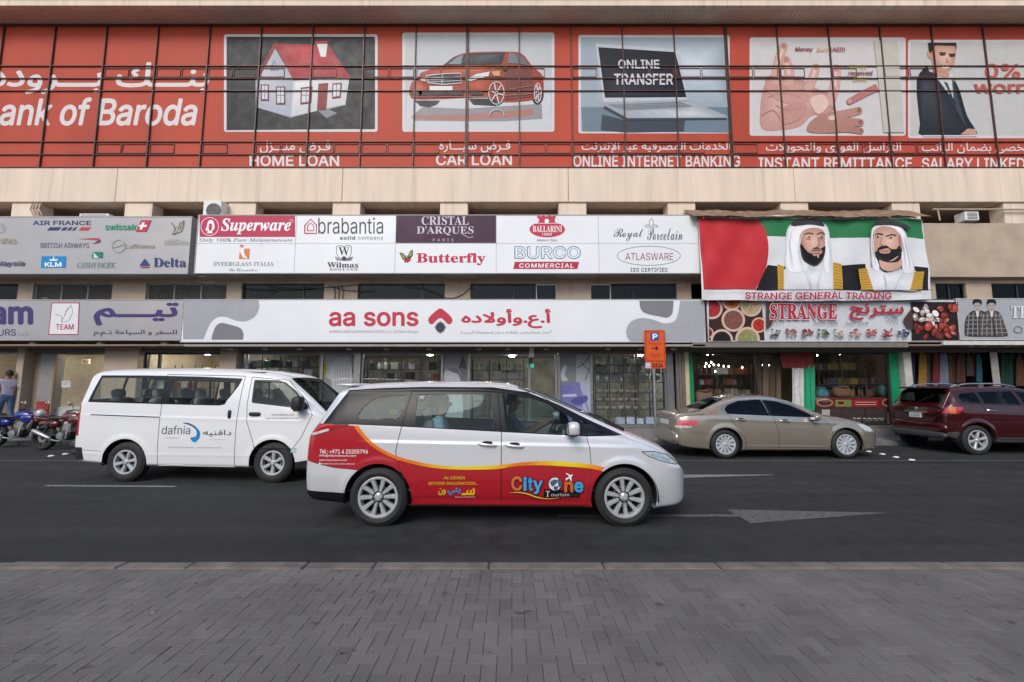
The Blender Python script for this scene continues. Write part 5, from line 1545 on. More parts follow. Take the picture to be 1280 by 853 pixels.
def seats(root, rows, hw, zf, col=M_SEAT, cols=2):
    for x in rows:
        for i in range(cols):
            y = (-1 + 2 * (i + .5) / cols) * hw
            b = MB()
            b.blob((x + .18, y, zf + .30), (.27, hw / cols * .86, .10), .45, .35, 8, 14)
            b.blob((x - .13, y, zf + .62), (.09, hw / cols * .82, .36), .5, .45, 8, 14, rot=Matrix.Rotation(R(-12), 3, 'Y'))
            s_ = b.build('seat', col, root, smooth='all')
            MB().blob((x - .24, y, zf + 1.04), (.055, .13, .09), .6, .6, 8, 12, rot=Matrix.Rotation(R(-12), 3, 'Y')).build('headrest', col, s_, smooth='all')
def steering(root, x, y, z, tilt=28):
    b = MB()
    m = Matrix.Rotation(R(tilt), 3, 'Y')
    pts = [Vector((x, y, z)) + m @ Vector((0, .18 * math.cos(t), .18 * math.sin(t))) for t in [2 * math.pi * i / 24 for i in range(25)]]
    b.tube(pts, .015, 6)
    b.tube([(x, y, z), (x + .25, y, z - .12)], .03, 6)
    b.obox((x, y, z), m @ Vector((.02, 0, 0)), m @ Vector((0, .17, 0)), m @ Vector((0, 0, .02)))
    return b.build('steering_wheel', M_BLACK, root, smooth=True)
def handle_bar(body, root, x, z, L, m, parent=None, sgn=(-1, 1), r=.013, slope=-.1):
    for sg in sgn:
        y0 = float(body.W(np.array(x), np.array(z)))
        b = MB()
        pts = []
        for i in range(9):
            t = i / 8
            u = x - L / 2 + L * t
            pts.append((u, sg * (y0 + .004 + .032 * math.sin(math.pi * t) ** .5), z + slope * (u - x)))
        b.tube(pts, [r * .7] + [r] * 7 + [r * .7], 8)
        b.blob((x, sg * (y0 + .002), z + .018), (L * .28, .006, .022), .8, .8, 6, 12, 1)
        p = parent[0 if sg < 0 else -1] if parent else root
        b.build('handle', [m, M_SEAM], p, smooth=True)
def mirror_pod(body, root, x, z, m, size=(.09, .12, .085), out=.10, sgn=(-1, 1)):
    for sg in sgn:
        y0 = float(body.W(np.array(x), np.array(z - .05)))
        b = MB()
        b.blob((x, sg * (y0 + out + size[1] * .6), z), size, .6, .7, 10, 16)
        b.obox((x + .01, sg * (y0 + .04), z - size[2] * .7), (.035, 0, 0), (0, out * .8, 0), (0, 0, .018), 1)
        b.blob((x, sg * (y0 + out + size[1] * .6), z - size[2] * .78), (size[0] * .85, size[1] * .9, size[2] * .25), .6, .7, 6, 14, 1)
        b.obox((x - size[0] * .93, sg * (y0 + out + size[1] * .6), z), (.004, 0, 0), (0, size[1] * .75, 0), (0, 0, size[2] * .7), 2)
        b.build('wing_mirror', [m, M_BLACK, M_CHROME], root, smooth=True)

# ================================================================ silver and red people carrier in front
L = 4.80
B1 = Body(L, dict(
    zb=[(0, .36), (.12, .30), (.45, .27), (.7, .24), (2, .22), (3.6, .21), (4.4, .2), (4.65, .21), (4.8, .27)],
    belt=[(0, 1.0), (.1, 1.14), (.3, 1.21), (.6, 1.21), (1.2, 1.18), (2.4, 1.12), (3.45, 1.06), (3.8, 1.05), (4.1, .99), (4.4, .85), (4.65, .68), (4.8, .52)],
    top=[(0, 1.02), (.04, 1.14), (.12, 1.28), (.26, 1.52), (.36, 1.66), (.5, 1.705), (.9, 1.735), (1.4, 1.75), (2.0, 1.75), (2.45, 1.725), (2.8, 1.64), (3.1, 1.53), (3.5, 1.36), (3.8, 1.22), (4.05, 1.11), (4.2, 1.055), (4.4, .96), (4.6, .83), (4.72, .72), (4.8, .56)],
    hw=[(0, .74), (.02, .79), (.06, .83), (.15, .865), (.4, .89), (.9, .90), (2.4, .90), (3.8, .90), (4.1, .885), (4.35, .845), (4.55, .77), (4.68, .66), (4.76, .52), (4.8, .36)],
    hwt=[(0, .70), (.3, .70), (.5, .71), (1.2, .72), (2.4, .72), (2.8, .71), (3.3, .70), (3.8, .72), (4.1, .76), (4.4, .72), (4.6, .6), (4.8, .3)],
    er=[(0, .03), (.1, .05), (.3, .09), (.6, .12), (1.2, .14), (2.4, .14), (2.9, .12), (3.4, .10), (3.8, .08), (4.1, .09), (4.5, .09), (4.8, .05)]),
    [(.93, .345), (3.90, .345)], .405, zm=.66, kb=.07, kt=.045, bulge=.015, flare=.012,
    creases=[(.6, 1.0, 4.2, .93, .006, .05), (1.25, .34, 3.5, .30, -.008, .05)])
B1.grid()
mpv = thing('people_carrier', 'silver and red people carrier driving past in front of the other vehicles', 'car', (-1.615 - .93, 5.40 + .885, 0), 0, None, local=True)
DK = 1; RD = 2; YL = 3; GLZ = 4; LAMP = 5; TL = 6; WHT = 7; ORG_ = 8
rear_w = [(.63, 1.30), (.69, 1.42), (.79, 1.51), (.95, 1.555), (1.2, 1.565), (1.205, 1.45), (1.155, 1.31), (1.10, 1.27), (.68, 1.275)]
mid_w = [(1.36, 1.185), (1.35, 1.57), (2.29, 1.585), (2.31, 1.14)]
fr_w = [(2.475, 1.125), (2.425, 1.58), (2.80, 1.545), (2.97, 1.47), (3.15, 1.37), (3.30, 1.275), (3.31, 1.095)]
tri_w = [(3.39, 1.27), (3.53, 1.205), (3.70, 1.10), (3.48, 1.085)]
fd = [(2.415, .255), (2.415, 1.125), (2.36, 1.62), (2.85, 1.60), (3.1, 1.44), (3.45, 1.09), (3.49, .92), (3.50, .7), (3.46, .42), (3.45, .25)]
rd_ = [(1.28, .26), (1.23, .62), (1.15, .80), (1.135, .90), (1.19, 1.18), (1.28, 1.62), (2.36, 1.62), (2.415, 1.125), (2.415, .255)]
B1.cut(fd, 'front_door', segs=(1, 2, 3)); B1.cut(rd_, 'sliding_door', segs=(1, 2, 3))
# black band of the glasshouse and the two-tone red
band = [(.20, 1.205), (.36, 1.45), (.47, 1.63), (.9, 1.655), (1.4, 1.67), (2.3, 1.665), (2.75, 1.60), (3.15, 1.44), (3.55, 1.24), (3.92, 1.075), (3.45, 1.065), (2.41, 1.12), (1.18, 1.185), (.6, 1.21)]
lo = curve([(.60, 1.20), (.70, 1.08), (.88, .93), (1.15, .80), (1.52, .71), (1.87, .68), (2.2, .68), (2.41, .69), (2.55, .715), (2.80, .73), (3.05, .725), (3.5, .69), (3.80, .62)], 4)
B1.cut([(.02, 1.2)] + lo + [(3.95, .30), (3.6, .16), (1.2, .16), (1.1, .40), (.72, .675), (.4, .70), (.0, .79)], None, RD, segs=(1, 2))
hi = curve([(.66, 1.20), (.76, 1.08), (.93, .945), (1.18, .83), (1.55, .745), (1.88, .715), (2.2, .72), (2.41, .735), (2.58, .755), (2.82, .775), (3.1, .775), (3.5, .74), (3.84, .66)], 4)
for p in (rear_w, mid_w, fr_w, tri_w): B1.cut(p, 'hole', segs=(2, 3))
B1.cut(band, None, DK, segs=(2, 3, 4))
B1.cut([(.0, 1.09), (.10, 1.225), (.54, 1.205), (.33, 1.145), (.1, 1.085)], 'tail_light', TL, segs=(2, 3))
B1.cut([(4.12, .885), (4.28, .885), (4.50, .825), (4.64, .72), (4.58, .715), (4.42, .755), (4.22, .825)], 'headlight', LAMP, segs=(2, 3, 4))
for c in B1.wheels: B1.cut(arch(c[0], c[1], .405, .10), 'hole', segs=(0, 1, 2))
# windscreen and rear window
B1.cut([(2.62, -.02), (2.62, .60), (2.9, .63), (3.95, .70), (4.02, .5), (4.06, -.02)], 'windscreen', GLZ, segs=(3, 4), top=True)
B1.cut([(.10, -.02), (.10, .62), (.36, .60), (.36, -.02)], 'rear_window', GLZ, segs=(3, 4), top=True)
B1.cut([(-.1, .30), (.0, .42), (.55, .40), (.55, .1), (-.1, .1)], None, DK, segs=(1, 2))
silver = paint('silver_paint', (.80, .81, .83), metal=.30, rough=.22)
mats1 = [silver, mat('gloss_black', (.012, .012, .015), .3, var=0, spec=.25), paint('red_wrap', (.42, .012, .022), rough=.25), ink('#e6c21f'), M_TINT2, M_CLEAR, M_RED, M_WHITE, ink('#e07a1f')]
P1 = B1.build(mats1, mpv, split_lr=('front_door', 'sliding_door', 'tail_light', 'headlight'))
for nm in ('front_door', 'sliding_door'):
    pass
gl = MB()
def panes(body, root, polys, m, off=-.006, names='window'):
    for poly in polys:
        xs_ = [p[0] for p in poly]; zs_ = [p[1] for p in poly]
        for sg in (-1, 1):
            b = MB()
            # a fine fan mesh laid on the flank
            cxm, cym = sum(xs_) / len(xs_), sum(zs_) / len(zs_)
            ring = []
            for a, c in zip(poly, poly[1:] + poly[:1]):
                n_ = max(1, int(math.hypot(c[0] - a[0], c[1] - a[1]) / .08))
                ring += [(a[0] + (c[0] - a[0]) * i / n_, a[1] + (c[1] - a[1]) * i / n_) for i in range(n_)]
            K = 6
            vs = [(cxm, cym)] + [(cxm + (x - cxm) * (k / K) * 1.015, cym + (z - cym) * (k / K) * 1.015) for k in range(1, K + 1) for x, z in ring]
            n_ = len(ring)
            fs = [(0, 1 + i, 1 + (i + 1) % n_) for i in range(n_)] + [(1 + k * n_ + i, 1 + k * n_ + (i + 1) % n_, 1 + (k + 1) * n_ + (i + 1) % n_, 1 + (k + 1) * n_ + i) for k in range(K - 1) for i in range(n_)]
            ux, uz = np.array([v[0] for v in vs]), np.array([v[1] for v in vs])
            yy = body.W(ux, uz) + off
            b.add([(x, sg * y, z) for x, y, z in zip(ux, yy, uz)], fs if sg < 0 else [tuple(reversed(f_)) for f_ in fs])
            b.build(names, m, root, smooth='all')
panes(B1, mpv, [rear_w], glass('quarter_glass', (.28, .32, .32), refl=(.36, .41, .42), ior=1.45)); panes(B1, mpv, [mid_w, fr_w, tri_w], M_CARGLASS)
sm = MB()
for p in (fd, rd_): B1.strip(p, .008, .0015, closed=True, mb=sm)
B1.strip([(.72, .675), (.4, .70), (.05, .775)], .007, .0015, mb=sm)
sm.build('panel_gaps', M_SEAM, mpv)
B1.liners(mpv, .34, M_LINER)
add_wheels(mpv, B1, .345, .235, .215, 'fin', 10, rim_m=M_ALLOY)
b = MB(); B1.strip([(.035, 1.088), (.12, 1.098), (.30, 1.150)], .030, .004, mb=b, step=.015); b.build('reversing_lens', M_CLEAR, mpv)
b = MB(); B1.strip([(.02, 1.075), (.11, 1.078), (.33, 1.140), (.54, 1.205)], .008, .003, mb=b, step=.015); b.build('tail_light_seal', M_SEAL, mpv)
hl = [(4.12, .885), (4.28, .885), (4.50, .825), (4.64, .72), (4.58, .715), (4.42, .755), (4.22, .825)]
b = MB(); B1.strip(hl, .008, .003, closed=True, mb=b, step=.015); b.build('headlight_rim', M_SEAL, mpv)
b = MB(); B1.strip([(4.24, .852), (4.36, .825), (4.50, .765)], .028, .006, mb=b, step=.015); b.build('headlight_reflector', [M_CHROME, M_AMBER], mpv)
# yellow and orange ribbon between silver and red
rb = Draw(B1.mp(), 1.)
stops = [(0, '#e2781f'), (.26, '#e2781f'), (.42, '#ecd01f'), (.52, '#ecd01f'), (.63, '#e2781f'), (.68, '#e2781f'), (.78, '#ecd01f'), (.84, '#ecd01f'), (.93, '#e2781f'), (1, '#e8b41f')]
def resamp(pts, n=72):
    P_ = [Vector(p) for p in pts]; L_ = [0.]
    for a_2, b_2 in zip(P_, P_[1:]): L_.append(L_[-1] + (b_2 - a_2).length)
    return [(float(np.interp(L_[-1] * i / n, L_, [p.x for p in P_])), float(np.interp(L_[-1] * i / n, L_, [p.y for p in P_]))) for i in range(n + 1)]
rlo, rhi = resamp(lo), resamp(hi)
for i in range(72):
    t = (i + .5) / 72
    if min(math.hypot(x_ - 3.9, z_ - .345) for x_, z_ in (rlo[i + 1], rhi[i + 1])) < .415: break
    c = [float(np.interp(t, [s_[0] for s_ in stops], [lin(s_[1])[k] for s_ in stops])) for k in range(3)]
    c = tuple(round(v * 16) / 16 if v > .03 else v for v in c)
    m_ = mat('ribbon_%02x%02x%02x' % tuple(int(v * 255) for v in c), c, .4, var=0, spec=.25)
    for j in range(2):
        f = lambda k, s_: (rlo[k][0] + (rhi[k][0] - rlo[k][0]) * s_, rlo[k][1] + (rhi[k][1] - rlo[k][1]) * s_)
        rb.poly([f(i, j / 2), f(i + 1, j / 2), f(i + 1, (j + 1) / 2), f(i, (j + 1) / 2)], m_, up=False)
rb.build('ribbon', mpv)
q = Draw(B1.mp(), 1.)
q.text('Tel : +971 4 25255796', .205, .865, .80, .915, '#e8e2e4', 'sans', .016)
q.text('info@cityonetours.com', .205, .825, .66, .855, '#e8e2e4', 'sans', .012); q.text('www.cityonetours.com', .205, .775, .55, .80, '#e8e2e4', 'sans', .01); q.text('facebook.com/cityonetours', .235, .735, .65, .755, '#e8e2e4', 'sans', .006); q.rect(.205, .735, .228, .757, '#e8e2e4')
q.text('ALGERIA', 1.72, .565, 1.98, .60, '#d9b21f', 'sans', .012, .2); q.text('BEYOND IMAGINATION...', 1.54, .50, 2.14, .535, '#d9b21f', 'sans', .014, .2)
for t, a, b_, c in (('ون', 1.66, 1.75, '#e0b820'), ('يتي', 1.77, 1.93, '#2f8fd0'), ('سـ', 1.94, 2.10, '#e0b820')): q.text(t, a, .375, b_, .465, c, 'arabic', .03)
q.text('tourism', 1.86, .345, 2.1, .362, '#e8e2e4', 'sans', .01)
# the big logo
x0, x1 = 2.53, 3.43
lx = lambda u: 2.53 + (u - 140) / (990 - 140) * .875
lz = lambda v: .40 + (310 - v) / (310 - 130) * .205
def outl(t, u0, v0, u1, v1, c, off, c2=None):
    q.text(t, lx(u0) - .008, lz(v1) - .008, lx(u1) + .008, lz(v0) + .008, '#16181d', 'sans', off + .03); q.text(t, lx(u0), lz(v1), lx(u1), lz(v0), c, 'sans', off)
q.poly([(lx(530), lz(268)), (lx(940), lz(290)), (lx(945), lz(352)), (lx(520), lz(352))], '#17181c')
outl('C', 145, 130, 275, 285, '#d2703c', .03); outl('i', 285, 138, 328, 285, '#4aa5dc', .03); outl('t', 338, 145, 400, 285, '#3f9cd8', .03); outl('y', 402, 175, 512, 320, '#58aee0', .03)
q.ell(lx(655), lz(212), .082, .084, '#16181d'); q.ell(lx(655), lz(212), .075, .077, '#dfe6ec')
for bl in ([(600, 190), (650, 165), (690, 180), (650, 225), (620, 235)], [(690, 160), (725, 175), (735, 225), (700, 245), (690, 200)], [(640, 240), (690, 235), (680, 270), (650, 275)]): q.poly([(lx(a), lz(b_)) for a, b_ in curve(bl, 3, True)], '#4b5f7c')
outl('n', 762, 185, 868, 300, '#d2702f', .03); outl('e', 880, 185, 985, 300, '#4aa5dc', .03)
q.poly([(lx(a), lz(b_)) for a, b_ in ((778, 98), (800, 100), (828, 118), (862, 112), (855, 128), (845, 140), (850, 180), (838, 180), (826, 152), (800, 162), (790, 175), (780, 172), (784, 158), (776, 150), (808, 142), (818, 130))], '#eef0f2')
q.text('T', lx(548), lz(345), lx(592), lz(282), '#d8d3c8', 'serif', -.01); q.text('ourism', lx(608), lz(340), lx(822), lz(305), '#d8d3c8', 'sans', .002); q.text('LLC', lx(850), lz(336), lx(918), lz(310), '#54565c', 'sans', 0)
q.line([(lx(a), lz(b_)) for a, b_ in curve([(120, 300), (220, 295), (330, 310), (450, 350), (580, 370), (720, 352)], 6)], [.004 + .016 * math.sin(math.pi * i / 30) for i in range(31)], '#16181d')
q.line([(lx(a), lz(b_)) for a, b_ in curve([(130, 302), (220, 298), (330, 313), (450, 351), (580, 368), (705, 355)], 6)], [.002 + .013 * math.sin(math.pi * i / 30) for i in range(31)], '#e6d24a')
q.text('9', 1.395, 1.515, 1.425, 1.56, '#cfd6d8', 'sans', .01); q.text('1', 1.43, 1.515, 1.445, 1.56, '#cfd6d8', 'sans', .01)
q.build('lettering', mpv)
handle_bar(B1, mpv, 2.245, .975, .23, silver, P1['sliding_door']); handle_bar(B1, mpv, 2.575, .96, .23, silver, P1['front_door'])
mirror_pod(B1, mpv, 3.28, 1.17, silver, (.075, .11, .085), .08)
b = MB()
b.box(.06, -.26, .74, .075, .26, .86); b.build('number_plate', M_PLATE, mpv)
# roof spoiler, wipers, exhaust, interior
b = MB(); b.blob((.42, 0, 1.695), (.16, .66, .026), .7, .35, 8, 20); b.build('spoiler', silver, mpv, smooth='all')
b = MB(); b.tube([(.22, -.5, .26), (.05, -.5, .25)], .03, 10); b.build('exhaust_pipe', M_STEEL, mpv, smooth=True)
b = MB(); b.tube([(4.02, -.45, 1.12), (3.72, -.10, 1.285)], .008, 6).tube([(4.04, .2, 1.13), (3.74, .5, 1.27)], .008, 6); b.build('wiper', M_BLACK, mpv)
seats(mpv, (.75, 1.65, 2.55), .72, .27)
b = MB(); b.blob((3.55, 0, .98), (.32, .76, .14), .6, .4, 8, 18).box(3.5, -.7, .45, 3.75, .7, .9); b.build('dashboard', M_INT, mpv, smooth=True)
b = MB().box(.25, -.78, .40, 3.8, .78, .42); b.build('cabin_floor', M_INT, mpv)
b = MB().box(.5, -.66, 1.655, 2.5, .66, 1.665); b.build('headlining', mat('headlining', (.40, .39, .37), .9), mpv)
steering(mpv, 3.14, .36, 1.02)
yt = MB(); yt.box(1.02, -.80, 1.33, 1.12, -.797, 1.39); yt.build('sticker', ink('#d9b32a'), mpv)

# ================================================================ white minibus behind it
L = 4.83
B2 = Body(L, dict(
    zb=[(0, .44), (.08, .36), (.3, .33), (1.5, .28), (3.3, .26), (4.2, .22), (4.6, .2), (4.83, .26)],
    belt=[(0, 1.30), (.2, 1.34), (1.5, 1.32), (3.0, 1.28), (3.6, 1.27), (4.2, 1.23), (4.45, 1.16), (4.65, 1.0), (4.83, .80)],
    top=[(0, 1.32), (.03, 1.5), (.10, 1.80), (.17, 1.95), (.26, 1.995), (.6, 2.02), (1.8, 2.03), (2.8, 2.005), (3.3, 1.965), (3.6, 1.915), (3.75, 1.86), (3.95, 1.72), (4.2, 1.52), (4.42, 1.32), (4.58, 1.17), (4.7, 1.07), (4.79, .95), (4.83, .82)],
    hw=[(0, .74), (.015, .78), (.05, .81), (.12, .83), (.4, .845), (2, .85), (3.8, .85), (4.3, .835), (4.55, .79), (4.7, .72), (4.79, .62), (4.83, .50)],
    hwt=[(0, .70), (.2, .715), (.5, .73), (2, .735), (3.4, .725), (3.8, .71), (4.2, .70), (4.45, .70), (4.7, .66), (4.83, .45)],
    er=[(0, .04), (.1, .10), (.25, .13), (.6, .15), (2.8, .15), (3.5, .13), (3.8, .10), (4.2, .09), (4.5, .08), (4.83, .05)]),
    [(1.0, .345), (3.655, .345)], .41, zm=.75, kb=.035, kt=.03, bulge=.012, flare=.014,
    creases=[(.05, 1.165, 4.3, 1.07, .006, .04), (.1, .50, 4.2, .47, .005, .03)])
B2.grid()
van = thing('minibus', 'white minibus with dark side windows and a blue swirl logo', 'van', (-6.777 - 1.0 - .02, 7.90 + .83, 0), R(-2.0), None, local=True)
# keep the near wheels where they stand after the small turn
van.location = (-7.80, 7.89 + .835, 0)
W2 = paint('white_paint', (.83, .835, .84), rough=.3, dust=.0)
band = [(.20, 1.395), (.33, 1.875), (1.2, 1.872), (2.2, 1.85), (2.98, 1.815), (2.93, 1.68), (2.73, 1.355), (2.63, 1.335), (1.5, 1.36)]
pn = [[(.28, 1.43), (.36, 1.83), (.81, 1.83), (.78, 1.415)], [(.82, 1.415), (.87, 1.825), (1.25, 1.82), (1.22, 1.40)], [(1.27, 1.40), (1.29, 1.80), (1.56, 1.79), (1.56, 1.38)],
      [(1.70, 1.375), (1.72, 1.78), (2.13, 1.765), (2.11, 1.365)], [(2.16, 1.365), (2.17, 1.76), (2.55, 1.75), (2.52, 1.355)], [(2.57, 1.355), (2.58, 1.75), (2.90, 1.735), (2.87, 1.63), (2.72, 1.375)]]
fw = [(3.23, 1.40), (3.21, 1.78), (3.62, 1.77), (3.76, 1.735), (3.95, 1.585), (4.20, 1.32), (4.22, 1.285)]
slide = [(1.60, .285), (1.585, 1.33), (1.58, 1.89), (3.02, 1.86), (2.985, 1.12), (2.985, .27)]
fdoor = [(3.15, 1.84), (3.14, 1.35), (3.17, 1.05), (3.30, .72), (3.34, .60), (4.02, .60), (4.16, .80), (4.32, 1.18), (4.16, 1.42), (3.80, 1.785)]
B2.cut(slide, 'sliding_door', segs=(1, 2, 3)); B2.cut(fdoor, 'front_door', segs=(1, 2, 3))
for p in pn + [fw]: B2.cut(p, 'hole', segs=(2, 3, 4))
B2.cut(band, None, 1, segs=(2, 3, 4))
for c in B2.wheels: B2.cut(arch(c[0], c[1], .41, .12), 'hole', segs=(0, 1, 2))
B2.cut([(3.78, -.02), (3.78, .58), (4.10, .62), (4.56, .64), (4.60, .4), (4.62, -.02)], 'windscreen', 2, segs=(3, 4), top=True)
B2.cut([(.02, -.02), (.02, .62), (.145, .64), (.145, -.02)], 'rear_window', 6, segs=(3, 4), top=True)
B2.cut([(-.1, .38), (-.1, .60), (.20, .60), (.24, .38)], 'bumper_corner', 3, segs=(1, 2))
B2.cut([(-.01, .80), (-.01, 1.34), (.085, 1.34), (.11, .80)], 'tail_light', 4, segs=(2, 3))
B2.cut([(4.42, .72), (4.45, .90), (4.60, .92), (4.76, .80), (4.75, .72)], 'headlight', 5, segs=(2, 3, 4))
B2.cut([(4.05, .15), (4.03, .36), (4.4, .42), (4.9, .45), (4.9, .15)], None, 3, segs=(0, 1, 2))
P2 = B2.build([W2, mats1[1], glass('screen_glass', (.30, .33, .33), refl=(.10, .11, .115), ior=1.45), M_BLACK, M_RED, M_CLEAR, glass('van_glass', (.80, .86, .83), refl=(.5, .54, .56), ior=1.45)], van, split_lr=('sliding_door', 'front_door', 'bumper_corner', 'tail_light', 'headlight'))
panes(B2, van, pn + [fw], glass('van_glass', (.80, .86, .83), refl=(.5, .54, .56), ior=1.45))
sm = MB()
for p in (slide, fdoor): B2.strip(p, .009, .0015, closed=True, mb=sm)
B2.strip([(.30, 1.172), (1.58, 1.13)], .018, .001, mb=sm)
B2.strip([(.02, .57), (.58, .53)], .006, .0015, mb=sm)
sm.build('panel_gaps', M_SEAM, van)
b = MB()
B2.strip(fw, .03, .003, closed=True, mb=b); b.build('window_seal', M_SEAL, van)
B2.liners(van, .34, M_LINER)
add_wheels(van, B2, .345, .205, .20, 'six', 6, rim_m=M_ALLOY2)
q = Draw(B2.mp(), 1.)
q.text('dafnia', 1.65, .835, 2.165, .985, '#5a5d63', 'sans', .004); q.text('دافنيه', 2.40, .80, 2.91, .915, '#5a5d63', 'arabic', .01)
q.text('tourism LLC', 1.74, .765, 1.97, .785, '#8d9096', 'sans', 0); q.text('السياحة ش.ذ.م.م', 2.52, .735, 2.80, .757, '#8d9096', 'arabic', 0)
q.poly(curve([(2.03, 1.03), (2.12, 1.03), (2.24, .98), (2.32, .91), (2.345, .84), (2.33, .76), (2.25, .70), (2.18, .77), (2.26, .79), (2.29, .85), (2.25, .93), (2.15, .99)], 4, True), '#2d7fb8')
q.poly(curve([(2.18, .77), (2.27, .795), (2.33, .80), (2.31, .74), (2.25, .70)], 4, True), '#1c8fd2'); q.line(curve([(2.03, 1.03), (2.14, 1.02), (2.26, .96)], 5), .014, '#274a6e')
q.text('REPRESENTATION IN RUSSIA - DUBAI TRANSPORT LICENCE', 1.80, .60, 2.75, .62, '#8d9096', 'sans', .004)
q.text('www.dafnia.com', 3.60, 1.165, 4.00, 1.20, '#777a80', 'sans', .002); q.text('operations@dafnia.com', 3.50, 1.10, 4.10, 1.135, '#777a80', 'sans', .002)
q.rect(3.99, .58, 4.08, .61, '#a9c3bf'); q.rect(3.99, .53, 4.08, .56, '#a9c3bf')
q.build('lettering', van)
for sg, k in ((-1, 0), (1, 1)):
    b = MB()
    y = float(B2.W(np.array(3.3), np.array(1.19)))
    b.blob((3.30, sg * (y + .012), 1.19), (.105, .018, .035), .5, .5, 6, 14); b.build('handle', M_BLACK, P2['front_door'][k], smooth=True)
    b = MB()
    y = float(B2.W(np.array(2.85), np.array(1.19)))
    b.blob((2.845, sg * (y + .012), 1.185), (.025, .018, .075), .5, .5, 8, 12); b.build('handle', M_BLACK, P2['sliding_door'][k], smooth=True)
mirror_pod(B2, van, 4.12, 1.375, M_BLACK, (.09, .11, .13), .07)
b = MB().blob((.02, 0, .50), (.06, .80, .075), .4, .3, 8, 24); b.build('rear_bumper', M_BLACK, van, smooth='all')
b = MB(); b.tube([(4.60, -.45, 1.19), (4.35, -.15, 1.41)], .009, 6).tube([(4.62, .15, 1.20), (4.37, .5, 1.39)], .009, 6); b.build('wiper', M_BLACK, van)
b = MB().box(-.03, -.25, .72, -.015, .25, .84); b.build('number_plate', M_PLATE, van)
seats(van, (.55, 1.35, 2.15, 3.25), .68, .50)
b = MB(); b.blob((4.15, 0, 1.08), (.30, .72, .13), .6, .4, 8, 18); b.build('dashboard', M_INT, van, smooth=True)
b = MB().box(.15, -.76, .46, 4.3, .76, .48); b.build('cabin_floor', M_INT, van)
b = MB().box(.3, -.66, 1.93, 3.3, .66, 1.94).box(.3, -.70, .5, .32, .70, 1.30); b.build('headlining', mat('headlining', (.40, .39, .37), .9), van)
steering(van, 3.75, .36, 1.22, 50)
b = MB()
for i, (y, z, w, h) in enumerate(((-.42, 1.62, .10, .05), (-.30, 1.55, .14, .05), (-.12, 1.63, .10, .05))): b.box(3.98, y, z - .0, 3.985, y + w, z + h)
b.build('permit_papers', M_WHITE, van)

# ================================================================ beige saloon parked at the kerb
L = 4.93
B3 = Body(L, dict(
    zb=[(0, .34), (.1, .28), (.5, .22), (1.5, .18), (3.6, .18), (4.5, .19), (4.8, .2), (4.93, .28)],
    belt=[(0, .86), (.1, .93), (.4, .985), (.8, 1.0), (1.25, 1.0), (2.3, .965), (3.3, .91), (3.7, .88), (4.2, .84), (4.6, .72), (4.93, .48)],
    top=[(0, .90), (.03, 1.0), (.12, 1.055), (.4, 1.085), (.62, 1.11), (.85, 1.21), (1.1, 1.32), (1.35, 1.41), (1.65, 1.465), (2.05, 1.475), (2.4, 1.455), (2.75, 1.375), (3.1, 1.235), (3.45, 1.06), (3.62, .995), (3.9, .965), (4.3, .89), (4.6, .80), (4.8, .69), (4.93, .52)],
    hw=[(0, .70), (.015, .75), (.05, .80), (.12, .84), (.3, .885), (.8, .915), (2, .92), (4.0, .92), (4.3, .895), (4.55, .83), (4.72, .74), (4.85, .58), (4.93, .38)],
    hwt=[(0, .68), (.3, .72), (.6, .70), (.9, .62), (1.3, .60), (1.8, .61), (2.4, .61), (2.9, .63), (3.3, .68), (3.6, .76), (4.1, .78), (4.5, .70), (4.8, .52), (4.93, .3)],
    er=[(0, .05), (.3, .07), (.6, .08), (.9, .09), (1.4, .10), (2.3, .10), (3.0, .08), (3.5, .07), (4.1, .08), (4.6, .08), (4.93, .04)]),
    [(1.1, .33), (3.91, .33)], .385, zm=.60, kb=.06, kt=.05, bulge=.02, flare=.014,
    creases=[(.6, .93, 4.0, .82, .009, .05), (1.4, .30, 3.6, .28, .010, .03)])
B3.grid()
sedan = thing('saloon_car', 'beige saloon car parked along the kerb behind the people carrier', 'car', (4.954 - 1.1 + .02, 10.33 + .90, 0), 0, None, local=True)
BG = paint('beige_metallic_paint', (.43, .38, .305), metal=.6, rough=.25)
w3 = [(1.19, 1.03), (1.17, 1.13), (1.28, 1.225), (1.56, 1.325), (2.0, 1.355), (2.11, 1.352), (2.17, .985)], [(2.26, .98), (2.20, 1.345), (2.48, 1.315), (2.80, 1.215), (3.08, 1.075), (3.26, .945)]
rdo = [(1.215, 1.0), (1.36, .72), (1.55, .46), (1.60, .21), (2.34, .21), (2.33, .62), (2.24, .97), (2.17, 1.37), (1.6, 1.365), (1.2, 1.21), (1.10, 1.12)]
fdo = [(2.34, .21), (2.33, .62), (2.24, .97), (2.17, 1.37), (2.5, 1.34), (2.85, 1.225), (3.15, 1.06), (3.42, .90), (3.58, .72), (3.56, .42), (3.5, .21)]
B3.cut(rdo, 'rear_door', segs=(1, 2, 3)); B3.cut(fdo, 'front_door', segs=(1, 2, 3))
for p in w3: B3.cut(p, 'hole', segs=(2, 3, 4))
for c in B3.wheels: B3.cut(arch(c[0], c[1], .385, .10), 'hole', segs=(0, 1, 2))
B3.cut([(2.50, -.02), (2.50, .50), (2.9, .56), (3.48, .66), (3.54, .4), (3.56, -.02)], 'windscreen', 1, segs=(3, 4), top=True)
B3.cut([(.66, -.02), (.70, .5), (.74, .58), (1.26, .50), (1.26, -.02)], 'rear_window', 2, segs=(3, 4), top=True)
B3.cut([(-.02, .74), (.06, .88), (.54, .895), (.42, .77), (.29, .715), (.0, .70)], 'tail_light', 3, segs=(2,))
B3.cut([(-.05, .695), (.29, .71), (.36, .745), (-.05, .765)], None, 5, segs=(2,), only=('tail_light',))
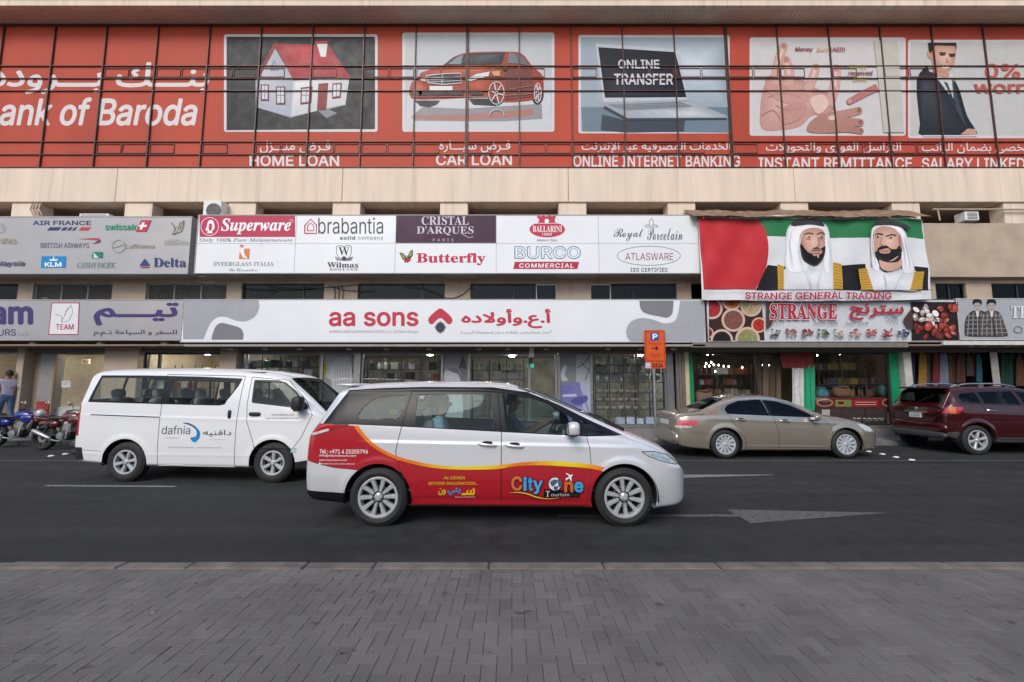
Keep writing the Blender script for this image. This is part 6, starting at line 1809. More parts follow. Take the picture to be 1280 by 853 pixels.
B3.cut([(4.20, .80), (4.42, .775), (4.58, .705), (4.61, .625), (4.50, .615), (4.36, .665)], 'headlight', 4, segs=(2, 3, 4))
B3.cut([(2.13, 1.34), (2.18, .985), (2.26, .98), (2.20, 1.345)], None, 6, segs=(2, 3), only=('rear_door', 'front_door', 'body'))
P3 = B3.build([BG, M_TINT, M_TINT, M_RED_P, M_CLEAR, M_CLEAR, mats1[1]], sedan, split_lr=('rear_door', 'front_door', 'tail_light', 'headlight'))
panes(B3, sedan, list(w3), M_TINT)
sm = MB()
for p in (rdo, fdo): B3.strip(p, .009, .0015, closed=True, mb=sm)
B3.strip([(.3, .62), (.72, .56)], .006, .0015, mb=sm); B3.strip([(4.35, .55), (4.75, .56)], .006, .0015, mb=sm)
sm.build('panel_gaps', M_SEAM, sedan)
b = MB()
B3.strip(curve([(1.20, 1.00), (1.145, 1.12), (1.26, 1.235), (1.56, 1.348), (2.05, 1.382), (2.50, 1.343), (2.82, 1.235), (3.10, 1.09), (3.31, .935)], 5), .028, .006, mb=b)
B3.strip([(1.20, 1.005), (2.2, .972), (3.31, .925)], .014, .006, mb=b)
b.build('window_trim', M_CHROME2, sedan)
B3.liners(sedan, .33, M_LINER)
add_wheels(sedan, B3, .33, .225, .20, 'cover', 12, rim_m=M_ALLOY2)
handle_bar(B3, sedan, 1.47, .90, .25, BG, P3['rear_door']); handle_bar(B3, sedan, 2.50, .865, .25, BG, P3['front_door'])
mirror_pod(B3, sedan, 3.16, .955, BG, (.075, .10, .065), .07)
b = MB().box(-.012, -.26, .74, -.002, .26, .86); np_ = b.build('number_plate', M_PLATE, sedan)
b = MB().box(-.008, -.40, .875, .006, .40, .905); b.build('boot_trim', M_CHROME2, sedan)
b = MB().blob((.03, 0, .45), (.07, .80, .16), .4, .35, 8, 24); b.build('rear_bumper', BG, sedan, smooth='all')
seats(sedan, (1.45, 2.35), .66, .24, M_INT)
b = MB(); b.blob((3.2, 0, .82), (.3, .72, .10), .6, .4, 8, 18).box(.9, -.75, .22, 3.6, .75, .24); b.build('dashboard', M_INT, sedan, smooth=True)
steering(sedan, 2.95, .36, .86)

# ================================================================ dark red off-roader at the right edge
L = 4.80
B4 = Body(L, dict(
    zb=[(0, .48), (.1, .42), (.4, .36), (1.0, .30), (2, .28), (3.8, .28), (4.5, .3), (4.8, .38)],
    belt=[(0, 1.02), (.08, 1.14), (.3, 1.20), (.7, 1.225), (1.3, 1.20), (2.4, 1.16), (3.3, 1.10), (3.9, 1.03), (4.3, .96), (4.6, .84), (4.8, .66)],
    top=[(0, 1.05), (.03, 1.14), (.10, 1.22), (.22, 1.36), (.36, 1.52), (.44, 1.60), (.55, 1.64), (.8, 1.67), (1.4, 1.70), (2.0, 1.70), (2.4, 1.675), (2.8, 1.58), (3.1, 1.44), (3.4, 1.27), (3.6, 1.16), (3.9, 1.10), (4.3, 1.02), (4.6, .90), (4.74, .80), (4.8, .70)],
    hw=[(0, .72), (.02, .76), (.06, .80), (.14, .84), (.3, .885), (.6, .925), (1.0, .94), (2, .935), (3.8, .94), (4.2, .915), (4.5, .84), (4.68, .72), (4.76, .6), (4.8, .46)],
    hwt=[(0, .70), (.2, .70), (.4, .69), (.7, .70), (1.5, .71), (2.4, .70), (2.9, .69), (3.3, .70), (3.6, .78), (4.2, .78), (4.6, .62), (4.8, .4)],
    er=[(0, .03), (.1, .05), (.3, .07), (.6, .10), (1.5, .11), (2.4, .11), (3.0, .09), (3.6, .08), (4.2, .09), (4.8, .05)]),
    [(1.0, .36), (3.83, .36)], .425, zm=.78, kb=.08, kt=.05, bulge=.02, flare=.022,
    creases=[(.7, 1.02, 4.0, .92, .010, .06), (1.5, .48, 3.4, .46, .010, .05)])
R4 = lambda x: x if x > 1.0 else 1.0 - (1.0 - x) * .62
B4.fn = {k: (lambda f: (lambda x: f(np.where(np.asarray(x) > 1.0, x, 1.0 - (1.0 - np.asarray(x)) / .62))))(f) for k, f in B4.fn.items()}
B4.x0 = .38
B4.grid()
suv = thing('off_roader', 'dark red off-roader with silver roof rails parked at the right', 'car', (11.415 - 1.0, 10.87 + .915, 0), 0, None, local=True)
MR = paint('maroon_paint', (.050, .004, .006), metal=.15, rough=.16)
w4 = [(.76, 1.27), (.72, 1.42), (.82, 1.50), (1.20, 1.535), (1.22, 1.245)], [(1.28, 1.24), (1.25, 1.54), (2.15, 1.56), (2.20, 1.205)], [(2.28, 1.20), (2.24, 1.555), (2.55, 1.52), (2.85, 1.40), (3.1, 1.26), (3.22, 1.14)]
rdo4 = [(1.24, 1.22), (1.22, .98), (1.42, .70), (1.50, .38), (2.24, .36), (2.24, 1.2), (2.19, 1.58), (1.24, 1.56)]
fdo4 = [(2.24, .36), (2.24, 1.2), (2.19, 1.58), (2.58, 1.55), (2.9, 1.40), (3.3, 1.12), (3.42, .8), (3.38, .36)]
B4.cut(rdo4, 'rear_door', segs=(1, 2, 3)); B4.cut(fdo4, 'front_door', segs=(1, 2, 3))
for p in w4: B4.cut(p, 'hole', segs=(2, 3, 4))
for c in B4.wheels: B4.cut(arch(c[0], c[1], .425, .15), 'hole', segs=(0, 1, 2))
B4.cut([(2.50, -.02), (2.50, .56), (2.9, .60), (3.5, .68), (3.54, .4), (3.56, -.02)], 'windscreen', 1, segs=(3, 4), top=True)
B4.cut([(R4(x_), y_) for x_, y_ in [(.125, -.02), (.135, .5), (.17, .62), (.30, .64), (.43, .60), (.435, -.02)]], 'rear_window', 1, segs=(3, 4), top=True)
B4.cut([(.36, 1.00), (.40, 1.13), (.52, 1.175), (.76, 1.16), (.70, 1.06), (.62, 1.00)], 'tail_light', 2, segs=(2,))
B4.cut([(.47, 1.0), (.47, 1.2), (.58, 1.2), (.58, 1.0)], None, 4, segs=(2,), only=('tail_light',), snap=False)
B4.cut([(4.2, .92), (4.45, .91), (4.7, .80), (4.6, .74), (4.3, .80)], 'headlight', 3, segs=(2, 3, 4))
B4.cut([(.3, .2), (.3, .52), (.55, .56), (.66, .50), (.66, .2)], None, 5, segs=(1, 2))
B4.cut([(1.35, .1), (1.35, .40), (3.45, .40), (3.45, .1)], None, 5, segs=(1, 2))
P4 = B4.build([MR, M_TINT, M_RED, M_CLEAR, M_AMBER, mat('grey_cladding', (.06, .058, .06), .5, var=.1), mats1[1]], suv, split_lr=('rear_door', 'front_door', 'tail_light', 'headlight'))
panes(B4, suv, list(w4), M_TINT2)
sm = MB()
for p in (rdo4, fdo4): B4.strip(p, .009, .0015, closed=True, mb=sm)
B4.strip([(.41, .96), (.62, .99), (.77, 1.15)], .007, .0015, mb=sm)
sm.build('panel_gaps', M_SEAM, suv)
b = MB()
B4.strip([(1.48, .41), (3.36, .40)], .03, .008, mb=b); b.build('sill_trim', M_CHROME2, suv)
b = MB()
for p in w4: B4.strip(p, .03, .003, closed=True, mb=b)
b.build('window_seal', M_SEAL, suv)
B4.liners(suv, .36, M_LINER)
add_wheels(suv, B4, .36, .235, .225, 'six', 6, rim_m=M_ALLOY)
handle_bar(B4, suv, 1.41, 1.085, .22, M_CHROME2, P4['rear_door'], slope=-.06); handle_bar(B4, suv, 2.42, 1.06, .22, M_CHROME2, P4['front_door'], slope=-.06)
mirror_pod(B4, suv, 3.1, 1.17, MR, (.08, .11, .085), .08)
for sg in (-1, 1):
    b = MB()
    pts = [(.75 + 1.65 * i / 14, sg * .60, 1.655 + .055 * min(1, math.sin(math.pi * min(i, 14 - i) / 4 / 2) if min(i, 14 - i) < 4 else 1) + .03 * math.sin(math.pi * i / 14)) for i in range(15)]
    b.tube(pts, .02, 8)
    for x in (.95, 1.55, 2.2): b.box(x - .05, sg * .60 - .018, 1.66, x + .05, sg * .60 + .018, 1.73)
    b.build('roof_rail', M_CHROME2, suv, smooth=True)
b = MB().blob((.62, 0, 1.635), (.15, .64, .03), .7, .35, 8, 20); b.build('spoiler', MR, suv, smooth='all')
tl = MB().box(.345, -.17, .86, .362, .17, .98); npl = tl.build('number_plate', M_PLATE, suv)
q = Draw(lambda u, v, k: (.345 - k * .0006, -u, v)); q.text('D 41876', -.13, .885, .13, .955, '#2a2a2e', 'sans', .012); q.build('lettering', npl)
b = MB().box(.352, -.34, .995, .376, .34, 1.03); b.build('tailgate_trim', M_CHROME2, suv, bevel=.005)
b = MB().lathe([(0, -.012), (.03, -.012), (.042, -.004), (.045, 0)], (.385, 0, 1.09), 'x', 20); b.build('badge', M_CHROME2, suv, smooth=True)
b = MB().blob((.41, 0, .62), (.07, .80, .15), .45, .4, 8, 24); b.blob((.40, 0, .45), (.08, .78, .09), .5, .4, 6, 24, 1); b.build('rear_bumper', [MR, mat('grey_cladding', (.06, .058, .06), .5)], suv, smooth='all')
for y in (-.55, .55):
    b = MB(); b.tube([(.6, y, .40), (.36, y, .40)], .035, 12); b.build('exhaust_pipe', M_CHROME, suv, smooth=True)
b = MB(); b.tube([(.44, .0, 1.25), (.56, -.38, 1.46)], .009, 6); b.build('wiper', M_BLACK, suv)
seats(suv, (1.35, 2.3), .68, .42, M_INT)
b = MB(); b.blob((3.2, 0, .98), (.3, .72, .10), .6, .4, 8, 18).box(.7, -.75, .42, 3.6, .75, .44); b.build('dashboard', M_INT, suv, smooth=True)
steering(suv, 2.95, .36, 1.02)
# ---------------------------------------------------------------- parking sign
ps = thing('parking_sign', 'orange parking sign with a blue square on a grey post', 'street sign', (Xp(818.5, 549, 12.84), 12.84, PZ))
X0 = Xp(818.5, 480, 12.80)
b = MB().tube([(X0, 12.84, PZ - .02), (X0, 12.84, Zp(414, 12.80))], .038, 14)
b.lathe([(.085, 0), (.085, .02), (.05, .03), (.045, .06)], (X0, 12.84, PZ - .004), n=16)
b.build('post', M_STEEL, ps, smooth=True)
YS_ = 12.78
OR_ = mat('sign_orange', '#d9561f', .35, var=.05)
def plate(name, u0, v0, u1, v1, m, y=YS_):
    q = [(Xp(a, 440, y), Zp(c, y)) for a, c in Draw.__dict__ and [(u0 + dx, v0 + dy) for dx, dy in ()]]
    r = 1.3
    pts = arc(u1 - r, v0 + r, r, r, -90, 0, 5) + arc(u1 - r, v1 - r, r, r, 0, 90, 5) + arc(u0 + r, v1 - r, r, r, 90, 180, 5) + arc(u0 + r, v0 + r, r, r, 180, 270, 5)
    return MB().prism([(Xp(a, 436, y), Zp(c, y)) for a, c in pts], y, y + .018).build(name, m, ps, bevel=.003)
plate('sign_panel', 805.8, 412.8, 831.8, 452.2, OR_); plate('number_panel', 806.2, 453.0, 831.2, 460.8, OR_)
b = MB()
for py in (420, 446, 457): b.box(X0 - .06, YS_ + .018, Zp(py + 1, YS_), X0 + .06, 12.87, Zp(py, YS_))
b.build('clamp', M_STEEL, ps)
q = Draw(onplane(YS_), 1.)
q.line([(807.3, 414.4), (830.3, 414.4), (830.3, 450.7), (807.3, 450.7), (807.3, 414.4)], .6, '#3a1d12')
q.rect(813.2, 416.1, 823.4, 425.9, '#1f4fa0'); q.text('P', 815.6, 424.4, 821.8, 417.4, '#eceff2', 'sans', .035)
for v, w in ((429.3, 16), (431.2, 12), (442.5, 14), (444.2, 16), (446, 13), (447.8, 4)): q.line([(818.7 - w / 2, v), (818.7 + w / 2, v)], .5, '#a3421c', up=v == 429.3)
q.line([(814.2, 435.5), (822, 435.5)], 1.1, '#231a16'); q.poly([(819.4, 432.4), (823.2, 435.5), (819.4, 438.6), (819.6, 436.6), (820.4, 435.5), (819.6, 434.4)], '#231a16')
q.rect(807, 453.6, 812.8, 460.2, '#e4e8ec'); q.rect(808, 454.4, 811.8, 459.4, '#3f78b8'); q.ell(809.9, 456.8, 1.2, 1.6, '#e4e8ec')
q.text('332A', 815.5, 459.4, 828.5, 454.6, '#2b1c15', 'sans', .02)
q.build('lettering', ps)

# ---------------------------------------------------------------- road studs
st0 = None
for px, py, lab in ((64, 570, 'a'), (82, 567.6, 'a'), (1086, 564.5, 'b'), (1103, 567.7, 'b'), (1120, 571.5, 'b'), (1139.7, 575, 'b')):
    x, y, _ = G(px, py, .01)
    lb = 'white round road stud in front of the red motorcycle' if lab == 'a' else 'white round road stud between the beige saloon and the dark red off-roader'
    if st0 is None:
        st0 = MB().lathe([(0, .028), (.03, .026), (.055, .016), (.065, 0)], (0, 0, .001), n=16).build('road_stud', M_WHITE, smooth=True)
        o = st0
    else:
        o = st0.copy(); COL.objects.link(o)
    o.location = (x, y, .002)
    tag(o, lb, 'road stud', 'white road studs at the parking bays')

# ---------------------------------------------------------------- air conditioners on the gallery
def aircon(px0, py0, px1, py1, Y, label, depth=.35, fan=True):
    x0, x1, z0, z1 = Xp(px0, py0, Y), Xp(px1, py0, Y), Zp(py1, Y), Zp(py0, Y)
    t = thing('air_conditioner', label, 'air conditioner', ((x0 + x1) / 2, Y + depth / 2, z0), 0, 'air conditioning units on the gallery')
    MB().box(x0, Y, z0, x1, Y + depth, z1).build('casing', M_WHITE, t, bevel=.015)
    b = MB()
    if fan:
        r = min(x1 - x0, z1 - z0) * .4
        c = (x0 + (x1 - x0) * .6, Y - .004, (z0 + z1) / 2)
        b.lathe([(0, 0), (r, 0), (r, -.012), (r - .015, -.014), (r - .015, -.004)], c, 'y', 28)
        for k in range(1, 5): b.lathe([(r * k / 5, -.012), (r * k / 5 + .008, -.012), (r * k / 5 + .008, -.004)], c, 'y', 24, 1)
    else:
        for i in range(5): b.box(x0 + .06, Y - .006, z0 + (z1 - z0) * (.15 + i * .16), x1 - .06, Y - .001, z0 + (z1 - z0) * (.22 + i * .16))
    b.build('fan_grille', [M_BLACK, M_ALU], t)
aircon(254.5, 250.5, 277, 276, 13.0, 'white air conditioner with a round fan, tallest of those above the sign boards')
aircon(99, 267, 136, 278, 13.15, 'white air conditioner partly hidden behind the grey airline board', fan=False)
aircon(1206, 264.5, 1223.5, 275.5, 13.22, 'white air conditioner on the bare rendered wall beside the banner', fan=False)
MB().box(Xp(1192, 270, 13.22), 13.22, Zp(275.6, 13.22), Xp(1240, 270, 13.22), 13.8, Zp(275.4, 13.22) + .01)

# ---------------------------------------------------------------- lamps under the boards
def lamp(px, py, Y, label, group, w=.13, h=.085):
    x, z = Xp(px, py, Y), Zp(py, Y)
    t = thing('floodlight', label, 'lamp', (x, Y, z), 0, group)
    MB().box(x - w / 2, Y - .06, z - h / 2, x + w / 2, Y + .08, z + h / 2).build('housing', M_WHITE, t, bevel=.01)
    MB().box(x - w * .4, Y - .067, z - h * .35, x + w * .4, Y - .061, z + h * .3).build('lens', mat('dull_lens', (.45, .45, .43), .3), t)
    MB().tube([(x, Y, z + h / 2), (x, Y, Z_SIGNB - .05)], .012, 6).build('bracket', M_ALU, t)
for p in (-60, 42, 126, 206): lamp(p, 430.5, 13.15, 'white floodlight hanging under the grey travel board', 'floodlights under the travel board', .16, .11)
for p in (288, 331, 374, 436, 483, 536, 599, 635, 683, 760, 800, 842): lamp(p, 436.6, 13.35, 'small white lamp under the canopy of the white board with red lettering', 'lamps under the houseware board', .13, .05)
for p in (1214, 1230, 1260): lamp(p, 433, 13.05, 'small white lamp below the board with the two young men', 'lamps under the clothes board', .10, .04)
t = thing('alarm_box', 'tall white box fixed above the shop door', 'alarm box', (Xp(664.5, 440, 13.5), 13.5, Zp(446, 13.5)))
MB().box(Xp(661.8, 440, 13.5), 13.44, Zp(446.5, 13.5), Xp(667.3, 440, 13.5), 13.56, Zp(434, 13.5)).build('box', M_WHITE, t, bevel=.012)
MB().box(Xp(661.2, 440, 13.5), 13.46, Zp(455, 13.5), Xp(665.6, 440, 13.5), 13.54, Zp(447.4, 13.5)).build('sensor', M_BLACK, t, bevel=.008)
t = thing('exit_sign', 'small green and white illuminated sign above the shop door', 'sign', (Xp(664, 457.5, 14.2), 14.2, Zp(460, 14.2)))
MB().box(Xp(658.5, 457, 14.2), 14.2, Zp(459.6, 14.2), Xp(667.5, 457, 14.2), 14.25, Zp(455, 14.2)).build('box', mat('exit_green', (.02, .45, .25), .4, emit=(.05, .6, .35), es=.5), t)
MB().box(Xp(659, 457, 14.2), 14.19, Zp(457.6, 14.2), Xp(663.6, 457, 14.2), 14.198, Zp(455.4, 14.2)).build('face', M_WHITE, t)

# ---------------------------------------------------------------- posters on the shop glass
def poster(label, px0, py0, px1, py1, fn, name='window_poster', Y=YG + .03):
    t = thing(name, label, 'poster', (Xp((px0 + px1) / 2, py1, Y), Y, Zp(py1, Y)))
    MB().box(Xp(px0, 470, Y), Y, Zp(py1, Y), Xp(px1, 470, Y), Y + .006, Zp(py0, Y)).build('sheet', ink('#a9a9ac'), t)
    q = Draw(onplane(Y), .8); fn(q); q.build('print', t)
def pf1(q):
    z = zoomer(180, 425, 4.74)
    q.poly(z([(1040, 85), (1232, 85), (1232, 480), (1040, 480)]), '#b6b5b2')
    q.poly(z(curve([(1120, 130), (1225, 120), (1225, 420), (1150, 430), (1090, 300)], 3, True)), '#c4c3c3'); q.poly(z(curve([(1045, 190), (1075, 130), (1085, 180), (1060, 230)], 3, True)), '#b39a34')
    for i in range(6): q.line(z([(1130 + i * 16, 170), (1140 + i * 15, 480)]), .5, '#8d8d90', up=i == 0)
    q.poly(z([(1040, 200), (1110, 240), (1130, 480), (1040, 480)]), '#94938f')
poster('pale grey poster with a yellow patch on the shop window', 400, 442, 439, 532, pf1)
def pf2(q):
    z = zoomer(430, 425, 4.74)
    q.poly(z([(580, 70), (736, 70), (736, 175), (580, 195)]), '#9d989b'); q.poly(z([(706, 90), (736, 190), (736, 245), (665, 200)]), '#5d595e')
    q.poly(z([(580, 185), (660, 160), (736, 175), (736, 510), (580, 510)]), '#7e7c80'); q.poly(z(curve([(585, 205), (650, 195), (690, 240), (700, 500), (590, 500)], 3, True)), '#c9c8ca'); q.line(z([(620, 150), (670, 165), (690, 200)]), .8, '#b5b3b6')
poster('grey poster with a dark pointed shape beside the shop door', 552, 440, 584.5, 532, pf2)
def pf3(q):
    z = zoomer(680, 410, 5.818)
    q.poly(z([(105, 185), (235, 200), (232, 400), (105, 405)]), '#8d8d90'); q.poly(z([(235, 185), (355, 180), (355, 400), (232, 400)]), '#b3b2b6')
    q.poly(z(curve([(120, 330), (150, 270), (165, 290), (150, 340), (175, 380), (130, 385)], 3, True)), '#c9cace'); q.line(z(curve([(240, 290), (290, 260), (330, 210), (345, 250), (300, 380)], 4)), 1.2, '#5d5d63'); q.line(z([(270, 250), (340, 330)]), .9, '#5d5d63')
    q.poly(z([(105, 405), (260, 395), (300, 720), (105, 720)]), '#7f7fb5'); q.poly(z([(260, 395), (355, 400), (355, 720), (300, 720)]), '#b5b6cf')
    for i in range(4): q.line(z([(120, 430 + i * 16), (210 - i * 12, 432 + i * 16)]), .8, '#5f5fa0', up=i == 0)
    q.poly(z([(135, 485), (235, 480), (238, 500), (135, 502)]), '#c9cae0'); q.poly(z(curve([(190, 530), (300, 490), (315, 530), (250, 560)], 3, True)), '#5a5a9a'); q.poly(z([(120, 590), (280, 570), (300, 660), (140, 680)]), '#9c9cc8'); q.line(z([(265, 450), (330, 620)]), 1.2, '#6b6ba6')
poster('poster with a grey upper half and a lavender lower half', 701.5, 441, 740, 532.5, pf3)
t = thing('paper_notice', 'small white paper notice taped to the left shop window', 'notice', (Xp(82.5, 480, 13.78), 13.78, Zp(484, 13.78)))
q = Draw(onplane(13.785)); q.rect(77, 476, 88, 484.5, '#c9c8c4')
for v in (478, 479.6, 481.2): q.line([(79, v), (86, v)], .5, '#77777a', up=v == 478)
q.build('sheet', t)
t = thing('wall_picture', 'small bright framed picture on the beige wall inside the left shop', 'picture', (Xp(107, 453, 14.9), 14.9, Zp(455, 14.9)))
MB().box(Xp(102.5, 452, 14.9), 14.88, Zp(455, 14.9), Xp(112, 452, 14.9), 14.93, Zp(449, 14.9)).build('frame', M_WHITE, t)
q = Draw(onplane(14.875)); q.rect(104, 450.5, 107, 453.8, '#c9782c'); q.rect(107.5, 450.5, 110.5, 453.8, '#e0b08a'); q.build('print', t)
t = thing('wall_picture', 'tall pale patterned panel on the wall of the shop with boxes', 'picture', (Xp(215, 452, 16.4), 16.4, Zp(470, 16.4)))
b = MB()
b.box(Xp(192, 450, 16.5), 16.5, Zp(466, 16.5), Xp(226, 450, 16.5), 16.55, Zp(452, 16.5)); b.build('frame', mat('brick_paper', (.36, .20, .13), .8, var=.3, scale=9), t)

# ---------------------------------------------------------------- shelves and their goods
M_SHELF = mat('shelf_dark', (.10, .095, .09), .5, metal=.3)
M_SHELF2 = mat('shelf_glass', (.42, .45, .45), .2, metal=.2)
def shelf(label, px0, px1, Y, zs, m, nup=4, depth=.32, back=None):
    x0, x1 = Xp(px0, 480, Y), Xp(px1, 480, Y)
    t = thing('display_shelf', label, 'shelf', ((x0 + x1) / 2, Y, Z_GL0))
    for z_ in zs: MB().box(x0, Y, z_ - .02, x1, Y + depth, z_ - .001).build('board', m, t)
    for i in range(nup):
        x = x0 + (x1 - x0) * i / (nup - 1)
        b = MB().box(x - .014, Y - .012, Z_GL0, x + .014, Y + .012, max(zs) + .35).box(x - .014, Y + depth - .012, Z_GL0, x + .014, Y + depth + .012, max(zs) + .35); b.build('upright', m, t)
    if back: MB().box(x0, Y + depth + .02, Z_GL0, x1, Y + depth + .03, max(zs) + .3).build('back_panel', back, t)
    return x0, x1
def item_mesh(kind, s, m, name):
    b = MB()
    if kind == 'bowl': b.lathe([(0, .012 * s), (.35 * .1 * s, 0), (.06 * s, .02 * s), (.10 * s, .07 * s), (.105 * s, .085 * s), (.095 * s, .08 * s), (.05 * s, .03 * s), (0, .025 * s)], n=18)
    elif kind == 'jug': b.lathe([(0, 0), (.06, 0), (.075, .06), (.06, .15), (.04, .19), (.05, .23), (.042, .23), (.03, .19)], n=16); b.tube([(.05, 0, .2), (.11, 0, .19), (.11, 0, .09), (.07, 0, .06)], .009, 6)
    elif kind == 'glassware': b.lathe([(0, 0), (.035, 0), (.006, .012), (.006, .09), (.03, .12), (.036, .17), (.03, .22), (.026, .22), (.03, .17), (.0, .12)], n=14)
    elif kind == 'bottle': b.lathe([(0, 0), (.04, 0), (.042, .15), (.02, .2), (.014, .27), (.016, .28), (0, .28)], n=12)
    elif kind == 'plate': b.lathe([(0, 0), (.13, .0), (.14, .012), (.13, .018), (.0, .012)], (0, 0, .14), 'y', n=24)
    else: b.box(-.11 * s, -.1, 0, .11 * s, .1, .2 * s)
    return b.build(name, m, smooth=kind != 'box', bevel=.004 if kind == 'box' else 0)
M_CER = mat('white_porcelain', (.62, .62, .60), .15, var=.05)
M_CLG = mat('clear_glassware', (.38, .43, .44), .08, metal=.3, var=.1)
rs = random.Random(21)
def stock(kinds, x0, x1, Y, zs, label, cat, group, gap=.24, jitter=.03, skip=.08):
    protos = {}
    for z_ in zs:
        x = x0 + .14
        while x < x1 - .12:
            kd, m, nm = rs.choice(kinds)
            if rs.random() > skip:
                key = (kd, m.name)
                if key not in protos:
                    o = protos[key] = item_mesh(kd, 1., m, nm)
                else:
                    o = protos[key].copy(); COL.objects.link(o)
                s = rs.uniform(.85, 1.15)
                o.location = (x + rs.uniform(-jitter, jitter), Y + .16, z_); o.scale = (s, s, s * rs.uniform(.9, 1.1)); o.rotation_euler = (0, 0, rs.uniform(-.4, .4))
                tag(o, label[nm], cat[nm], group + ' ' + nm.replace('_', ' '))
            x += gap * rs.uniform(.8, 1.25)
cardb = mat('brown_carton', (.34, .24, .15), .8, var=.1); cardw = mat('pale_carton', (.58, .57, .54), .7, var=.1); cardg = mat('green_carton', (.10, .22, .16), .7); cardr = mat('red_carton', (.40, .10, .08), .7); cardk = mat('dark_carton', (.06, .065, .075), .6)
x0, x1 = shelf('dark shelf of tableware behind the window over the minibus roof', 304, 394, 14.25, (.8, 1.2, 1.58, 1.95, 2.3), M_SHELF, 5)
stock([('box', cardb, 'carton'), ('box', cardw, 'carton'), ('box', cardk, 'carton'), ('plate', M_CER, 'plate'), ('glassware', M_CLG, 'wine_glass'), ('box', cardg, 'carton')], x0, x1, 14.25, (1.2, 1.58, 1.95, 2.3),
      {'carton': 'small carton on the shelf behind the window over the minibus roof', 'plate': 'white plate on the shelf behind the window over the minibus roof', 'wine_glass': 'clear wine glass on the shelf behind the window over the minibus roof'}, {'carton': 'box', 'plate': 'plate', 'wine_glass': 'glass'}, 'shelf over the minibus', .19)
x0, x1 = shelf('dark shelf of glassware behind the window over the rear of the people carrier', 455, 548, 14.5, (1.2, 1.6, 1.92, 2.24), M_SHELF, 5)
stock([('jug', M_CLG, 'jug'), ('glassware', M_CLG, 'wine_glass'), ('box', cardk, 'carton'), ('box', cardr, 'carton'), ('bottle', M_CLG, 'bottle'), ('box', cardw, 'carton')], x0, x1, 14.5, (1.6, 1.92, 2.24),
      {'carton': 'small carton on the shelf over the rear of the people carrier', 'jug': 'clear jug on the shelf over the rear of the people carrier', 'wine_glass': 'clear wine glass on the shelf over the rear of the people carrier', 'bottle': 'clear bottle on the shelf over the rear of the people carrier'}, {'carton': 'box', 'jug': 'jug', 'wine_glass': 'glass', 'bottle': 'bottle'}, 'shelf over the car rear', .155)
x0, x1 = shelf('dark shelf of glassware behind the window over the front of the people carrier', 590, 655, 14.4, (1.2, 1.55, 1.9, 2.2), M_SHELF, 4)
stock([('jug', M_CLG, 'jug'), ('glassware', M_CLG, 'wine_glass'), ('plate', M_CER, 'plate'), ('bottle', mat('dark_bottle', (.03, .04, .035), .1), 'bottle')], x0, x1, 14.4, (1.55, 1.9, 2.2),
      {'plate': 'white plate on the shelf over the front of the people carrier', 'jug': 'clear jug on the shelf over the front of the people carrier', 'wine_glass': 'clear wine glass on the shelf over the front of the people carrier', 'bottle': 'dark bottle on the shelf over the front of the people carrier'}, {'plate': 'plate', 'jug': 'jug', 'wine_glass': 'glass', 'bottle': 'bottle'}, 'shelf over the car front', .15)
zs4 = [Zp(v, 14.3) for v in (528, 512, 501.5, 491, 478, 466, 456)]
x0, x1 = shelf('tall shelf of white bowls behind the shop window beside the parking sign', 744, 833, 14.3, zs4, M_SHELF, 6)
stock([('bowl', M_CER, 'bowl')], x0, x1, 14.3, zs4[1:4], {'bowl': 'white porcelain bowl on the tall shelf beside the parking sign'}, {'bowl': 'bowl'}, 'tall shelf', .23)
stock([('glassware', M_CLG, 'wine_glass'), ('jug', M_CLG, 'jug'), ('plate', M_CLG, 'plate')], x0, x1, 14.3, zs4[4:], {'wine_glass': 'clear wine glass on the tall shelf beside the parking sign', 'jug': 'clear jug on the tall shelf beside the parking sign', 'plate': 'clear glass plate on the tall shelf beside the parking sign'}, {'wine_glass': 'glass', 'jug': 'jug', 'plate': 'plate'}, 'tall shelf', .15)
bluec = mat('pale_blue_carton', (.40, .47, .58), .6, var=.25, scale=14)
stock([('box', bluec, 'carton')], x0, x1, 14.05, [Z_GL0 + .01], {'carton': 'pale blue carton standing at the foot of the shop window'}, {'carton': 'box'}, 'window foot', .30, .02)
x0, x1 = shelf('low shelf of cartons in the shop behind the minibus', 192, 268, 14.9, (1.2, 1.62, 2.05), M_SHELF, 4)
stock([('box', cardb, 'carton'), ('box', cardw, 'carton'), ('box', cardr, 'carton')], x0, x1, 14.9, (1.62, 2.05), {'carton': 'small carton in the shop with the beige walls behind the minibus'}, {'carton': 'box'}, 'beige shop', .21)

# ---------------------------------------------------------------- spice shop
bulbs = [(112, 62), (178, 48), (215, 45), (143, 58), (104, 112), (133, 106), (97, 130), (121, 127), (147, 120), (175, 122), (204, 128), (232, 130), (156, 157), (310, 134), (412, 65), (428, 122), (461, 122), (738, 65), (834, 55), (867, 58), (888, 50), (943, 47)]
M_BULB = mat('bulb_glow', (.95, .95, .9), .3, var=0, emit=(1, .95, .82), es=9)
zb_ = zoomer(860, 430, 4.571)
bulb0 = None
for i, (u, v) in enumerate(bulbs):
    px, py = zb_([(u, v)])[0]
    Y = 14.4 + (i * 37 % 7) * .12
    x, z_ = Xp(px, py, Y), Zp(py, Y)
    if bulb0 is None:
        bulb0 = thing('hanging_bulb', 'lit bulb hanging in the window of the spice shop', 'lamp', (0, 0, 0), 0, 'hanging bulbs in the spice shop', local=True)
        MB().blob((0, 0, 0), (.022, .022, .034), 1, 1, 8, 12).build('bulb', M_BULB, bulb0, smooth='all')
        MB().tube([(0, 0, .04), (0, 0, .075)], .018, 8).tube([(0, 0, .07), (0, 0, .5)], .004, 5).build('cord', M_BLACK, bulb0)
        o = bulb0
    else: o = copy_tree(bulb0)
    o.location = (x, Y, z_)
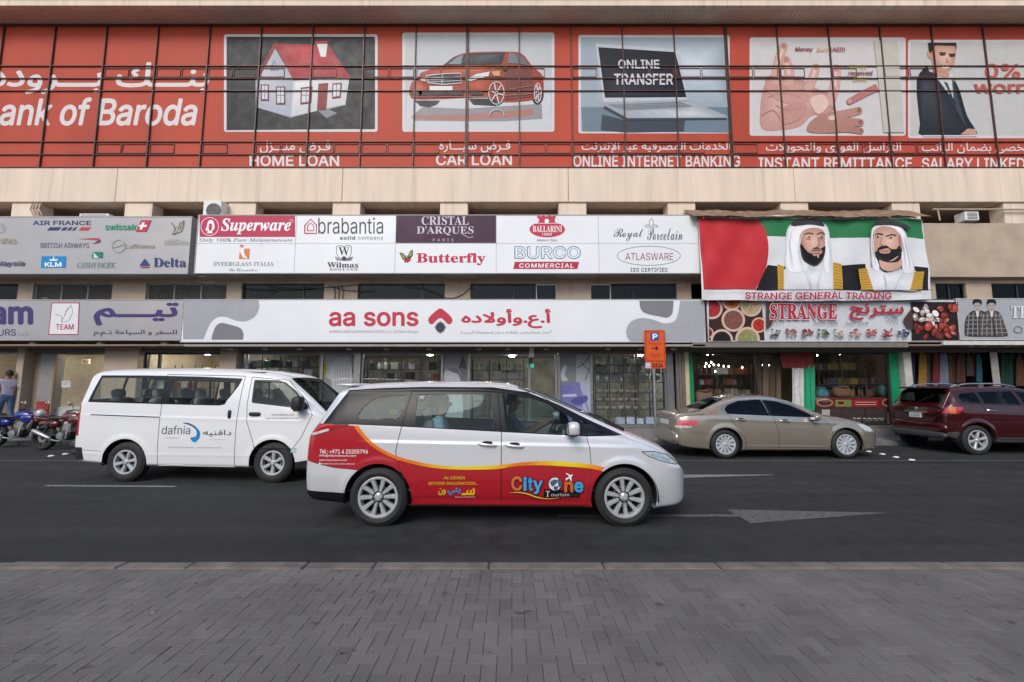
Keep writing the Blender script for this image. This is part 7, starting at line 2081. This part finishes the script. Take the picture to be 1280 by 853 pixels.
def cloth(px0, py0, px1, py1, Y, m, name, parent=None, fold=.035, nf=6, outline=None, thick=.012, seed=1, sway=0.):
    """a hanging cloth with vertical folds; outline(t) gives left and right edge (0..1) at height t (0 top)"""
    rr = random.Random(seed)
    ph = rr.uniform(0, 6)
    b = MB(); nu, nv = 26, 16
    for side, sg in ((0, 1), (1, -1)):
        vs = []
        for j in range(nv + 1):
            t = j / nv
            l, r = outline(t) if outline else (0, 1)
            for i in range(nu + 1):
                s_ = i / nu
                px = px0 + (px1 - px0) * (l + (r - l) * s_) + sway * t
                py = py0 + (py1 - py0) * t
                y = Y - fold * (.3 + .7 * t) * math.sin(s_ * nf * 2 * math.pi + ph + .8 * math.sin(t * 3 + ph)) - fold * .4 * math.sin(s_ * nf * 3.3 + ph * 2)
                vs.append((Xp(px, py, Y), y + side * thick, Zp(py, Y)))
        fs = [(j * (nu + 1) + i, j * (nu + 1) + i + 1, (j + 1) * (nu + 1) + i + 1, (j + 1) * (nu + 1) + i) for j in range(nv) for i in range(nu)]
        b.add(vs, fs if sg > 0 else [tuple(reversed(f)) for f in fs])
    return b.build(name, m, parent, smooth='all', fix=False)
fl = thing('flag', 'red, white and green flag draped inside the spice shop window', 'flag', (Xp(1000, 470, 13.72), 13.72, Zp(512, 13.72)))
cloth(974, 439.5, 1017, 460, 13.70, mat('flag_red', (.22, .03, .025), .8), 'red_band', fl, .025, 3, lambda t: (0.0 + .1 * t * t, 1 - .02 * t))
cloth(990, 459, 1005.5, 512, 13.73, mat('flag_white', (.55, .55, .54), .8), 'white_band', fl, .03, 2)
cloth(1004.5, 457, 1018, 514, 13.715, mat('flag_green', (.01, .28, .13), .8), 'green_band', fl, .03, 2)
ct = thing('shop_counter', 'spice shop counter front printed in red with bowls of spices', 'counter', (Xp(1070, 505, 13.95), 13.95, Z_GL0))
MB().box(Xp(1020, 505, 13.95), 13.95, Z_GL0, Xp(1118, 505, 13.95), 14.4, Zp(497, 13.95)).build('body', mat('counter_brown', (.06, .04, .035), .6), ct)
q = Draw(onplane(13.95))
q.rect(1020, 498, 1118, 509.3, '#7c2326'); q.rect(1044, 500, 1064, 508.5, '#7d8a4c'); q.rect(1065, 500, 1098, 508.5, '#a02a30')
for u, v, rx, ry in ((1031, 503.5, 10.5, 5), (1051, 503.8, 5.5, 2.8), (1111, 503.3, 9, 5)): q.ell(u, v, rx, ry, '#b58a6c'); q.ell(u, v, rx * .8, ry * .72, '#55231c')
for v in (503, 506): q.line([(1069, v), (1095, v)], .7, '#d8c9c6', up=v == 503)
q.rect(1020, 509.8, 1118, 510.6, '#4c3a34')
for u in (1052, 1081, 1108): q.rect(u - .5, 510.6, u + .5, 532, '#3a332f', up=u == 1052)
q.rect(1027, 512, 1037, 520, '#b9b5b0'); q.rect(1109, 516, 1118, 531, '#8d7f7a')
for u in (1083, 1090, 1098): q.rect(u, 523, u + 6.5, 527, '#9a9994', up=u == 1083)
for u in (1083, 1090, 1098): q.rect(u, 528, u + 6.5, 531.5, '#8a8a85', up=u == 1083)
q.build('print', ct)
bt = None
for i in range(16):
    lb = 'small bottle with a pale cap in front of the printed spice counter'
    if bt is None:
        bt = thing('bottle', lb, 'bottle', (0, 0, 0), 0, 'bottles at the spice counter', local=True)
        MB().lathe([(0, 0), (.035, 0), (.036, .13), (.014, .17), (.014, .2)], n=12).build('body', mat('amber_bottle', (.05, .03, .02), .15), bt, smooth=True); MB().lathe([(0, .225), (.017, .225), (.018, .2), (0, .2)], n=10).build('cap', M_WHITE, bt)
        o = bt
    else: o = copy_tree(bt)
    o.location = (Xp(1066 + (i % 13) * 3.1 + (1.5 if i > 12 else 0), 515, 13.9), 13.885 + .04 * (i % 2), Z_GL0 + .001 + (.0))
def sack(label, px, py, w, h, Y, m, cat='sack', name='spice_sack'):
    x, z_ = Xp(px, py, Y), Zp(py, Y)
    t = thing(name, label, cat, (x, Y, z_))
    MB().blob((x, Y, z_ + h / 2), (w / 2, .16, h / 2), .6, .7, 10, 18).build('bag', m, t, smooth='all')
    MB().lathe([(w * .36, 0), (w * .40, .03), (w * .34, .05), (0, .04)], (x, Y, z_ + h * .92), n=18).build('rim', m, t, smooth=True)
sack('brown woven basket standing on the spice counter', 1052, 497, .55, .34, 14.15, mat('woven_brown', (.20, .10, .06), .9, var=.3, scale=25), 'basket', 'basket')
sack('teal plastic bag on the left of the spice counter', 1027, 497, .35, .30, 14.15, mat('teal_plastic', (.04, .16, .20), .5), 'bag', 'plastic_bag')
sack('dark green bag on the right of the spice counter', 1108, 497, .5, .42, 14.15, mat('greenish_bag', (.05, .10, .09), .6), 'bag', 'plastic_bag')
sack('brown sack at the left end of the spice shop window', 880, 505, .55, .42, 14.2, mat('sackcloth', (.25, .15, .10), .9, var=.2, scale=20))
sack('dark sack next to the brown sack in the spice shop window', 894, 507, .6, .36, 14.3, mat('sackcloth_dark', (.08, .055, .05), .9, var=.2, scale=20))
sack('greyish sack in the middle of the left spice shop window', 915, 508, .7, .40, 14.25, mat('sackcloth_grey', (.22, .19, .16), .9, var=.2, scale=20))
x0, x1 = shelf('spice rack high in the right window of the spice shop', 1024, 1112, 14.6, (Zp(462, 14.6), Zp(480, 14.6), Zp(495, 14.6)), mat('rack_brown', (.16, .12, .09), .6), 4)
stock([('box', cardk, 'carton'), ('bottle', mat('spice_jar_brown', (.16, .08, .04), .3), 'spice_jar'), ('bottle', mat('spice_jar_red', (.22, .05, .03), .3), 'spice_jar'), ('box', cardb, 'carton'), ('box', mat('yellow_carton', (.34, .26, .05), .6), 'carton')], x0, x1, 14.6, [Zp(462, 14.6), Zp(480, 14.6), Zp(495, 14.6)],
      {'carton': 'small carton on the spice rack in the right window', 'spice_jar': 'spice jar on the rack in the right window'}, {'carton': 'box', 'spice_jar': 'jar'}, 'spice rack', .16)
x0, x1 = shelf('rack of packets in the left window of the spice shop', 874, 940, 15.0, (Zp(468, 15.0), Zp(481, 15.0), Zp(494, 15.0)), mat('rack_brown', (.16, .12, .09), .6), 4)
stock([('box', cardb, 'carton'), ('bottle', mat('spice_jar_brown', (.16, .08, .04), .3), 'spice_jar'), ('bottle', mat('spice_jar_green', (.10, .14, .05), .3), 'spice_jar'), ('box', cardr, 'carton'), ('box', cardw, 'carton')], x0, x1, 15.0, [Zp(468, 15.0), Zp(481, 15.0), Zp(494, 15.0)],
      {'carton': 'small carton on the rack in the left window of the spice shop', 'spice_jar': 'spice jar on the rack in the left window of the spice shop'}, {'carton': 'box', 'spice_jar': 'jar'}, 'left spice rack', .17)
for i, (p0, p1, c) in enumerate(((944, 952, (.16, .10, .07)), (953, 961, (.22, .15, .10)), (962, 969, (.14, .09, .06)), (970, 976, (.20, .15, .11)))):
    t = thing('hanging_strip', ['brown bead curtain left of the others by the flag', 'lighter brown bead curtain second from the left by the flag', 'darkest brown bead curtain by the flag', 'tan bead curtain closest to the flag'][i], 'curtain', (Xp(p0, 500, 14.1), 14.1, Zp(508, 14.1)), 0, 'bead curtains by the flag')
    cloth(p0, 442, p1, 508, 14.1, mat('beads_%d' % i, c, .8, var=.3, scale=22), 'strip', t, .02, 5, seed=i)

# ---------------------------------------------------------------- clothes on the rail
zc_ = zoomer(1120, 420, 8.0)
rail = MB().tube([(gx(1141), 13.75, Zp(438, 13.75)), (gx(1241), 13.75, Zp(438, 13.75))], .014, 8).tube([(gx(1250), 13.75, Zp(438, 13.75)), (gx(1338), 13.75, Zp(438, 13.75))], .014, 8)
rl = thing('clothes_rail', 'metal rail with garments hanging in the shop entrance', 'rail', (gx(1190), 13.75, Zp(438, 13.75)))
rail.build('rod', M_STEEL, rl)
def dress(t): return (.30 - .28 * min(1, t * 1.6), .70 + .28 * min(1, t * 1.6)) if t < .12 else (.10 - .08 * t, .90 + .08 * t)
gar = [((125, 150), (200, 500), (.05, .03, .11), 'purple long dress first on the clothes rail'), ((218, 150), (302, 515), (.42, .22, .03), 'yellow patterned dress on the clothes rail'), ((300, 160), (362, 480), (.10, .08, .07), 'dull brown robe between the yellow and red ones'),
       ((358, 155), (432, 490), (.20, .03, .025), 'dark red robe on the clothes rail'), ((428, 150), (522, 480), (.26, .28, .38), 'pale lavender robe on the clothes rail'), ((515, 150), (620, 470), (.12, .06, .03), 'brown patterned shawl on the clothes rail'),
       ((612, 150), (705, 470), (.10, .035, .02), 'rust patterned shawl beside the grey shirt'), ((700, 190), (765, 400), (.09, .085, .09), 'grey shirt on the clothes rail'), ((755, 190), (812, 402), (.26, .05, .05), 'short red shirt on the clothes rail'), ((800, 185), (860, 460), (.01, .15, .18), 'teal dress last on the clothes rail'),
       ((1040, 160), (1125, 520), (.01, .05, .03), 'dark green dress past the pale pillar'), ((1120, 160), (1200, 520), (.012, .07, .045), 'second green dress past the pale pillar'), ((1195, 200), (1280, 500), (.14, .05, .02), 'rust brown dress at the right edge'), ((1290, 160), (1370, 500), (.08, .03, .06), 'plum dress beyond the right edge')]
gar = [(a, c, tuple(v * .6 for v in col), lb) for a, c, col, lb in gar]
for i, (a, c, col, lb) in enumerate(gar):
    (u0, v0), (u1, v1) = zc_([a, c])
    t = thing('garment', lb, 'clothes', (Xp((u0 + u1) / 2, v1, 13.78), 13.78, Zp(v1, 13.78)), 0, 'garments on the rail')
    cloth(u0, v0, u1, v1, 13.78 + (i % 3) * .05, mat('fabric_%d' % i, col, .9, var=.35 if i in (1, 5, 6, 12) else .15, scale=16), 'cloth', t, .03, 2, dress, seed=i, thick=.03)
    xm = (Xp(u0, v0, 13.78) + Xp(u1, v0, 13.78)) / 2
    MB().tube([(xm, 13.80, Zp(v0, 13.78) - .02), (xm, 13.78, Zp(438, 13.75) + .03), (xm + .02, 13.75, Zp(438, 13.75) + .02)], .004, 5).build('hanger', M_STEEL, t)

# ---------------------------------------------------------------- motorcycles
def motorbike(name, label, loc, rotz, lean, col, col_name):
    t = thing(name, label, 'motorcycle', loc, rotz, 'motorcycles parked at the kerb', local=True)
    t.rotation_euler = (R(lean), 0, rotz)
    body = mat(col_name, col, .25, var=.05, coat=.8)
    dark = mat('engine_black', (.03, .03, .032), .5, metal=.4, var=.2); alu = mat('engine_alloy', (.35, .35, .36), .4, metal=.8, var=.15)
    for x, r, w in ((0, .325, .15), (1.29, .31, .10)):
        e = bpy.data.objects.new('wheel', None); COL.objects.link(e); e.parent = t; e.location = (x, 0, r)
        b = MB(); prof = [(r - .085 + .085 * (1 - abs(math.sin(a)) ** 0) + 0, 0) for a in ()]
        prof = [(r - .055 + .055 * math.cos(a), w / 2 * math.sin(a)) for a in [R(-110 + 220 * i / 12) for i in range(13)]] + [(r - .09, w * .3), (r - .09, -w * .3)]
        b.lathe(prof, (0, 0, 0), 'y', 40, closed=True); b.build('tyre', M_RUBBER, e, smooth=True)
        b = MB(); b.lathe([(r - .105, -.035), (r - .08, -.04), (r - .08, .04), (r - .105, .035)], (0, 0, 0), 'y', 36, closed=True); b.lathe([(0, -.07), (.045, -.07), (.045, .07), (0, .07)], (0, 0, 0), 'y', 16)
        for k in range(6):
            a = 2 * math.pi * k / 6
            b.obox(((r + .0) * .45 * math.cos(a), 0, (r) * .45 * math.sin(a)), (math.cos(a) * (r * .36), 0, math.sin(a) * (r * .36)), (0, .012, 0), (-math.sin(a) * .018, 0, math.cos(a) * .018))
        b.build('rim', dark, e, smooth=True)
        b = MB(); b.lathe([(.06, 0), (.125, 0), (.125, .004), (.06, .004)], (0, -.055, 0), 'y', 28, closed=True); b.build('brake_disc', alu, e)
    b = MB(); b.tube([(.02, .07, .32), (.45, .10, .40)], .025, 8).tube([(.02, -.07, .32), (.45, -.10, .40)], .025, 8).tube([(.95, 0, .88), (.70, 0, .80), (.35, 0, .74), (-.15, 0, .82)], .022, 8).tube([(.95, 0, .85), (.82, 0, .45), (.5, 0, .28), (.42, 0, .42), (.36, 0, .72)], .024, 8).tube([(.05, -.09, .36), (.18, -.10, .72)], .028, 10).tube([(.05, .09, .36), (.18, .10, .72)], .028, 10)
    b.build('frame', dark, t, smooth=True)
    b = MB(); b.blob((.60, 0, .40), (.20, .14, .14), .5, .5, 8, 16); b.obox((.70, 0, .58), (.07, 0, .02), (0, .11, 0), (-.03, 0, .12), 1)
    for k in range(5): b.obox((.66 + .01 * k, 0, .50 + .035 * k), (.10, 0, .0), (0, .125, 0), (0, 0, .008), 1)
    b.lathe([(0, -.17), (.09, -.165), (.10, -.14), (.10, 0)], (.56, 0, .38), 'y', 20, 1); b.lathe([(0, .17), (.09, .165), (.10, .14), (.10, 0)], (.56, 0, .38), 'y', 20, 1)
    b.build('engine', [dark, alu], t, smooth=True)
    b = MB(); b.blob((.70, 0, .86), (.27, .145, .13), .75, .8, 12, 20, rot=Matrix.Rotation(R(6), 3, 'Y')); b.blob((.86, -.13, .78), (.16, .04, .10), .7, .8, 8, 14).blob((.86, .13, .78), (.16, .04, .10), .7, .8, 8, 14); b.build('fuel_tank', body, t, smooth='all')
    b = MB(); b.blob((.27, 0, .835), (.26, .12, .05), .6, .6, 8, 18).blob((-.02, 0, .885), (.18, .11, .05), .6, .6, 8, 16); b.build('saddle', M_BLACK, t, smooth='all')
    b = MB(); b.blob((-.02, 0, .81), (.30, .10, .055), .6, .7, 8, 18, rot=Matrix.Rotation(R(8), 3, 'Y')); b.blob((.25, 0, .68), (.15, .12, .09), .6, .7, 8, 14); b.build('tail_cowl', body, t, smooth='all')
    b = MB(); b.blob((-.31, 0, .83), (.04, .07, .035), .7, .7, 8, 12); b.build('tail_light', M_RED, t, smooth='all')
    b = MB(); b.obox((-.36, 0, .62), (.012, 0, -.02), (0, .075, 0), (.05, 0, .13)); b.build('rear_mudguard', M_BLACK, t)
    b = MB(); b.obox((-.40, 0, .66), (.004, 0, -.002), (0, .09, 0), (.03, 0, .07)); b.build('number_plate', M_PLATE, t)
    b = MB(); b.tube([(.72, -.12, .50), (.74, -.15, .32), (.55, -.15, .24), (.25, -.16, .30)], .022, 8); b.tube([(.34, -.165, .31), (.28, -.17, .335), (-.10, -.19, .50), (-.15, -.19, .52)], [.03, .055, .06, .045], 14, 1); b.build('exhaust', [alu, M_STEEL], t, smooth=True)
    b = MB()
    for y in (-.09, .09): b.tube([(1.29, y, .31), (1.12, y, .62), (.99, y, .98)], [.028, .026, .02], 10)
    b.build('fork', alu, t, smooth=True)
    b = MB()
    pts = [(1.29 + .345 * math.cos(a), 0, .31 + .345 * math.sin(a)) for a in [R(40 + 100 * i / 10) for i in range(11)]]
    vs = []
    for p in pts: vs += [(p[0], -.06, p[2] - .01), (p[0], 0, p[2] + .012), (p[0], .06, p[2] - .01)]
    b.add(vs, [(i * 3 + j, i * 3 + j + 1, i * 3 + j + 4, i * 3 + j + 3) for i in range(10) for j in range(2)]); b.build('front_mudguard', body, t, smooth='all', fix=False)
    b = MB(); b.tube([(.88, -.36, 1.01), (.93, -.18, 1.05), (.98, 0, 1.02), (.93, .18, 1.05), (.88, .36, 1.01)], .013, 8); b.tube([(.88, -.37, 1.01), (.91, -.25, 1.035)], .02, 8, 1).tube([(.88, .37, 1.01), (.91, .25, 1.035)], .02, 8, 1); b.build('handlebar', [alu, M_BLACK], t, smooth=True)
    for sg in (-1, 1):
        b = MB(); b.tube([(.92, sg * .22, 1.04), (.93, sg * .30, 1.18)], .007, 6); b.blob((.92, sg * .33, 1.21), (.02, .065, .045), .8, .9, 8, 14, 1); b.build('mirror', [M_BLACK, M_CHROME], t, smooth='all')
    b = MB(); b.blob((1.08, 0, .92), (.10, .10, .11), .8, .8, 10, 16); b.build('headlight', M_CLEAR, t, smooth='all')
    b = MB()
    for sg in (-1, 1): b.blob((1.02, sg * .16, .88), (.03, .03, .022), 1, 1, 6, 10).blob((-.28, sg * .13, .76), (.03, .03, .022), 1, 1, 6, 10)
    b.build('indicator', M_AMBER, t, smooth='all')
    b = MB(); b.tube([(.80, -.06, .75), (.86, -.24, .62), (.86, -.26, .40), (.72, -.22, .26), (.58, -.1, .24)], .012, 8).tube([(.80, .06, .75), (.86, .24, .62), (.86, .26, .40), (.72, .22, .26), (.58, .1, .24)], .012, 8); b.build('crash_bar', M_CHROME, t, smooth=True)
    return t
motorbike('motorcycle', 'dark red motorcycle with its rear wheel showing beside the minibus', (-12.36, 11.72, 0), R(-2), -3, (.10, .007, .010), 'bike_red')
motorbike('motorcycle', 'bright blue motorcycle cut off by the left edge', (-14.25, 12.22, 0), R(3), -3, (.008, .02, .20), 'bike_blue')

# ---------------------------------------------------------------- people
def person(label, loc, rotz, J, E_, regions, hair_m, head, root_local=True, hairdo=1.0):
    t = thing('person', label, 'person', loc, rotz, None, local=True)
    me = bpy.data.meshes.new('body')
    names = list(J)
    me.from_pydata([J[n][0] for n in names], [(names.index(a), names.index(b_)) for a, b_ in E_], [])
    o = bpy.data.objects.new('body', me); COL.objects.link(o)
    sk = o.modifiers.new('skin', 'SKIN')
    if not me.skin_vertices: me.skin_vertices.new()
    for i, n in enumerate(names):
        me.skin_vertices[0].data[i].radius = J[n][1] if isinstance(J[n][1], tuple) else (J[n][1], J[n][1])
        me.skin_vertices[0].data[i].use_root = n == 'pelvis'
    ss = o.modifiers.new('sub', 'SUBSURF'); ss.levels = ss.render_levels = 2
    dg = bpy.context.evaluated_depsgraph_get(); dg.update()
    m2 = bpy.data.meshes.new_from_object(o.evaluated_get(dg))
    vs = [tuple(v.co) for v in m2.vertices]; fs = [tuple(p.vertices) for p in m2.polygons]
    bpy.data.objects.remove(o)
    b = MB(); mats = []
    mi = {}
    for f in fs: 
        c = Vector((sum(vs[i][0] for i in f), sum(vs[i][1] for i in f), sum(vs[i][2] for i in f))) / len(f)
        best, bd = None, 9
        for a, b2 in E_:
            A, B2_ = Vector(J[a][0]), Vector(J[b2][0]); L_ = (B2_ - A); tt = max(0, min(1, (c - A).dot(L_) / max(L_.length_squared, 1e-9)))
            dd = (c - A - L_ * tt).length
            if dd < bd: bd, best = dd, (a, b2, tt)
        m = regions(best, c)
        if m.name not in mi: mi[m.name] = len(mats); mats.append(m)
        b.m.append(mi[m.name])
    b.v, b.f = vs, fs
    skin = MATS['skin']; 
    if skin.name not in mi: mi[skin.name] = len(mats); mats.append(skin)
    hx, hy, hz = head
    k = mi[skin.name]
    b.blob((hx + .10, hy, hz - .005), (.022, .016, .024), 1, 1, 6, 8, k)
    for sg in (-1, 1): b.blob((hx - .005, hy + sg * .082, hz), (.022, .012, .032), 1, 1, 6, 8, k)
    mats.append(M_BLACK); kb = len(mats) - 1
    for sg in (-1, 1): b.blob((hx + .083, hy + sg * .033, hz + .022), (.008, .012, .007), 1, 1, 5, 8, kb)
    mats.append(mat('lips', (.30, .12, .10), .6, var=0)); b.blob((hx + .082, hy, hz - .05), (.010, .026, .007), 1, 1, 5, 8, len(mats) - 1)
    for h in [n for n in names if n.startswith('hand')]:
        p = Vector(J[h][0]); w_ = Vector(J['wrist' + h[4:]][0]); dv = (p - w_).normalized(); sd = dv.cross(Vector((1, 0, 0)))
        if sd.length < .2: sd = dv.cross(Vector((0, 0, 1)))
        sd.normalize()
        for i in range(4):
            s0 = p + sd * (-.027 + .018 * i); l_ = (.065, .075, .07, .055)[i]
            b.tube([s0 - dv * .02, s0 + dv * l_ * .5, s0 + dv * l_ + Vector((.015, 0, -.005))], [.010, .009, .006], 6, k)
        b.tube([p - dv * .03 + sd * .03, p + sd * .055, p + sd * .055 + dv * .035], [.011, .010, .007], 6, k)
    body = b.build('body', mats, t, smooth='all', fix=False)
    hb = MB()
    c = Vector((hx - .012, hy, hz + .03))
    nu, nv = 12, 22
    vs = []
    for i in range(nu + 1):
        for j in range(nv):
            a = 2 * math.pi * j / nv
            low = (-.075 if math.cos(a) < -.2 else -.03 if math.cos(a) < .45 else .045)
            low = low * hairdo
            e = math.pi / 2 * (1 - i / nu)
            zz = low + (.105 - low) * math.sin(e)
            rr = (1 - (max(0, zz) / .108) ** 2) ** .5 if zz < .108 else 0
            rr = max(rr, .0)
            vs.append(c + Vector((rr * .106 * math.cos(a), rr * .089 * math.sin(a), zz)))
    hb.add(vs, [(i * nv + j, i * nv + (j + 1) % nv, (i + 1) * nv + (j + 1) % nv, (i + 1) * nv + j) for i in range(nu) for j in range(nv)])
    hb.build('hair', hair_m, t, smooth='all', fix=False)
    return t
mat('skin', (.33, .19, .125), .55, var=.08, scale=14)
H_BLACK = mat('black_hair', (.012, .010, .010), .6, var=.2, scale=60); H_GREY = mat('grey_hair', (.22, .21, .20), .7, var=.25, scale=60)
def torso(px, h0=0): return {}
# pedestrian, facing +x in his own axes
J = {'pelvis': ((0, 0, .94), (.15, .12)), 'spine': ((-.01, 0, 1.12), (.15, .115)), 'chest': ((-.01, 0, 1.32), (.185, .125)), 'neck': ((0, 0, 1.47), .065), 'jaw': ((.02, 0, 1.56), .075), 'head': ((.015, 0, 1.65), .098), 'crown': ((.0, 0, 1.72), .075),
     'shoulder_l': ((-.01, .17, 1.40), .075), 'elbow_l': ((-.05, .25, 1.12), .048), 'wrist_l': ((.06, .26, .90), .032), 'hand_l': ((.10, .26, .83), .036),
     'shoulder_r': ((-.01, -.17, 1.40), .075), 'elbow_r': ((-.10, -.25, 1.14), .048), 'wrist_r': ((-.05, -.27, .90), .032), 'hand_r': ((-.03, -.27, .83), .036),
     'hip_l': ((0, .09, .88), .105), 'knee_l': ((.16, .10, .50), .068), 'ankle_l': ((.06, .10, .10), .048), 'toe_l': ((.22, .11, .04), .04),
     'hip_r': ((0, -.09, .88), .105), 'knee_r': ((.0, -.10, .49), .068), 'ankle_r': ((-.22, -.10, .13), .048), 'toe_r': ((-.08, -.11, .04), .04)}
E1 = [('pelvis', 'spine'), ('spine', 'chest'), ('chest', 'neck'), ('neck', 'jaw'), ('jaw', 'head'), ('head', 'crown')] + [(a + s_, b_ + s_) for s_ in ('_l', '_r') for a, b_ in (('shoulder', 'elbow'), ('elbow', 'wrist'), ('wrist', 'hand'), ('hip', 'knee'), ('knee', 'ankle'), ('ankle', 'toe'))] + [('chest', 'shoulder_l'), ('chest', 'shoulder_r'), ('pelvis', 'hip_l'), ('pelvis', 'hip_r')]
SHIRT = mat('lavender_shirt', (.42, .40, .50), .85, var=.06, scale=9, bump=.15, bscale=14); JEANS = mat('blue_jeans', (.07, .13, .24), .9, var=.15, scale=8, bump=.15, bscale=14); SHOE = mat('dark_shoe', (.03, .028, .026), .6)
def reg1(best, c):
    a, b_, tt = best
    if 'toe' in b_ or (('ankle' in b_) and tt > .95): return SHOE
    if a.startswith('hip') or a.startswith('knee') or b_.startswith('hip') or (a == 'pelvis' and b_ == 'spine' and c.z < .98): return JEANS
    if a in ('neck', 'jaw', 'head') or b_ in ('jaw', 'head', 'crown') or (b_ == 'neck' and tt > .75): return MATS['skin']
    if a.startswith('elbow') or a.startswith('wrist') or (a.startswith('shoulder') and tt > .62): return MATS['skin']
    return SHIRT
STEP = .42
MB().box(-24, 13.2, PZ, Xp(40, 540, 13.2), 13.62, STEP).build('step', M_PLINTH, bld, bevel=.01)
person('man in a pale lavender shirt and jeans walking past the pillar', (Xp(10.5, 480, 13.40), 13.40, STEP), R(148), J, E1, reg1, H_BLACK, (.012, 0, 1.62))
# seated people in the people carrier
JS = {'pelvis': ((0, 0, 0), (.15, .13)), 'spine': ((-.04, 0, .20), (.15, .12)), 'chest': ((-.08, 0, .40), (.185, .125)), 'neck': ((-.06, 0, .55), .062), 'jaw': ((-.03, 0, .63), .075), 'head': ((-.035, 0, .72), .098), 'crown': ((-.05, 0, .79), .075),
      'shoulder_l': ((-.08, .17, .47), .075), 'elbow_l': ((.04, .22, .20), .05), 'wrist_l': ((.26, .15, .16), .032), 'hand_l': ((.33, .14, .16), .036), 'shoulder_r': ((-.08, -.17, .47), .075), 'elbow_r': ((.04, -.22, .20), .05), 'wrist_r': ((.26, -.15, .16), .032), 'hand_r': ((.33, -.14, .16), .036),
      'hip_l': ((.06, .10, 0), .10), 'knee_l': ((.44, .12, .06), .07), 'ankle_l': ((.46, .12, -.33), .05), 'toe_l': ((.62, .12, -.36), .04), 'hip_r': ((.06, -.10, 0), .10), 'knee_r': ((.44, -.12, .06), .07), 'ankle_r': ((.46, -.12, -.33), .05), 'toe_r': ((.62, -.12, -.36), .04)}
JD = dict(JS); JD.update({'wrist_l': ((.42, .14, .38), .032), 'hand_l': ((.50, .13, .42), .036), 'elbow_l': ((.14, .23, .24), .05), 'wrist_r': ((.42, -.14, .38), .032), 'hand_r': ((.50, -.13, .42), .036), 'elbow_r': ((.14, -.23, .24), .05)})
def seated(shirt):
    def reg(best, c):
        a, b_, tt = best
        if 'toe' in b_: return SHOE
        if a.startswith('hip') or a.startswith('knee') or b_.startswith('hip') or (a == 'pelvis' and tt < .25): return JEANS
        if a in ('neck', 'jaw', 'head') or b_ in ('jaw', 'head', 'crown') or (b_ == 'neck' and tt > .75): return MATS['skin']
        if a.startswith('elbow') or a.startswith('wrist'): return MATS['skin']
        return shirt
    return reg
ml = mpv.location
person('elderly man in a light blue shirt on the middle seat of the people carrier', (ml.x + 1.66, ml.y - .38, .74), 0, JS, E1, seated(mat('sky_blue_shirt', (.34, .52, .62), .85, var=.05)), H_GREY, (-.035, 0, .70), hairdo=.8)
person('driver with black hair at the wheel of the people carrier', (ml.x + 2.60, ml.y + .36, .74), 0, JD, E1, seated(mat('dark_teal_shirt', (.10, .16, .17), .85, var=.05)), H_BLACK, (-.035, 0, .70))

# ---------------------------------------------------------------- far side of the street, seen in the glass only
opp = thing('low_building', 'tan building across the street, mirrored in the shop glass', 'building', (0, -22, 0))
b = MB().box(-70, -30, -.02, 70, -22, 7.5).box(-70, -22.4, 7.5, 70, -21.8, 8.0)
for i in range(-15, 16):
    for z_ in (1.0, 4.4): b.box(i * 4.4 - .9, -21.99, z_, i * 4.4 + .9, -21.94, z_ + 2.0, 1)
b.build('wall', [mat('far_tan', (.34, .24, .16), .9, var=.15, scale=.5), M_DARK], opp)
rp = random.Random(4)
for k, (x, y, h) in enumerate(((-9, -15, 7.2), (-2.5, -17, 6.4), (7.5, -14, 7.8), (15, -16, 6.8))):
    t = thing('palm_tree', ['leaning palm behind the viewer, mirrored in the left shop glass', 'shorter palm behind the viewer, mirrored over the middle shop', 'tall palm behind the viewer, mirrored in the spice shop glass', 'palm behind the viewer, mirrored in the right shops'][k], 'tree', (x, y, 0), 0, 'palms across the street')
    pts = [(x + .25 * math.sin(i * .5 + k), y, h * i / 8) for i in range(9)]
    b = MB(); b.tube(pts, [.26 - .012 * i for i in range(9)], 10); b.build('trunk', mat('palm_bark', (.12, .085, .06), .9, var=.3, scale=6), t, smooth=True)
    b = MB(); top = pts[-1]
    for f_ in range(26):
        a, el = rp.uniform(0, 6.28), rp.uniform(-.5, 1.1)
        L_ = rp.uniform(1.8, 2.8)
        P_ = [Vector(top) + Vector((math.cos(a) * L_ * u * math.cos(el * (1 - u)), math.sin(a) * L_ * u * math.cos(el * (1 - u)), L_ * (math.sin(el) * u - .55 * u * u))) for u in [j / 8 for j in range(9)]]
        sd = Vector((-math.sin(a), math.cos(a), 0))
        for j in range(1, 8):
            for sg in (-1, 1):
                p = P_[j]; d_ = (P_[j + 1] - P_[j]).normalized()
                q2 = p + sd * sg * .42 + d_ * .25 + Vector((0, 0, -.12))
                b.add([p, p + d_ * .10, q2], [(0, 1, 2)])
        b.tube(P_, .02, 4)
    b.build('crown', mat('palm_leaf', (.045, .07, .03), .7, var=.3), t, fix=False)
# litter on the paving
rl_ = random.Random(9)
b = MB()
for i in range(26):
    x, y = rl_.uniform(-5, 5), rl_.uniform(2.0, 3.9)
    s, a = rl_.uniform(.006, .022), rl_.uniform(0, 3.1)
    pts = [(x + s * math.cos(a + k) * rl_.uniform(.4, 1), y + s * .6 * math.sin(a + k) * rl_.uniform(.5, 1), PZ + .003 + rl_.uniform(0, .004)) for k in (0, 1.2, 2.3, 3.3, 4.4, 5.4)]
    b.add(pts, [tuple(range(6))], i % 3)
tag(b.build('litter', [mat('dry_leaf', (.10, .06, .035), .9), mat('paper_scrap', (.45, .44, .42), .9), mat('dark_bit', (.03, .028, .026), .9)], fix=False), kind='stuff')
